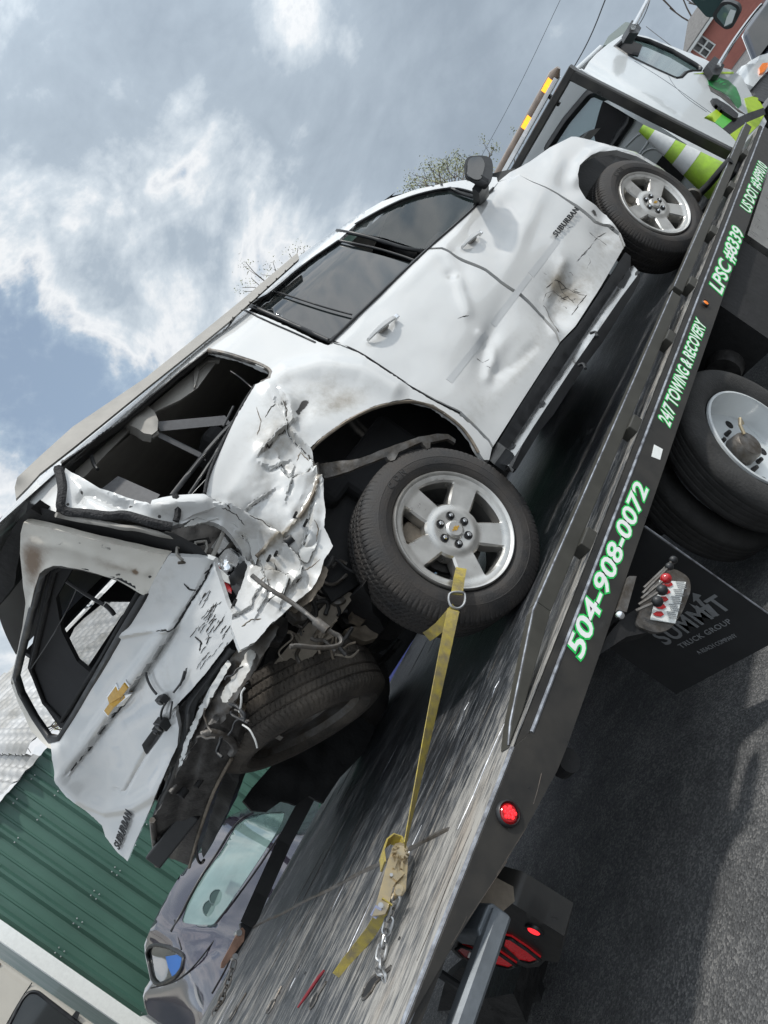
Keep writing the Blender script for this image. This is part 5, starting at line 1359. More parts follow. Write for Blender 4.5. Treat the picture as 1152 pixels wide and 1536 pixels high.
# --- deck
xs = np.arange(-.7, 7.31, .08); ys = np.linspace(YN, YF, 60)
gv = np.array([(x, y, ZD) for x in xs for y in ys]); ny = len(ys)
gf = [(i * ny + j, (i + 1) * ny + j, (i + 1) * ny + j + 1, i * ny + j + 1) for i in range(len(xs) - 1) for j in range(ny - 1)]
X_, Y_ = gv[:, 0], gv[:, 1]
ss = lambda v, a, b: np.clip((v - a) / (b - a), 0, 1) ** 2 * (3 - 2 * np.clip((v - a) / (b - a), 0, 1))
wear = .80 * np.exp(-((Y_ - 2.13 - .03 * np.sin(X_ * 3)) / .13) ** 2) * (1 - ss(X_, 1.4, 2.1)) + .8 * (1 - ss(Y_, 2.02, 2.07)) + .30 * np.exp(-((Y_ - 2.50) / .16) ** 2) * (1 - ss(X_, .5, 1.4)) + .20 * (1 - ss(X_, .75, 1.35)) - .12 * ss(X_, 1.9, 2.6) * ss(Y_, 2.05, 2.2) + .16 * ss(Y_, 3.4, 4.4) * (1 - ss(X_, 1.6, 2.6))
wear += .14 * (X_ < .985)
deck = build('deck', gv, gf, M_DECK, truck, world=True, attrs={'wear': wear})
m = MB(); m.box((-.7, YN, 1.062), (7.3, YF, ZD - .003)); m.put('deck_frame', M_TRUCKBLK, truck, True)
m = MB(); m.tube([(-.7, YN + .012, ZD - .010), (1.20, YN + .012, ZD - .010)], .014, 8); m.put('deck_edge_rounding', M_EDGE, truck, True, True)  # pale tube painting the bright highlight along the deck edge
# welded joint across the deck
m = MB(); q = [(.985 + .012 * math.sin(y * 9) * .3, y, ZD + .001) for y in np.linspace(YN + .25, YF - .05, 40)]; m.tube(q, [.006 + .003 * abs(math.sin(i * 2.1)) for i in range(40)], 6); m.put('deck_weld', M_STEELG, truck, True, True)
# key slots: flat dark shapes on the deck, their inner shade painted
for p, q in (((546, 1490), (587, 1452)), ((466, 1509), (490, 1474)), ((402, 1520), (423, 1480)), ((345, 1530), (370, 1490))):
    A = W([p], 2, ZD)[0]; B = W([q], 2, ZD)[0]; d = B - A; n = np.array([-d[1], d[0], 0]); n /= np.linalg.norm(n)
    L_ = np.linalg.norm(d); pts = []
    for t, wd in ((0, .012), (.06, .024), (.2, .03), (.4, .026), (.5, .008), (1, .004)): pts.append((t, wd))
    poly = [A + d * t + n * w_ for t, w_ in pts] + [A + d * t - n * w_ for t, w_ in pts[::-1]]
    build('key_slot', [tuple(v + np.array([0, 0, .003])) for v in poly], [tuple(range(len(poly)))], M_UNDER, truck, True)
    r_ = MB(); r_.tube([tuple(v + np.array([0, 0, .003])) for v in poly], .0035, 5, closed=True); r_.put('slot_rim', M_STEELG, truck, True, True)
for p in ((600, 1408), (458, 1460), (449, 1451), (420, 1490)):
    c = W([p], 2, ZD)[0]; MB().lathe([(c[2] + .002, .001), (c[2] + .003, .006)], (c[0], c[1], 0), 'z', 10).put('rivet_hole', M_UNDER, truck, True)
rs = np.random.default_rng(44)
for i in range(46):
    x_, y_ = rs.uniform(.3, 3.0), rs.uniform(2.0, 4.5); L_ = rs.uniform(.05, .45); a_ = rs.normal(0, .07)
    pl_ = [(x_ + L_ * k / 4, y_ + L_ * k / 4 * a_ + rs.normal(0, .004), ZD + .0006) for k in range(5)]
    m = MB(); m.tube(pl_, [.0006, .0016, .0020, .0014, .0005], 4); m.put('deck_gouge', M_CRACK if i % 3 else M_EDGE, truck, True)
# --- side panel
bp = W([(1152, 250), (1126, 326), (1050, 545), (976, 760), (900, 980), (851, 1119), (836, 1156), (797, 1228), (753, 1303), (688, 1404), (613, 1534)], 1, 1.935)
low = [(7.3, .925)] + [(x, z) for x, _, z in bp] + [(-.5, min(bp[-1][2] + .02, 1.06))]
top = [(-.5, ZD - .004), (1.20, ZD - .004), (1.27, 1.067), (7.3, 1.067)]
pan = MB().prism([(x, 1.935, z) for x, z in low + top], (0, .02, 0)).put('side_panel', M_TRUCKBLK, truck, True)
m = MB(); m.tube([(1.27, 1.937, 1.067), (7.3, 1.937, 1.067)], .0065, 8); m.put('panel_lip', M_EDGE, truck, True, True)  # lip in a pale tone that paints its highlight
for ln in ([(828, 1132), (826, 1150), (816, 1172), (810, 1190)], [(812, 1160), (806, 1186), (800, 1206)], [(756, 1252), (738, 1290), (726, 1330), (712, 1360)], [(760, 1292), (735, 1330), (700, 1382)], [(790, 1240), (765, 1280), (745, 1312)], [(834, 1130), (830, 1148)], [(700, 1375), (690, 1396), (676, 1418)], [(672, 1428), (640, 1480), (618, 1520)]):
    strip('paint_scrape', ln, lambda P: W(P, 1, 1.9362), (.0012 + .0008 * (ln[0][0] % 3) / 2), M_SCRAPE, pan, 5, world=True, n=4)
# --- top rail with its stubs
ra = MB(); ra.box((1.74, 1.972, 1.142), (4.16, 2.03, 1.20)); bevel(ra.put('guard_rail', M_RAIL, truck, True), .004)
ra = MB(); ra.box((4.22, 1.972, 1.145), (7.25, 2.03, 1.203)); bevel(ra.put('guard_rail', M_RAIL, truck, True), .004)
tl = WORLD.plane([(790, 900), (757, 1075), (762, 1135), (775, 1128), (792, 1040), (814, 900)], 1, np.full(6, 1.972))
ra = MB().prism([(1.74, 1.972, 1.20), (1.70, 1.972, 1.20), (1.28, 1.972, 1.125), (1.20, 1.972, 1.103), (1.34, 1.972, 1.103), (1.74, 1.972, 1.142)], (0, .05, 0)); bevel(ra.put('rail_tail', M_RAIL, truck, True), .004)
m = MB(); m.tube([(1.21, 1.974, 1.106), (1.28, 1.974, 1.127), (1.70, 1.974, 1.201), (4.16, 1.974, 1.201)], .0035, 6); m.tube([(4.22, 1.974, 1.204), (7.25, 1.974, 1.204)], .0035, 6); m.put('rail_bright_edge', M_EDGE, truck, True, True)  # bright line drawn along the rail's top edge
for x in (2.08, 2.86, 3.66, 4.30, 5.05, 5.85, 6.55):
    m = MB(); m.box((x, 1.950, 1.062), (x + .10, 2.026, 1.144)); bevel(m.put('rail_stub', M_RAIL, truck, True), .004)
m = MB(); m.prism([tuple(W([p], 1, 4.86)[0]) for p in ((572, 1034), (634, 938), (600, 895), (530, 985))], (0, .3, 0)); m.put('far_tool_box', M_UNDER, truck, True)
m = MB(); m.box((3.6, 4.60, ZD), (7.25, 4.655, 1.20)); m.put('far_guard_rail', M_RAIL, truck, True)
# --- lettering
LM = lambda p: W([p], 1, 1.9345)[0]
for tx, A, B, Tp, sh, bo in (('504-908-0072', (872, 989), (972, 735), (848, 967), .12, .018), ('24/7 TOWING & RECOVERY', (1004, 641), (1059, 487), (986, 627), .2, .016),
                             ('LPSC #8339', (1082, 442), (1116, 349), (1062, 429), .2, .016), ('US DOT #3499010', (1125, 320), (1151, 250), (1109, 310), .2, .014)):
    V0, _ = text_mesh(tx, 0, sh, .5); fit = (V0[:, 0].min(), V0[:, 0].max(), 0., .729)
    a3, b3, t3 = LM(A), LM(B), LM(Tp)
    lettering('lettering_outline', tx, a3, b3, t3, M_GREEN, pan, True, bold=bo + .048, shear=sh, lift=.0004, ext=.0006, fit=fit)
    lettering('lettering', tx, a3, b3, t3, M_PRINT, pan, True, bold=bo, shear=sh, lift=.0014, ext=.0006, fit=fit)
q = LM((984, 679)); MB().prism([tuple(LM(p)) for p in ((977, 685), (981, 667), (994, 674), (990, 690))], (0, -.0015, 0)).put('white_sticker', M_PRINT, pan, True)
# --- marker lights
def marker(px, r, lens, x=None, ell=1.0):
    c = W([px], 1, 1.934)[0]
    m = MB(); m.lathe([(c[1], r * 1.28), (c[1] - .010, r * 1.26), (c[1] - .014, r * 1.1), (c[1] - .008, r)], (c[0], 0, c[2]), 'y', 28); o = m.put('marker_light', M_BLACK, truck, True, True, 50)
    m = MB(); m.lathe([(c[1] - .006, r * 1.02), (c[1] - .012, r * .8), (c[1] - .014, .001)], (c[0], 0, c[2]), 'y', 28); m.put('light_lens', M_RED if lens is M_REDLIT else lens, o, True, True)
    if lens is M_REDLIT:
        for k in range(12):
            a = k * 2.4; q_ = r * .62 * math.sqrt((k + .4) / 12); MB().lathe([(c[1] - .013, .0058), (c[1] - .0165, .0045), (c[1] - .0175, .001)], (c[0] + q_ * math.cos(a), 0, c[2] + q_ * math.sin(a)), 'y', 8).put('led_dot', lens, o, True)


marker((761, 1221), .029, M_REDLIT); marker((1057, 456), .018, M_AMBERD)
# --- running gear
def dual(x, y, z):
    V = []; prof = [(.035, .305), (.02, .32), (.005, .35), (.0, .39), (.006, .425), (.02, .447), (.035, .458), (.045, .462)]
    tr_ = []
    for yy in np.linspace(.05, .19, 24): tr_.append((yy, .464 - (.010 if min(abs(yy - g_) for g_ in (.075, .105, .135, .165)) < .004 else 0)))
    pr = prof + tr_ + [(.24 - h, r) for h, r in prof[::-1]]
    m = MB(); m.lathe(pr, n=96); return m


wt = dual(0, 0, 0)
wl = MB(); wl.lathe([(.03, .302), (.018, .300), (.016, .288), (.05, .278), (.13, .262), (.15, .25), (.152, .12), (.150, .085)], n=64)
tw = wl.put('dual_wheel', M_TRUCKW, truck, False, True, 40)
wt.put('tyre', M_TRUBBER, tw, False, True, 40)
m = MB(); m.lathe([(.152, .085), (.085, .08), (.07, .07), (.065, .04), (.065, .001)], n=32); m.put('hub', M_STEELG, tw, False, True, 40)
for k in range(8):
    a = k * math.pi / 4 + .2; m = MB(); m.lathe([(.118, .001), (.118, .011), (.15, .014)], (.115 * math.cos(a), 0, .115 * math.sin(a)), n=6); m.put('wheel_nut', M_STEELD, tw)
for k in range(5):
    a = k * 2 * math.pi / 5 + .5; m = MB(); m.lathe([(.1505, .001), (.1505, .026)], (.19 * math.cos(a), 0, .19 * math.sin(a)), n=14); m.put('hand_hole', M_UNDER, tw)
m = MB(); m.tube([(.02, .06, .05), (.05, .05, .09), (.10, .05, .10), (.13, .08, .06)], .009, 6); m.put('valve_stem', M_ZINC, tw, False, True)
base_t = np.array(truck['base'])
tw.location = tuple(np.array([3.586, 2.045, .468]) - base_t)
for yy, rz in ((2.34, 0), (4.68, math.pi), (4.38, math.pi)):
    c = copy_tree(tw, truck); c.location = tuple(np.array([3.586, yy, .468]) - base_t); c.rotation_euler = (0, 0, rz)
for yy, rz in ((2.35, 0), (4.4, math.pi)):
    c = copy_tree(tw, truck); c.location = tuple(np.array([9.7, yy, .468]) - base_t); c.rotation_euler = (0, 0, rz)
for yy in (2.9, 3.75): MB().box((.3, yy, .72), (10.5, yy + .09, .98)).put('chassis_rail', M_UNDER, truck, True)
m = MB(); m.tube([(3.586, 2.3, .468), (3.586, 4.4, .468)], .09, 14); m.put('rear_axle', M_UNDER, truck, True, True)
MB().box((5.6, 2.05, .42), (6.9, 2.6, .86)).put('fuel_tank', M_ALLOY, truck, True)
MB().box((4.45, 2.02, .50), (5.4, 2.55, .90)).put('tool_box', M_UNDER, truck, True)
m = MB(); m.lathe([(4.35, .001), (4.35, .10), (4.55, .12), (4.56, .001)], (0, 2.3, .62), 'x', 18); m.put('air_tank', M_STEELD, truck, True, True)
for x in (1.5, 2.4, 4.2, 5.5): MB().box((x, 2.0, .94), (x + .1, 4.7, 1.0)).put('cross_member', M_UNDER, truck, True)
# --- mud flap with its print
xf = W([(1152, 921)], 1, 1.975)[0][0]
FP = lambda p, o=0: W([p], 0, xf - o)[0]
m = MB(); m.box((xf, 1.975, .20), (xf + .012, 2.68, 1.0)); fl = m.put('mud_flap', M_FLAP, truck, True)
strip('flap_edge', [(967, 789), (1060, 855), (1156, 923)], lambda P: W(P, 0, xf - .002), .004, M_EDGE, truck, 10, world=True)
lettering('lettering', 'SUMMIT', FP((1000, 967)), FP((1098, 910)), FP((973, 950)), M_GREYPRINT, fl, True, bold=.018, lift=.002, space=1.08)
lettering('lettering', 'TRUCK GROUP', FP((1023, 972)), FP((1099, 933)), FP((1018, 965)), M_GREYPRINT, fl, True, bold=.01, lift=.002, space=1.1)
lettering('lettering', 'A REACH COMPANY', FP((1049, 981)), FP((1107, 954)), FP((1046, 975)), M_GREYPRINT, fl, True, lift=.002)
MB().prism([tuple(FP(p, .003)) for p in ((1034, 905), (1050, 912), (1062, 905), (1078, 922), (1070, 926), (1058, 914), (1050, 920))], (-.001, 0, 0)).put('peak_print', M_GREYPRINT, fl, True)
MB().prism([tuple(FP(p, .003)) for p in ((1039, 889), (1052, 893), (1048, 897), (1056, 906), (1052, 909), (1044, 900), (1040, 903))], (-.001, 0, 0)).put('arrow_print', M_GREYPRINT, fl, True)
# --- control levers and their placard
yc = 1.90
CP = lambda p, o=0.0: W([p], 1, yc + o)[0]
pl = sheet('control_plate', rounded([(952, 938), (966, 900), (990, 858), (1012, 852), (1034, 866), (1037, 884), (1024, 918), (1006, 944), (985, 950)], 10), lambda P: W(P, 1, yc + .05), M_STEELG, truck, step=8, thick=(0, .015, 0), world=True)
sheet('placard', [(990, 870), (1029, 873), (1013, 935), (976, 929)], lambda P: W(P, 1, yc + .044), M_PRINT, pl, step=10, thick=(0, .004, 0), world=True)
for k in range(5):
    c = np.array([988 + 5.0 * (4 - k) * .62 - 0, 921 - 11.0 * (4 - k)]) if False else np.array([988 + k * 3.4, 921 - k * 11.2])
    MB().prism([tuple(CP((c[0] + dx, c[1] + dy), .041)) for dx, dy in ((-9, 0), (-3, -4), (4, -4), (8, 1), (3, 4), (-4, 3))], (0, -.0008, 0)).put('pictogram', M_RED, pl, True)
    for j in range(4):
        d = np.array([c[0] + 12 + j * 1.0, c[1] - 4 + j * 3.0]); MB().prism([tuple(CP(tuple(d + np.array(o_)), .0415)) for o_ in ((0, 0), (13, 1.2), (12.8, 2.2), (-.2, 1))], (0, -.0006, 0)).put('placard_line', M_GREYPRINT, pl, True)
for (kx, ky), (bx, by), mm, r in (((1010, 840), (966, 882), M_BLACK, .020), ((1004, 850), (964, 890), M_BLACK, .020), ((999, 868), (962, 898), M_RED, .026), ((993, 885), (958, 907), M_BLACK, .026), ((986, 902), (954, 916), M_BLACK, .026)):
    a = CP((bx, by), .02); b = CP((kx, ky), -.03); m = MB(); m.tube([tuple(a), tuple(a * .5 + b * .5), tuple(b)], .006, 6); lv = m.put('lever', M_STEELG, truck, True, True)
    m = MB(); m.lathe([(r * .8 * math.sin(t), r * .8 * math.cos(t)) for t in np.linspace(-1.5, 1.5, 12)], tuple(b), 'z', 14); m.put('knob', mm, lv, True, True)
m = MB(); m.box((*CP((926, 915))[:1], yc + .02, .80), (*CP((950, 866))[:1], yc + .07, .94)) if False else m.prism([tuple(CP(p, .02)) for p in ((944, 864), (955, 864), (940, 918), (927, 915))], (0, .05, 0)); m.put('valve_block', M_STEELG, truck, True)
m = MB(); b = CP((930, 923), -.01); m.lathe([(.016 * math.sin(t), .016 * math.cos(t)) for t in np.linspace(-1.5, 1.5, 10)], tuple(b), 'z', 14); m.put('chrome_ball', M_CHROME, truck, True, True)
m = MB().prism([tuple(CP(p, .06)) for p in ((935, 925), (968, 905), (985, 930), (975, 948), (940, 955), (905, 978), (898, 982), (910, 955))], (0, .06, 0)); m.put('valve_bracket', M_UNDER, truck, True)
# --- tail: lamp cluster, towing crossbar, under-lift
xt = .90
XT = lambda P, o=0.0: W(P, 0, xt + o)
hs = sheet('tail_light_housing', [(712, 1365), (735, 1345), (768, 1355), (846, 1404), (838, 1444), (818, 1441), (808, 1450), (790, 1452), (765, 1442), (735, 1440), (690, 1438), (672, 1420)], lambda P: XT(P), M_TRUCKBLK, truck, step=10, thick=(.10, 0, 0), world=True)
for nm, poly, mm in (('brake_lamp', [(757, 1406), (766, 1408), (790, 1424), (810, 1440), (796, 1444), (778, 1440), (754, 1418)], M_REDDIM), ('turn_lamp', [(712, 1417), (722, 1414), (745, 1428), (774, 1448), (764, 1452), (740, 1446), (728, 1432)], M_REDDIM), ('reverse_lamp', [(684, 1424), (692, 1419), (706, 1425), (720, 1436), (712, 1443), (696, 1436)], M_RED)):
    ho = sheet(nm, poly, lambda P: XT(P, -.012), mm, truck, step=6, thick=(.02, 0, 0), world=True)
    strip('lamp_frame', poly, lambda P: XT(P, -.012), .006, M_BLACK, ho, 6, world=True, closed=True)
sheet('reverse_lens', [(704, 1429), (714, 1434), (711, 1441), (701, 1436)], lambda P: XT(P, -.016), M_PRINT, truck, step=6, thick=(.004, 0, 0), world=True)
c = XT([(801, 1396)], -.004)[0]
m = MB(); m.lathe([(c[0] - .006, .001), (c[0] - .004, .018), (c[0] + .004, .022)], (0, c[1], c[2]), 'x', 20); o = m.put('marker_light', M_REDLIT, truck, True, True)
m = MB(); m.lathe([(c[0] - .004, .021), (c[0] - .004, .028), (c[0] + .004, .03)], (0, c[1], c[2]), 'x', 20); m.put('light_rim', M_BLACK, o, True, True)
A = W([(748, 1372)], 1, 2.0)[0]; B = np.array([-.6, 2.0, A[2]])
m = MB(); m.beam(tuple(A), tuple(B), .058, .055, cham=.010); m.put('lift_arm', M_FORK, truck, True)
B2 = W([(728, 1350)], 1, 2.14)[0]
m = MB(); m.beam(tuple(A + np.array([-.03, 0, 0])), tuple(A + np.array([-.01, .18, .02])), .09, .08, cham=.012); bevel(m.put('arm_stub', M_FORK, truck, True), .006)
m = MB(); m.prism([tuple(W([p], 1, 2.1)[0]) for p in ((736, 1312), (770, 1330), (772, 1352), (745, 1375), (716, 1362), (720, 1330))], (0, .05, 0)); m.put('arm_bracket', M_RUST, truck, True)
sheet('tail_step', [(668, 1470), (690, 1452), (760, 1446), (800, 1462), (812, 1500), (800, 1540), (650, 1545), (660, 1500)], lambda P: XT(P, .25), M_UNDER, truck, step=12, thick=(.05, 0, 0), world=True)
m = MB(); m.prism([tuple(XT([p], .1)[0]) for p in ((690, 1505), (770, 1490), (790, 1535), (690, 1545))], (.2, 0, 0)); m.put('lift_crossbar', M_FORK if False else M_STEELD, truck, True)
m = MB(); m.prism([tuple(XT([p], .3)[0]) for p in ((775, 1480), (800, 1462), (815, 1500), (800, 1525), (790, 1530))], (.15, 0, 0)); m.put('lift_wheel_fork', M_STEELD, truck, True)
m = MB(); m.tube([tuple(XT([p], .15)[0]) for p in ((660, 1460), (690, 1480), (720, 1488))], .02, 8); m.put('hydraulic_hose', M_BLACK, truck, True, True)
m = MB(); m.lathe([(.0, .001), (.0, .04), (.05, .045)], tuple(W([(854, 1140)], 1, 2.02)[0]), 'y', 14); m.put('roller', M_UNDER, truck, True)
# --- headache rack and light bar
xr = 6.9
XR = lambda p, o=0.0: W([p], 0, xr + o)[0]
a, b_, c = XR((852, 108)), XR((1094, 231)), XR((745, 292))
m = MB(); m.beam(tuple(a), tuple(b_), .085, .072, up=(1, 0, 0), cham=.010); m.put('rack_post', M_TRUCKBLK, truck, True)
far_t = np.array([xr, 2 * 3.36 - a[1], a[2]])
m = MB(); m.beam(tuple(a + np.array([0, -.05, -.02])), tuple(far_t + np.array([0, .05, -.02])), .075, .065, cham=.008); m.put('rack_beam', M_TRUCKBLK, truck, True)
m = MB(); m.beam(tuple(far_t), (xr, 2 * 3.36 - b_[1], b_[2]), .10, .09, up=(1, 0, 0)); m.put('rack_post', M_TRUCKBLK, truck, True)
la = XR((832, 112), .05); lb_ = np.array([la[0], 2 * 3.36 - la[1], la[2]])
MBL = MB(); MBL.beam(tuple(la + np.array([0, 0, -.03])), tuple(lb_ + np.array([0, 0, -.03])), .10, .035); lbar = MBL.put('light_bar', M_CHROME, truck, True)
m = MB(); m.tube([tuple(la + np.array([0, -.06, .0])), tuple(la), tuple(lb_), tuple(lb_ + np.array([0, .06, 0]))], [.018, .050, .050, .018], 14); m.put('bar_dome', mat('smoky_lens', (.22, .16, .12), .12, coat=.8, var=.5, vscale=9), lbar, True, True)
for t in (.03, .055, .20, .225): 
    c_ = la + (lb_ - la) * t; m = MB(); m.box(tuple(c_ + np.array([-.056, -.030, -.012])), tuple(c_ + np.array([-.035, .030, .028]))); m.put('strobe', M_AMBER, lbar, True)
for t in (.08, .5, .9):
    c_ = la + (lb_ - la) * t; m = MB(); m.beam(tuple(c_ + np.array([0, 0, -.05])), tuple(c_ + np.array([-.03, 0, -.16])), .03, .03); m.put('bar_bracket', M_BLACK, lbar, True)
# --- cab
CAB = WORLD.smooth([(876, 104, 1, 2.42), (933, 52, 1, 2.42), (1058, 89, 1, 2.28), (1015, 116, 1, 2.29), (940, 140, 1, 2.31), (1000, 172, 1, 2.27), (1105, 232, 1, 2.27), (1150, 182, 1, 2.27), (1110, 112, 1, 2.27)], 1e-3)
CS = [(872, 110), (877, 103), (884, 92), (894, 81), (912, 66), (933, 52), (945, 50), (969, 54), (1020, 74), (1058, 89), (1075, 99), (1095, 104), (1112, 114), (1132, 150), (1150, 182), (1140, 205), (1120, 235), (1100, 245), (1060, 222), (1000, 182), (940, 146), (900, 124)]
SWN = [(923, 70), (934, 60), (951, 54), (975, 60), (1010, 75), (1044, 95), (1052, 101), (1050, 106), (1038, 106), (1030, 108), (1022, 116), (1014, 117), (985, 104), (950, 87)]
cabs = sheet('cab_side', CS, CAB, M_TRUCKW, truck, step=6, holes=[SWN], thick=(0, .05, 0), world=True, disp=lambda P: -.05 * np.exp(-(linedist(P, [(876, 104), (912, 66), (940, 50)]) / 12) ** 2) * 0 + .06 * np.exp(-(linedist(P, [(872, 108), (940, 146), (1000, 182), (1100, 246)]) / 10) ** 2))
sheet('cab_window', SWN, lambda P: CAB(P) + np.array([0, .03, 0]), M_GLASS2, truck, step=9, thick=(0, .006, 0), world=True)
strip('window_rubber', SWN, lambda P: CAB(P) + np.array([0, .012, 0]), .022, M_BLACK, truck, 6, world=True, closed=True)
sheet('cab_inner_dark', [(930, 64), (951, 58), (966, 64), (960, 80), (940, 76)], lambda P: CAB(P) + np.array([0, .022, 0]), M_INTER, truck, step=9, thick=(0, .004, 0), world=True)
strip('door_seam', [(1000, 108), (1010, 128), (1030, 148), (1060, 168)], lambda P: CAB(P) + np.array([0, .001, 0]), .004, M_FORK, truck, 8, world=True)
strip('body_seam', [(952, 92), (1000, 122), (1050, 158), (1070, 172)], lambda P: CAB(P) + np.array([0, .001, 0]), .004, M_FORK, truck, 8, world=True)
CPL = lambda P, o=-.004: CAB(np.asarray(P)) + np.array([0, o, 0])
gr = mat('dark_green_print', (.01, .24, .05), .35, coat=.3, var=.4, vscale=18)
for nm, poly, mm in (('lime_stripe', [(1056, 177), (1075, 164), (1084, 170), (1072, 184)], M_LIME), ('green_stripe', [(1072, 184), (1084, 170), (1098, 181), (1084, 193)], mat('light_green_print', (.10, .50, .06), .35, coat=.3)),
                     ('black_stripe', [(1084, 193), (1098, 181), (1122, 170), (1145, 162), (1148, 172), (1120, 184), (1095, 202)], M_BLACK), ('lime_stripe', [(1095, 202), (1120, 184), (1146, 173), (1138, 188), (1120, 205), (1108, 217)], M_LIME),
                     ('lime_stripe', [(1116, 148), (1128, 145), (1136, 147), (1145, 162), (1122, 170)], M_LIME), ('lime_pinstripe', [(1040, 111), (1060, 109), (1100, 108), (1100, 111), (1060, 111)], M_LIME),
                     ('truck_logo', [(1060, 114), (1075, 115), (1092, 121), (1104, 132), (1110, 146), (1112, 158), (1107, 163), (1100, 155), (1094, 146), (1082, 138), (1072, 134), (1063, 128)], gr),
                     ('logo_highlight', [(1066, 117), (1080, 119), (1090, 126), (1084, 128), (1072, 123)], M_GREEN), ('logo_shadow', [(1062, 128), (1072, 135), (1084, 140), (1096, 150), (1104, 162), (1118, 172), (1108, 168), (1092, 155), (1080, 145), (1066, 137)], M_STEELG)):
    sheet(nm, poly, CPL, mm, cabs, step=6, thick=(0, .003, 0), world=True)
sheet('door_handle', [(1065, 152), (1072, 152), (1090, 163), (1104, 175), (1103, 182), (1097, 181), (1080, 170), (1068, 159)], lambda P: CAB(P) + np.array([0, -.03, 0]), M_BLACK, cabs, step=5, thick=(0, .03, 0), world=True)
xw = 7.32
m = MB(); m.box((xw + .03, 2.47, 2.63), (xw + 1.2, 4.28, 2.67)); bevel(m.put('cab_roof', M_TRUCKW, truck, True), .015)
build('cab_windscreen', [(8.52, 2.5, 2.62), (8.52, 4.25, 2.62), (9.35, 4.4, 1.75), (9.35, 2.35, 1.75)], [(0, 1, 2, 3)], M_GLASST, truck, True)
m = MB(); m.box((8.0, 2.6, 1.0), (8.5, 4.2, 1.85)); bevel(m.put('seat_back', M_INTER, truck, True), .06, 3)
m = MB(); m.box((9.3, 2.45, .95), (11.0, 4.27, 1.36)); bevel(m.put('bonnet', M_TRUCKW, truck, True), .12, 4)
XW = lambda P, o=-.006: W(P, 0, xw + o)
rw = rounded([(884, 140), (893, 137), (930, 153), (946, 172), (944, 182), (915, 224), (905, 232), (820, 226), (850, 180)], 8)
sheet('cab_rear_wall', [tuple(x) for x in WORLD.project([(xw, 2.36, 2.58), (xw, 2.46, 2.68), (xw, 4.28, 2.68), (xw, 4.40, 2.58), (xw, 4.42, .95), (xw, 2.33, .95)])], lambda P: W(P, 0, xw), M_TRUCKW, truck, step=9, holes=[rw], thick=(.03, 0, 0), world=True)
o = sheet('rear_window', rw, XW, M_GLASST, truck, step=9, thick=(.004, 0, 0), world=True); strip('window_rubber', rw, XW, .045, M_BLACK, o, 8, world=True, closed=True)
sheet('rear_window_dark', rounded([(905, 148), (930, 155), (944, 174), (930, 198), (912, 222), (896, 222), (890, 200), (898, 170)], 8), lambda P: XW(P, -.010), M_INTER, o, step=9, thick=(.002, 0, 0), world=True)
for ln in ([(938, 220), (962, 196), (978, 205), (960, 230)], [(950, 245), (975, 218), (1000, 232)]): strip('wall_pressing', ln, lambda P: XW(P, 0), .012, M_TRUCKW, truck, 8, world=True)
sheet('wall_dark_panel', [(984, 246), (1012, 210), (1034, 224), (1031, 258), (1016, 281)], lambda P: XW(P, -.02), M_UNDER, truck, step=10, thick=(.01, 0, 0), world=True)
# roof deflector, mirrors, wing
sheet('sun_visor', [(905, 68), (912, 55), (938, 33), (952, 35), (948, 48), (930, 53), (912, 67)], lambda P: W(P, 1, 2.55), mat('grey_green_plastic', (.20, .24, .22), .4), truck, step=6, thick=(.1, .5, 0), world=True)
YM = lambda P, v=2.08: W(P, 1, v)
for ln, r in (([(950, 40), (962, 18), (976, -8)], .026), ([(1078, 98), (1100, 62), (1128, 24), (1142, 8)], .024)): strip('mirror_arm', ln, lambda P: YM(P, 2.16), r, M_CHROME, truck, 8, world=True)
sheet('arm_bracket', [(942, 40), (948, 30), (956, 34), (962, 42), (958, 50), (944, 49)], lambda P: YM(P, 2.2), M_BLACK, truck, step=5, thick=(0, .1, 0), world=True)
sheet('arm_bracket', [(1060, 97), (1072, 84), (1080, 90), (1087, 98), (1080, 112), (1070, 112)], lambda P: YM(P, 2.2), M_BLACK, truck, step=5, thick=(0, .06, 0), world=True)
mo = sheet('mirror_head', rounded([(1068, 22), (1082, 3), (1094, 2), (1108, 8), (1111, 18), (1099, 42), (1088, 45), (1072, 32)], 5), lambda P: W(P, 0, 8.6), M_BLACK, truck, step=6, thick=(.12, 0, 0), world=True)
sheet('mirror_glass', rounded([(1074, 24), (1084, 9), (1094, 6), (1106, 13), (1098, 36), (1088, 41)], 4), lambda P: W(P, 0, 8.59), M_GLASS2, mo, step=6, thick=(.004, 0, 0), world=True)
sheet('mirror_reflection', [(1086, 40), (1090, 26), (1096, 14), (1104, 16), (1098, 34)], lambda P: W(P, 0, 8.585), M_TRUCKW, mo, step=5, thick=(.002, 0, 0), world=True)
sheet('mirror_head', rounded([(1030, -8), (1086, -10), (1084, 8), (1070, 26), (1060, 26)], 4), lambda P: W(P, 0, 8.8), mat('teal_mirror_back', (.02, .05, .05), .25, coat=.5), truck, step=8, thick=(.12, 0, 0), world=True)
WG = WORLD.smooth([(1105, 118, 1, 2.34), (1125, 92, 1, 2.34), (1160, 78, 1, 2.34), (1128, 128, 1, 2.26), (1160, 120, 1, 2.24)], 1e-3)
wg = sheet('front_wing', [(1104, 118), (1110, 106), (1124, 92), (1140, 83), (1165, 76), (1165, 92), (1150, 108), (1140, 118), (1130, 130), (1120, 126)], WG, M_TRUCKW, truck, step=6, thick=(.1, .2, 0), world=True)
sheet('turn_signal', [(1137, 104), (1142, 97), (1150, 96), (1150, 102), (1144, 110), (1138, 112)], lambda P: WG(P) + np.array([-.01, -.02, 0]), M_AMBERD, wg, step=4, thick=(.02, .02, 0), world=True)
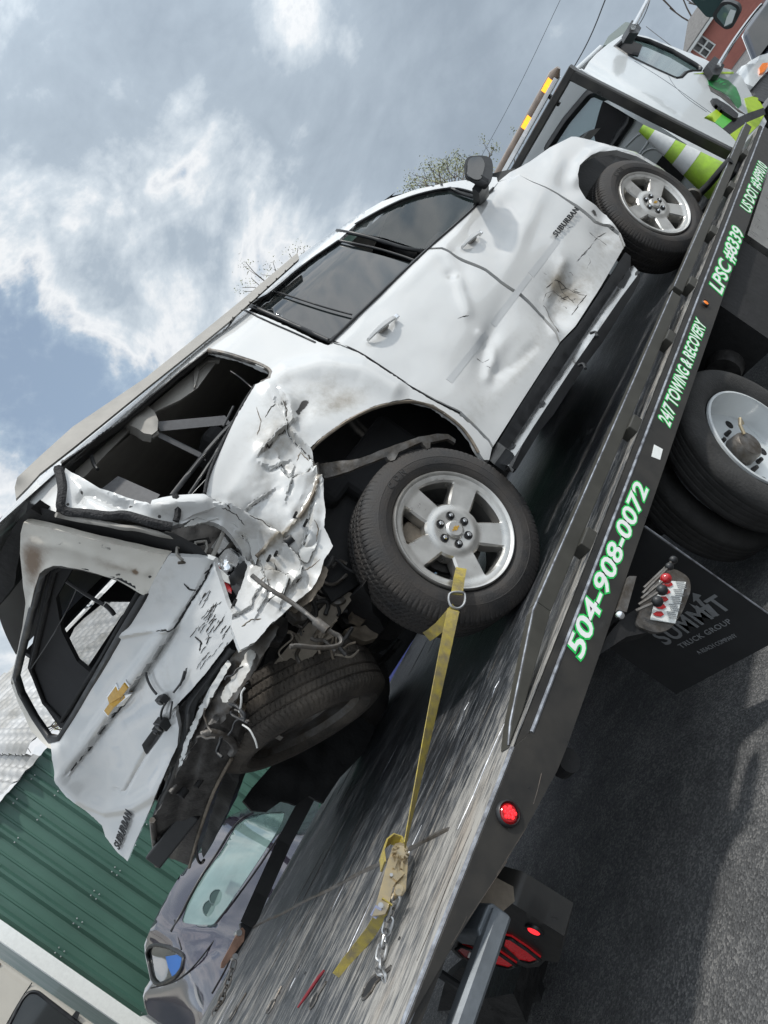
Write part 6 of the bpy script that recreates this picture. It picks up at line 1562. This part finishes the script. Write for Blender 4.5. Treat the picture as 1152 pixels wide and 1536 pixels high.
sheet('wing_arch', [(1128, 132), (1140, 119), (1150, 109), (1165, 94), (1165, 130), (1152, 146), (1140, 142)], lambda P: WG(P) + np.array([0, .05, 0]), M_BLACK, truck, step=6, thick=(.02, .1, 0), world=True)
strip('air_line', [(1040, 300), (1052, 288), (1066, 274), (1084, 252), (1096, 240)], lambda P: W(P, 0, 6.3), .03, M_BLACK, truck, 8, world=True)
c = W([(1038, 297)], 0, 6.2)[0]; m = MB(); m.lathe([(c[0], .001), (c[0] - .002, .06), (c[0] + .03, .064)], (0, c[1], c[2]), 'x', 18); m.put('hose_reel', M_STEELG, truck, True, True)

# ================================================================== traffic cone
cz = 1.10; cone = thing('traffic_cone', 'lime green traffic cone with silver bands standing by the cab', 'cone', (6.5, 2.19, cz))
m = MB(); m.box((-.18, -.18, .0), (.18, .18, .03)); bevel(m.put('cone_base', M_UNDER, cone), .01)
H, r0, r1 = .74, .135, .028
def cr(t): return r1 + (r0 - r1) * t
for a, b, mm, nm in ((0, .13, M_CONE, 'cone_body'), (.13, .36, M_REFL, 'reflective_band'), (.36, .48, M_CONE, 'cone_body'), (.48, .64, M_REFL, 'reflective_band'), (.64, 1.0, M_CONE, 'cone_body')):
    e = .002 if mm is M_REFL else 0; pr = [(.03 + H * (1 - b), cr(b) + e), (.03 + H * (1 - a), cr(a) + e)]
    if a == 0: pr += [(.03 + H, .012)]
    m = MB(); m.lathe(pr, axis='z', n=32); m.put(nm, mm, cone, False, True, 50)

# ================================================================== near ratchet strap (yellow)
st = thing('ratchet_strap', 'dirty yellow ratchet strap pulling the near rear wheel back to a chain in the deck', 'strap', (.75, 2.6, ZD))
A = SUV.plane([(688, 868)], 1, [-.03])[0]; toW = lambda X: np.array(SO) + np.array([X[0] * math.cos(YAW) - X[1] * math.sin(YAW), X[0] * math.sin(YAW) + X[1] * math.cos(YAW), X[2]])
onT = lambda p, w=-.035: toW(SUV.plane([p], 1, [w])[0])
ring_c = onT((684, 902), -.06)
end = W([(607, 1268)], 2, ZD + .07)[0]
side_x = onT((697, 868)) - onT((679, 866)); side_x /= np.linalg.norm(side_x)
vdir = (end - ring_c) / np.linalg.norm(end - ring_c); view = ((ring_c + end) / 2 - CAM); view /= np.linalg.norm(view); edge = np.cross(vdir, view); edge /= np.linalg.norm(edge); flat = np.cross(edge, vdir)
pts = []; wid = []
s0 = onT((680, 915), -.06)
for i in range(25):
    t = i / 24; p = s0 + (end - s0) * t; a = math.radians(8 + 74 * t ** .8)
    pts.append(p); wid.append((edge * math.cos(a) + flat * math.sin(a)) * .048)
m = MB(); m.ribbon(pts, wid, .003); m.put('webbing', M_STRAP, st, True)
m = MB(); m.ribbon([onT((692, 852), .03), onT((689, 866)), onT((687, 880), -.045), onT((685, 892), -.058)], [side_x * .05] * 4, .004); m.put('wheel_loop', M_STRAP, st, True)
lo_ = [onT(p, w) for p, w in (((684, 912), -.055), ((672, 926), -.03), ((660, 940), .03), ((648, 950), .09), ((640, 955), .14))]
dlo = lo_[3] - lo_[1]; dl = np.cross(dlo / np.linalg.norm(dlo), view); dl /= np.linalg.norm(dl)
m = MB(); m.ribbon(lo_, [dl * .045] * 5, .004); m.put('wheel_loop', M_STRAP, st, True)
rp = [onT(p, -.06) for p in ((675, 888), (672, 898), (676, 910), (688, 914), (697, 906), (698, 894), (696, 888))]
m = MB(); m.tube(chaikin([tuple(p) for p in rp], True), .0055, 8, closed=True); m.put('d_ring', M_CHAIN, st, True, True)
# ratchet: two side plates, handle, spool and pins, on the line of the strap
P0 = W([(590, 1330)], 2, ZD + .06)[0]; ldir = W([(612, 1270)], 2, ZD)[0] - W([(565, 1480)], 2, ZD)[0]; ldir[2] = 0; ldir /= np.linalg.norm(ldir)
nrmr = np.cross(ldir, [0, 0, 1.0]); nrmr /= np.linalg.norm(nrmr)
vn = P0 - CAM; vn /= np.linalg.norm(vn); nr = vn - ldir * (vn @ ldir); nr = nr / np.linalg.norm(nr); nr = nr * .8 + nrmr * .35 * np.sign(nrmr @ nr); nr /= np.linalg.norm(nr)
RP = lambda p, o=0.0: WORLD.general([p], P0 + nr * o, nr)[0]
plate = [(588, 1272), (593, 1265), (600, 1263), (610, 1267), (613, 1275), (612, 1300), (609, 1336), (604, 1343), (597, 1343), (591, 1336), (592, 1322), (587, 1312), (586, 1290)]
hand = [(587, 1277), (595, 1300), (598, 1318), (590, 1330), (583, 1361), (578, 1371), (568, 1373), (558, 1374), (562, 1364), (574, 1320), (582, 1290)]
rat = None
for o_ in (0.0, .045):
    m = MB().prism([tuple(RP(p, o_)) for p in plate], tuple(nr * .004)); q = bevel(m.put('ratchet_plate', M_ZINC, st, True), .0015); rat = rat or q
    m = MB().prism([tuple(RP(p, o_ - .006)) for p in hand], tuple(nr * .004)); bevel(m.put('ratchet_handle', M_ZINC, st, True), .0015)
for p, r, mm in (((601, 1279), .021, M_ZINC), ((599, 1333), .012, M_ZINC), ((571, 1358), .008, M_CHAIN), ((587, 1312), .005, M_CHAIN)):
    a = RP(p, -.014 if r < .02 else -.007); b = RP(p, .06); m = MB(); m.tube([tuple(a), tuple(b)], r, 12); m.put('ratchet_pin', mm, st, True, True, 40)
for k in range(9):
    a = k * 2 * math.pi / 9; c = RP((601, 1279), -.013); e1 = ldir; e2 = np.cross(nr, ldir); d = e1 * math.cos(a) + e2 * math.sin(a); m = MB(); m.beam(tuple(c + d * .016), tuple(c + d * .027), .007, .01, up=tuple(nr)); m.put('ratchet_tooth', M_ZINC, st, True)
for ln, wd in (([(596, 1288), (590, 1303)], .004), ([(603, 1290), (602, 1304)], .004), ([(604, 1308), (592, 1320)], .010)): m = MB(); m.beam(tuple(RP(ln[0], -.008)), tuple(RP(ln[1], -.008)), wd * 1.6, .006, up=tuple(nr)); m.put('ratchet_pawl', M_ZINC, st, True)
m = MB(); m.beam(tuple(RP((564, 1368), 0)), tuple(RP((564, 1368), .05)), .03, .02); m.put('handle_grip', mat('blue_grey_grip', (.20, .22, .32), .4), st, True)
# strap wound over the spool, and the loose tail
arc = [RP(p, .022) for p in ((606, 1276), (600, 1262), (588, 1258), (578, 1266), (573, 1282), (575, 1300))]
m = MB(); m.ribbon(arc, [nr * .042] * 6, .005); m.put('webbing', M_STRAP, st, True)
tp = [W([p], 2, ZD + h)[0] for p, h in (((581, 1352), .07), ((570, 1375), .045), ((556, 1398), .025), ((538, 1421), .015), ((520, 1444), .010), ((506, 1464), .006))]
tw_ = np.cross(tp[-1] - tp[0], view); tw_ /= np.linalg.norm(tw_)
m = MB(); m.ribbon(tp, [tw_ * .034] * 6, .004); m.put('webbing_tail', M_STRAP, st, True)


def chain(pxs, hs, parent, link_len=.048, r=.0042, mm=M_CHAIN):
    P_ = [W([p], 2, ZD + h)[0] for p, h in zip(pxs, hs)]; seg = [np.linalg.norm(b - a) for a, b in zip(P_[:-1], P_[1:])]; tot = sum(seg); n = max(2, int(tot / (link_len * .72)))
    for i in range(n):
        def at(d):
            for a, b, s_ in zip(P_[:-1], P_[1:], seg):
                if d <= s_: return a + (b - a) * d / s_
                d -= s_
            return P_[-1]
        a, b = at(tot * i / n), at(min(tot, tot * (i + 1.35) / n)); d = (b - a) / np.linalg.norm(b - a); c = (a + b) / 2
        u = np.cross(d, [0, 0, 1]); u /= np.linalg.norm(u); v = np.cross(d, u); s1 = u * .8 + v * .6 if i % 2 else v * .8 - u * .6
        L_, w_ = link_len * .5, link_len * .26; ring = []
        for k in range(16):
            t = 2 * math.pi * k / 16; ring.append(c + d * ((L_ - w_) * (1 if math.cos(t) > 0 else -1) * (abs(math.cos(t)) > .01) + w_ * math.cos(t)) + s1 * w_ * math.sin(t))
        m = MB(); m.tube([tuple(p) for p in ring], r, 6, closed=True); m.put('chain_link', mm, parent, True, True)


chain([(597, 1342), (589, 1360), (581, 1390), (573, 1425), (568, 1450), (578, 1468)], [.055, .045, .030, .018, .012, .004], st)
m = MB(); a = W([(590, 1346)], 2, ZD + .05)[0]; b = W([(598, 1338)], 2, ZD + .06)[0]; m.tube([tuple(a), tuple(b)], .010, 8); m.put('chain_hook', M_ZINC, st, True, True)

# ================================================================== far ratchet strap (black)
sb = thing('ratchet_strap', 'black ratchet strap along the far deck edge with a rusty brown ratchet and thin chain', 'strap', (.9, 4.7, ZD))
pw = [W([p], 1, yy)[0] for p, yy in (((490, 1150), 4.50), ((466, 1188), 4.58), ((426, 1264), 4.66), ((391, 1342), 4.66), ((371, 1388), 4.62))]
vv = (pw[2] - CAM) / np.linalg.norm(pw[2] - CAM); ww = np.cross(pw[-1] - pw[0], vv); ww /= np.linalg.norm(ww)
m = MB(); m.ribbon(pw, [ww * .085] * 5, .004); m.put('webbing', M_STRAPB, sb, True)
R2 = lambda p, y=4.62: W([p], 1, y)[0]
m = MB().prism([tuple(R2(p)) for p in ((358, 1395), (364, 1391), (368, 1396), (366, 1412), (352, 1430), (336, 1452), (331, 1452), (332, 1444), (346, 1418))], (.0, .012, .0)); bevel(m.put('ratchet_handle', mat('rusty_copper_steel', (.42, .25, .18), .45, metal=.5, var=.4, vscale=20), sb, True), .002)
m = MB().prism([tuple(R2(p, 4.66)) for p in ((360, 1385), (372, 1380), (386, 1376), (384, 1392), (372, 1412), (362, 1440), (350, 1448), (352, 1428), (364, 1410))], (.0, .03, .0)); bevel(m.put('ratchet_plate', M_BLACK, sb, True), .003)
for p in ((359, 1399), (353, 1435)): m = MB(); a = R2(p, 4.60); m.tube([tuple(a), tuple(a + np.array([0, .06, 0]))], .016, 10); m.put('ratchet_pin', M_CHAIN, sb, True, True)
chain([(352, 1440), (346, 1462), (336, 1490), (328, 1508), (320, 1522)], [.06, .04, .02, .01, .005], sb, .05, .0045, M_STEELG)
# red pry bar lying by a slot
rb_ = tag(MB().tube([tuple(W([p], 2, ZD + .012)[0]) for p in ((447, 1511), (462, 1490), (478, 1466), (486, 1456))], [.003, .006, .006, .004], 8).put('red_pry_bar', M_REDBAR, None, False, True), 'thin red painted bar lying in a deck slot near the loose strap end', 'bar')

# ================================================================== dark sedan beyond the deck
sed = thing('parked_sedan', 'dark plum sedan parked beyond the deck, its rear window facing the truck', 'car', (1.5, 7.2, 0))
SB = WORLD.smooth([(221, 1405, 1, 6.85), (330, 1240, 1, 6.75), (369, 1213, 1, 6.7), (440, 1200, 1, 6.5), (318, 1387, 1, 6.05), (413, 1251, 1, 5.9), (298, 1526, 1, 5.45), (357, 1449, 1, 5.45), (268, 1440, 1, 6.15), (221, 1440, 1, 7.2), (215, 1493, 1, 7.2), (239, 1533, 1, 6.7)], 2e-2)
body = [(445, 1196), (400, 1202), (369, 1213), (348, 1222), (327, 1237), (298, 1278), (268, 1316), (242, 1360), (228, 1388), (221, 1405), (217, 1417), (218, 1432), (221, 1446), (226, 1470), (218, 1482), (215, 1494), (217, 1508), (222, 1521), (240, 1534), (262, 1545), (300, 1545), (330, 1500), (380, 1420), (430, 1330), (470, 1250), (480, 1200)]
GL = rounded([(272, 1384), (283, 1349), (305, 1312), (331, 1278), (354, 1238), (370, 1226), (387, 1221), (428, 1217), (424, 1232), (413, 1252), (390, 1288), (363, 1328), (340, 1362), (319, 1388), (295, 1388)], 6)
SW_ = rounded([(220, 1428), (224, 1420), (233, 1417), (252, 1420), (272, 1430), (276, 1436), (273, 1452), (262, 1467), (248, 1474), (236, 1477), (228, 1468)], 4)
sheet('body', body, SB, M_SEDAN, sed, step=7, holes=[GL, SW_], thick=(0, .02, 0), world=True, disp=lambda P: -.05 * np.exp(-(linedist(P, [(271, 1396), (318, 1396), (345, 1410)]) / 10) ** 2) + .03 * np.exp(-(linedist(P, [(228, 1480), (270, 1462), (300, 1440), (330, 1420)]) / 6) ** 2))
GL2 = [tuple(np.mean(GL, 0) + (np.array(g_) - np.mean(GL, 0)) * 1.04) for g_ in GL]
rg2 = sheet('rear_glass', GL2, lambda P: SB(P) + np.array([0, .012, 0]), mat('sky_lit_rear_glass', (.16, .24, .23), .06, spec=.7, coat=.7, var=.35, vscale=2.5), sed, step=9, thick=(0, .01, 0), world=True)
strip('glass_seal', [(257, 1397), (272, 1372), (285, 1345), (305, 1310), (330, 1274), (346, 1246), (362, 1228), (380, 1219)], lambda P: SB(P), .012, M_BLACK, sed, 7, world=True)
for ln, r in (([(271, 1392), (300, 1400), (322, 1396), (344, 1402), (352, 1420), (340, 1452), (318, 1490)], .006), ([(226, 1482), (262, 1474), (290, 1452), (322, 1410)], .005), ([(262, 1380), (266, 1400), (272, 1424)], .005), ([(320, 1390), (372, 1324), (420, 1252)], .007)):
    strip('body_seam', ln, lambda P: SB(P) + np.array([0, -.002, 0]), r, M_UNDER, sed, 6, world=True)
o = sheet('side_window', SW_, lambda P: SB(P) + np.array([.01, .03, 0]), M_GLASS, sed, step=7, thick=(0, .01, 0), world=True); strip('window_frame', SW_, lambda P: SB(P), .014, M_BLACK, o, 6, world=True, closed=True)
sheet('blue_seat_cover', [(248, 1436), (266, 1433), (275, 1440), (272, 1456), (258, 1466), (252, 1452)], lambda P: SB(P) + np.array([.008, .026, 0]), mat('blue_cloth', (.02, .10, .32), .7), sed, step=6, thick=(0, .004, 0), world=True)
for p in ((315, 1362), (325, 1346)): c = SB([p])[0] + np.array([0, .006, 0]); m = MB(); m.lathe([(c[1] + .001, .001), (c[1] + .001, .045), (c[1] - .003, .050), (c[1], .055)], (c[0], 0, c[2]), 'y', 20); m.put('shelf_speaker', M_GLASS2, sed, True, True)
MB().box((.75, 6.6, .45), (2.35, 9.2, .95)).put('lower_body', M_SEDAN, sed, True)
for x in (.85, 2.2):
    for y in (6.3, 8.6): m = MB(); m.lathe([(-.1, .05), (-.1, .3), (-.08, .33), (.08, .33), (.1, .3), (.1, .05)], (x, y, .33), 'x', 24); m.put('wheel', M_RUBBER, sed, True, True, 40)

bc = thing('parked_blue_car', 'lavender blue car, only a sliver of it showing past the far deck edge', 'car', (4.2, 7.0, 0))
BM = mat('lavender_blue_paint', (.10, .13, .42), .2, metal=.4, coat=1.0)
sheet('body', [(440, 1330), (462, 1262), (478, 1222), (494, 1192), (510, 1172), (532, 1150), (556, 1120), (580, 1130), (560, 1200), (480, 1330)], WORLD.smooth([(440, 1330, 1, 5.35), (494, 1192, 1, 5.6), (556, 1120, 1, 5.7), (560, 1200, 1, 5.3), (480, 1330, 1, 5.2)]), BM, bc, step=9, thick=(0, .03, 0), world=True)
MB().box((2.9, 5.9, .35), (6.9, 7.6, .95)).put('lower_body', BM, bc, True)
for x in (3.7, 6.1): m = MB(); m.lathe([(-.1, .05), (-.1, .33), (.1, .33), (.1, .05)], (x, 5.95, .34), 'y', 20); m.put('wheel', M_RUBBER, bc, True, True, 40)

# ================================================================== green metal building, its torn roof sheets
gb = thing('green_metal_building', 'green ribbed metal building with white corner trim and rumpled silver roofing', 'building', (4, 10, 0))
YG = 10.0; x0 = WORLD.plane([(150, 1512)], 1, [YG])[0][0]
pitch = .305; zt = 3.50
pm = None
for k in range(40):
    xa = x0 + .12 + k * pitch; prof = [(0, 0), (.02, -.004), (.055, -.042), (.085, -.042), (.12, -.004), (.19, 0), (.20, -.010), (.215, -.010), (.225, 0), (pitch, 0)]
    if pm is None:
        vs = [(u, v, z) for z in (0, zt) for u, v in prof]; n = len(prof)
        pm = build('wall_panel', np.array(vs), [(i, i + 1, i + 1 + n, i + n) for i in range(n - 1)], M_GREENW, gb); o = pm
    else: o = bpy.data.objects.new('wall_panel', pm.data); COL.objects.link(o); o.parent = gb
    o.location = (xa - 4, YG - 10, 0)
sb_ = MB()
for k in range(40):
    for z in (.9, 1.95, 2.02, 3.05, 3.38):
        for du in (.045, .10):
            c = (x0 + .12 + k * pitch + du, YG - .045, z + .012 * ((k * 7) % 5 - 2)); sb_.lathe([(c[1] - .008, .001), (c[1] - .006, .008), (c[1], .010)], (c[0], 0, c[2]), 'y', 5)
tag(sb_.put('wall_screws', M_CHAIN, gb, True), kind='stuff')
MB().box((x0 - .02, YG - .06, 0), (x0 + .13, YG + .1, zt)).put('corner_trim', M_PRINT, gb, True)
MB().box((x0, YG + .02, 0), (x0 + 13, YG + 8, zt - .1)).put('building_core', M_GREENW, gb, True)
# corrugated roofing, pieces uneven at the eave
for k in range(9):
    xa = x0 + .1 + k * 1.45; rv_ = []; nu, nv = 30, 9; lift = [.0, .06, .02, .09, .03, .0, .05, .02, .0][k]
    for i in range(nu):
        for j in range(nv):
            v = j / (nv - 1); u = i / (nu - 1); jag = .05 * math.sin(i * 1.7 + k) + .03 * math.sin(i * .6 + 2 * k)
            y = YG - .16 + jag * (1 - v) + 3.2 * v; z = zt + .02 + lift + 1.75 * v + .028 * math.sin((v * 3.6 + u * .30) * 2 * math.pi / .22) * 1.0 + .05 * math.sin(u * 5 + k) * (1 - v)
            rv_.append((xa + u * 1.5, y, z))
    NV = nv
    # finer across the corrugations
    vv_ = []; NVF = 130
    for i in range(nu):
        for j in range(NVF):
            v = j / (NVF - 1); u = i / (nu - 1); jag = .06 * math.sin(i * 1.7 + k) + .04 * math.sin(i * .6 + 2 * k)
            vv_.append((xa + u * 1.5, YG - .16 + jag * (1 - v) + 3.2 * v, zt + .02 + lift + 1.75 * v + .022 * math.sin((v * 3.6 + u * .30) * 2 * math.pi / .20) + .06 * math.sin(u * 5 + k) * (1 - v)))
    o = build('roof_sheet', vv_, [(i * NVF + j, (i + 1) * NVF + j, (i + 1) * NVF + j + 1, i * NVF + j + 1) for i in range(nu - 1) for j in range(NVF - 1)], M_SILVROOF, gb, True, True)

# ================================================================== beige van at the corner of the building
van = thing('beige_van', 'beige van with a dark rounded window parked against the green building', 'van', (-.8, 8.6, 0))
YV = 8.6; xv = WORLD.plane([(120, 1520)], 1, [YV])[0][0]
m = MB(); m.box((xv - 3.6, YV, .35), (xv, YV + 1.0, 2.75)); bevel(m.put('body', M_VAN, van, True), .07, 4)
VP_ = lambda P, o=-.004: W(P, 1, YV + o)
vw = rounded([(10, 1545), (34, 1498), (44, 1488), (56, 1488), (130, 1545), (150, 1600), (20, 1600)], 10)
o = sheet('window', vw, VP_, M_GLASS, van, step=12, thick=(0, .003, 0), world=True); strip('window_rubber', vw, VP_, .018, M_BLACK, o, 9, world=True, closed=True)
strip('panel_seam', [(48, 1474), (30, 1500), (5, 1545)], lambda P: VP_(P, 0), .005, M_UNDER, van, 10, world=True)
sheet('window_latch', [(108, 1524), (114, 1516), (120, 1519), (116, 1530)], lambda P: VP_(P, -.03), M_BLACK, van, step=5, thick=(0, .03, 0), world=True)
m = MB(); m.box((xv - 3.6, YV - .004, 2.30), (xv - .03, YV - .002, 2.33)); m.put('roof_gutter', M_RUST, van, True)
for x in (-3.0, -.7): m = MB(); m.lathe([(.2, .05), (.0, .05), (.0, .3), (.03, .34), (.2, .34)], (xv + x, YV - .02, .34), 'y', 24); m.put('wheel', M_RUBBER, van, True, True, 40)

# ================================================================== far side: salmon house, parked vehicles, trees, wires
hx, hy = 52.0, 12.0
house = thing('salmon_house', 'small salmon pink house with grey shingle roof and white window', 'house', (hx, hy, 0))
DH = lambda p, d=24.0: W([p], 0, d)[0]
a = DH((1042, 62)); b = DH((1105, -10)); yl, yr_ = a[1], min(b[1], a[1] - 4)
e1 = DH((1030, 60)); e2 = DH((1080, 20))
HP = lambda p, d: W([p], 0, d)[0]
el_, er_ = HP((1032, 76), hx), HP((1100, 2), hx); zE = el_[2]; yL = el_[1]
rl_ = HP((1040, 24), hx + 3.2); zR = rl_[2]
MB().box((hx, yL - 9, 0), (hx + 6.4, yL, zE)).put('wall', M_PINK, house, True)
for z in np.arange(.15, zE - .1, .17): MB().box((hx - .014, yL - 9, z), (hx - .002, yL, z + .02)).put('siding_board', M_PINK, house, True)
m = MB().prism([(hx - .4, yL + .35, zE - .05), (hx - .4, yL - 9.4, zE - .05), (hx + 3.2, yL - 9.4, zR), (hx + 3.2, yL - .4, zR)], (0, 0, .10)); m.put('roof', M_SHINGLE, house, True)
m = MB().prism([(hx + 3.2, yL - .4, zR), (hx + 3.2, yL - 9.4, zR), (hx + 6.8, yL - 9.4, zE - .05), (hx + 6.8, yL + .35, zE - .05)], (0, 0, .10)); m.put('roof', M_SHINGLE, house, True)
MB().box((hx - .46, yL - 9.4, zE - .16), (hx - .41, yL + .35, zE - .02)).put('fascia', M_PRINT, house, True)
w0, w1 = HP((1046, 68), hx), HP((1062, 76), hx)
wc = HP((1056, 70), hx); wo = MB().box((hx - .06, wc[1] - .40, wc[2] - .48), (hx - .02, wc[1] + .40, wc[2] + .48)).put('window', M_PRINT, house, True)
for yy in (-.33, .04):
    for zz in (-.41, .05): MB().box((hx - .07, wc[1] + yy, wc[2] + zz), (hx - .062, wc[1] + yy + .29, wc[2] + zz + .36)).put('pane', M_GLASS, wo, True)
# vehicles beyond the cab
pk = thing('parked_car', 'dark blue parked car with red tail lamp beyond the truck cab', 'car', (17, 3.0, 0))
m = MB(); m.box((15.2, 1.85, .35), (19.6, 3.62, .98)); bevel(m.put('body', M_DARKCAR, pk, True), .14, 3)
m = MB().prism([(15.4, 1.95, .97), (15.4, 3.52, .97), (15.9, 3.36, 1.46), (15.9, 2.1, 1.46)], (2.6, 0, 0)); bevel(m.put('cabin', M_DARKCAR, pk, True), .10, 3)
m = MB().prism([(15.40, 2.12, 1.02), (15.40, 3.36, 1.02), (15.84, 3.22, 1.40), (15.84, 2.25, 1.40)], (-.02, 0, .012)); m.put('rear_window', M_GLASS, pk, True)
m = MB(); m.box((15.15, 3.30, .68), (15.25, 3.60, .90)); m.box((15.15, 1.87, .68), (15.25, 2.17, .90)); m.put('tail_lamp', M_RED, pk, True)
m = MB(); m.tube([(15.6, 3.50, 1.0), (16.05, 3.37, 1.42), (17.9, 3.37, 1.44), (18.4, 3.5, 1.0)], .022, 6); m.put('window_chrome', M_CHROME, pk, True, True)
m = MB(); m.box((15.14, 2.3, .45), (15.2, 3.15, .62)); m.put('bumper_trim', M_CHROME, pk, True)
for x in (16.0, 18.7):
    for y in (2.0, 3.5): m = MB(); m.lathe([(-.12, .05), (-.12, .32), (.12, .32), (.12, .05)], (x, y, .33), 'y', 20); m.put('wheel', M_RUBBER, pk, True, True, 40)
p2 = thing('parked_pickup', 'silver pickup parked on the far right beyond the cab', 'truck', (13, 1.6, 0))
m = MB(); m.box((13.5, .6, .5), (17.5, 2.0, 1.2)); bevel(m.put('body', M_CHROME if False else mat('silver_car_paint', (.42, .43, .44), .3, metal=.5, coat=.8), p2, True), .1, 3)
m = MB(); m.box((14.5, .7, 1.2), (16.4, 1.9, 1.8)); bevel(m.put('cabin', M_GLASS, p2, True), .1, 3)
for x in (14.1, 16.8): m = MB(); m.lathe([(-.12, .05), (-.12, .34), (.12, .34), (.12, .05)], (x, 1.95, .36), 'y', 20); m.put('wheel', M_RUBBER, p2, True, True, 40)


def branches(mb, p, d, L_, r, depth, rg, tips, spread=.6):
    q = p + d * L_; mid = p + d * L_ * .5 + rg.normal(0, L_ * .04, 3); mb.tube([tuple(p), tuple(mid), tuple(q)], [r, r * .85, r * .7], 5 if depth > 1 else 4, caps=False)
    if depth == 0: tips.append(q); return
    for k in range(rg.integers(2, 4)):
        nd = d + rg.normal(0, spread, 3); nd[2] += .12; nd /= np.linalg.norm(nd); branches(mb, q - d * L_ * rg.uniform(0, .35), nd, L_ * rg.uniform(.62, .85), r * .62, depth - 1, rg, tips, spread)


def tree(label, loc, h, seed, leaves=0, leaf=.16, depth=5, rad=.022, group='trees beyond the truck', name='bare_tree'):
    rg = np.random.default_rng(seed); t = thing(name, label, 'tree', loc, 0, group); mb = MB(); tips = []
    b0 = np.array(loc, float); branches(mb, b0, np.array([0, 0, 1.0]), h * .28, h * rad, depth, rg, tips, .45)
    mb.put('trunk', M_BARK, t, True, True, 60)
    if leaves:
        tp_ = np.array(tips); idx = rg.integers(0, len(tp_), leaves); C_ = tp_[idx] + rg.normal(0, h * .013, (leaves, 3)); A_ = rg.normal(0, 1, (leaves, 3)); A_ /= np.linalg.norm(A_, axis=1)[:, None]; B_ = np.cross(A_, rg.normal(0, 1, (leaves, 3))); B_ /= np.linalg.norm(B_, axis=1)[:, None]
        s_ = leaf * rg.uniform(.5, 1.2, leaves)[:, None]; V = np.stack([C_ - A_ * s_, C_ + B_ * s_ * .5, C_ + A_ * s_, C_ - B_ * s_ * .5], 1).reshape(-1, 3)
        o = build('crown', V, [(4 * i, 4 * i + 1, 4 * i + 2, 4 * i + 3) for i in range(leaves)], M_LEAF, t, True); o['kind'] = 'stuff'
    return t


def ground_under(px, dist):
    d = pxdir(*px); s_ = dist / math.hypot(d[0], d[1]); return (CAM[0] + d[0] * s_, CAM[1] + d[1] * s_, 0.0), CAM[2] + d[2] * s_


for (px, dist, seed, lab, nl) in (((592, 272), 38, 3, 'pale green spring tree above the windscreen corner of the white SUV', 5200), ((505, 318), 42, 5, 'pale green spring tree above the rear door window of the white SUV', 5200), ((448, 372), 46, 8, 'low spring tree just showing over the middle of the SUV roof', 4600)):
    loc, ztop = ground_under(px, dist); tree(lab, loc, max(ztop * (1.12 if seed == 3 else 1.25), 4), seed, int(nl * 1.6), .055, 6, name='spring_tree')
loc, ztop = ground_under((1004, 10), 88); tree('bare grey tree above the salmon house roof', loc, max(ztop * 1.55, 14), 21, 0, depth=7, rad=.009)
loc, ztop = ground_under((1036, -10), 92); tree('bare tree rising behind the salmon house', loc, max(ztop * 1.5, 15), 25, 0, depth=7, rad=.009)
loc, ztop = ground_under((8, 1040), 24); tree('bare tree with few yellow leaves behind the silver roofing', loc, max(ztop * 1.1, 8), 31, 420, .16, 6)
# wires strung across the road
for A_, B_, r, lab in (((860, 102), (909, -4), .016, 'thick dark overhead wire rising from the light bar'), ((720, 238), (840, 0), .006, 'thinnest overhead wire, left of the light bar'), ((985, 52), (1062, 112), .010, 'overhead wire dropping towards the salmon house'), ((952, 46), (978, -10), .012, 'overhead wire behind the upper mirror arm')):
    d1, d2 = pxdir(*A_), pxdir(*B_); p1 = CAM + d1 * 26; p2_ = CAM + d2 * 22; dd = p2_ - p1
    q = [p1 - dd * .5 * 0 + dd * t - np.array([0, 0, .06 * math.sin(math.pi * min(max(t, 0), 1))]) for t in np.linspace(-.25, 1.6, 14)]
    tag(MB().tube([tuple(x) for x in q], r, 5).put('power_line', M_WIRE, None, False, True), lab, 'wire', 'overhead wires')
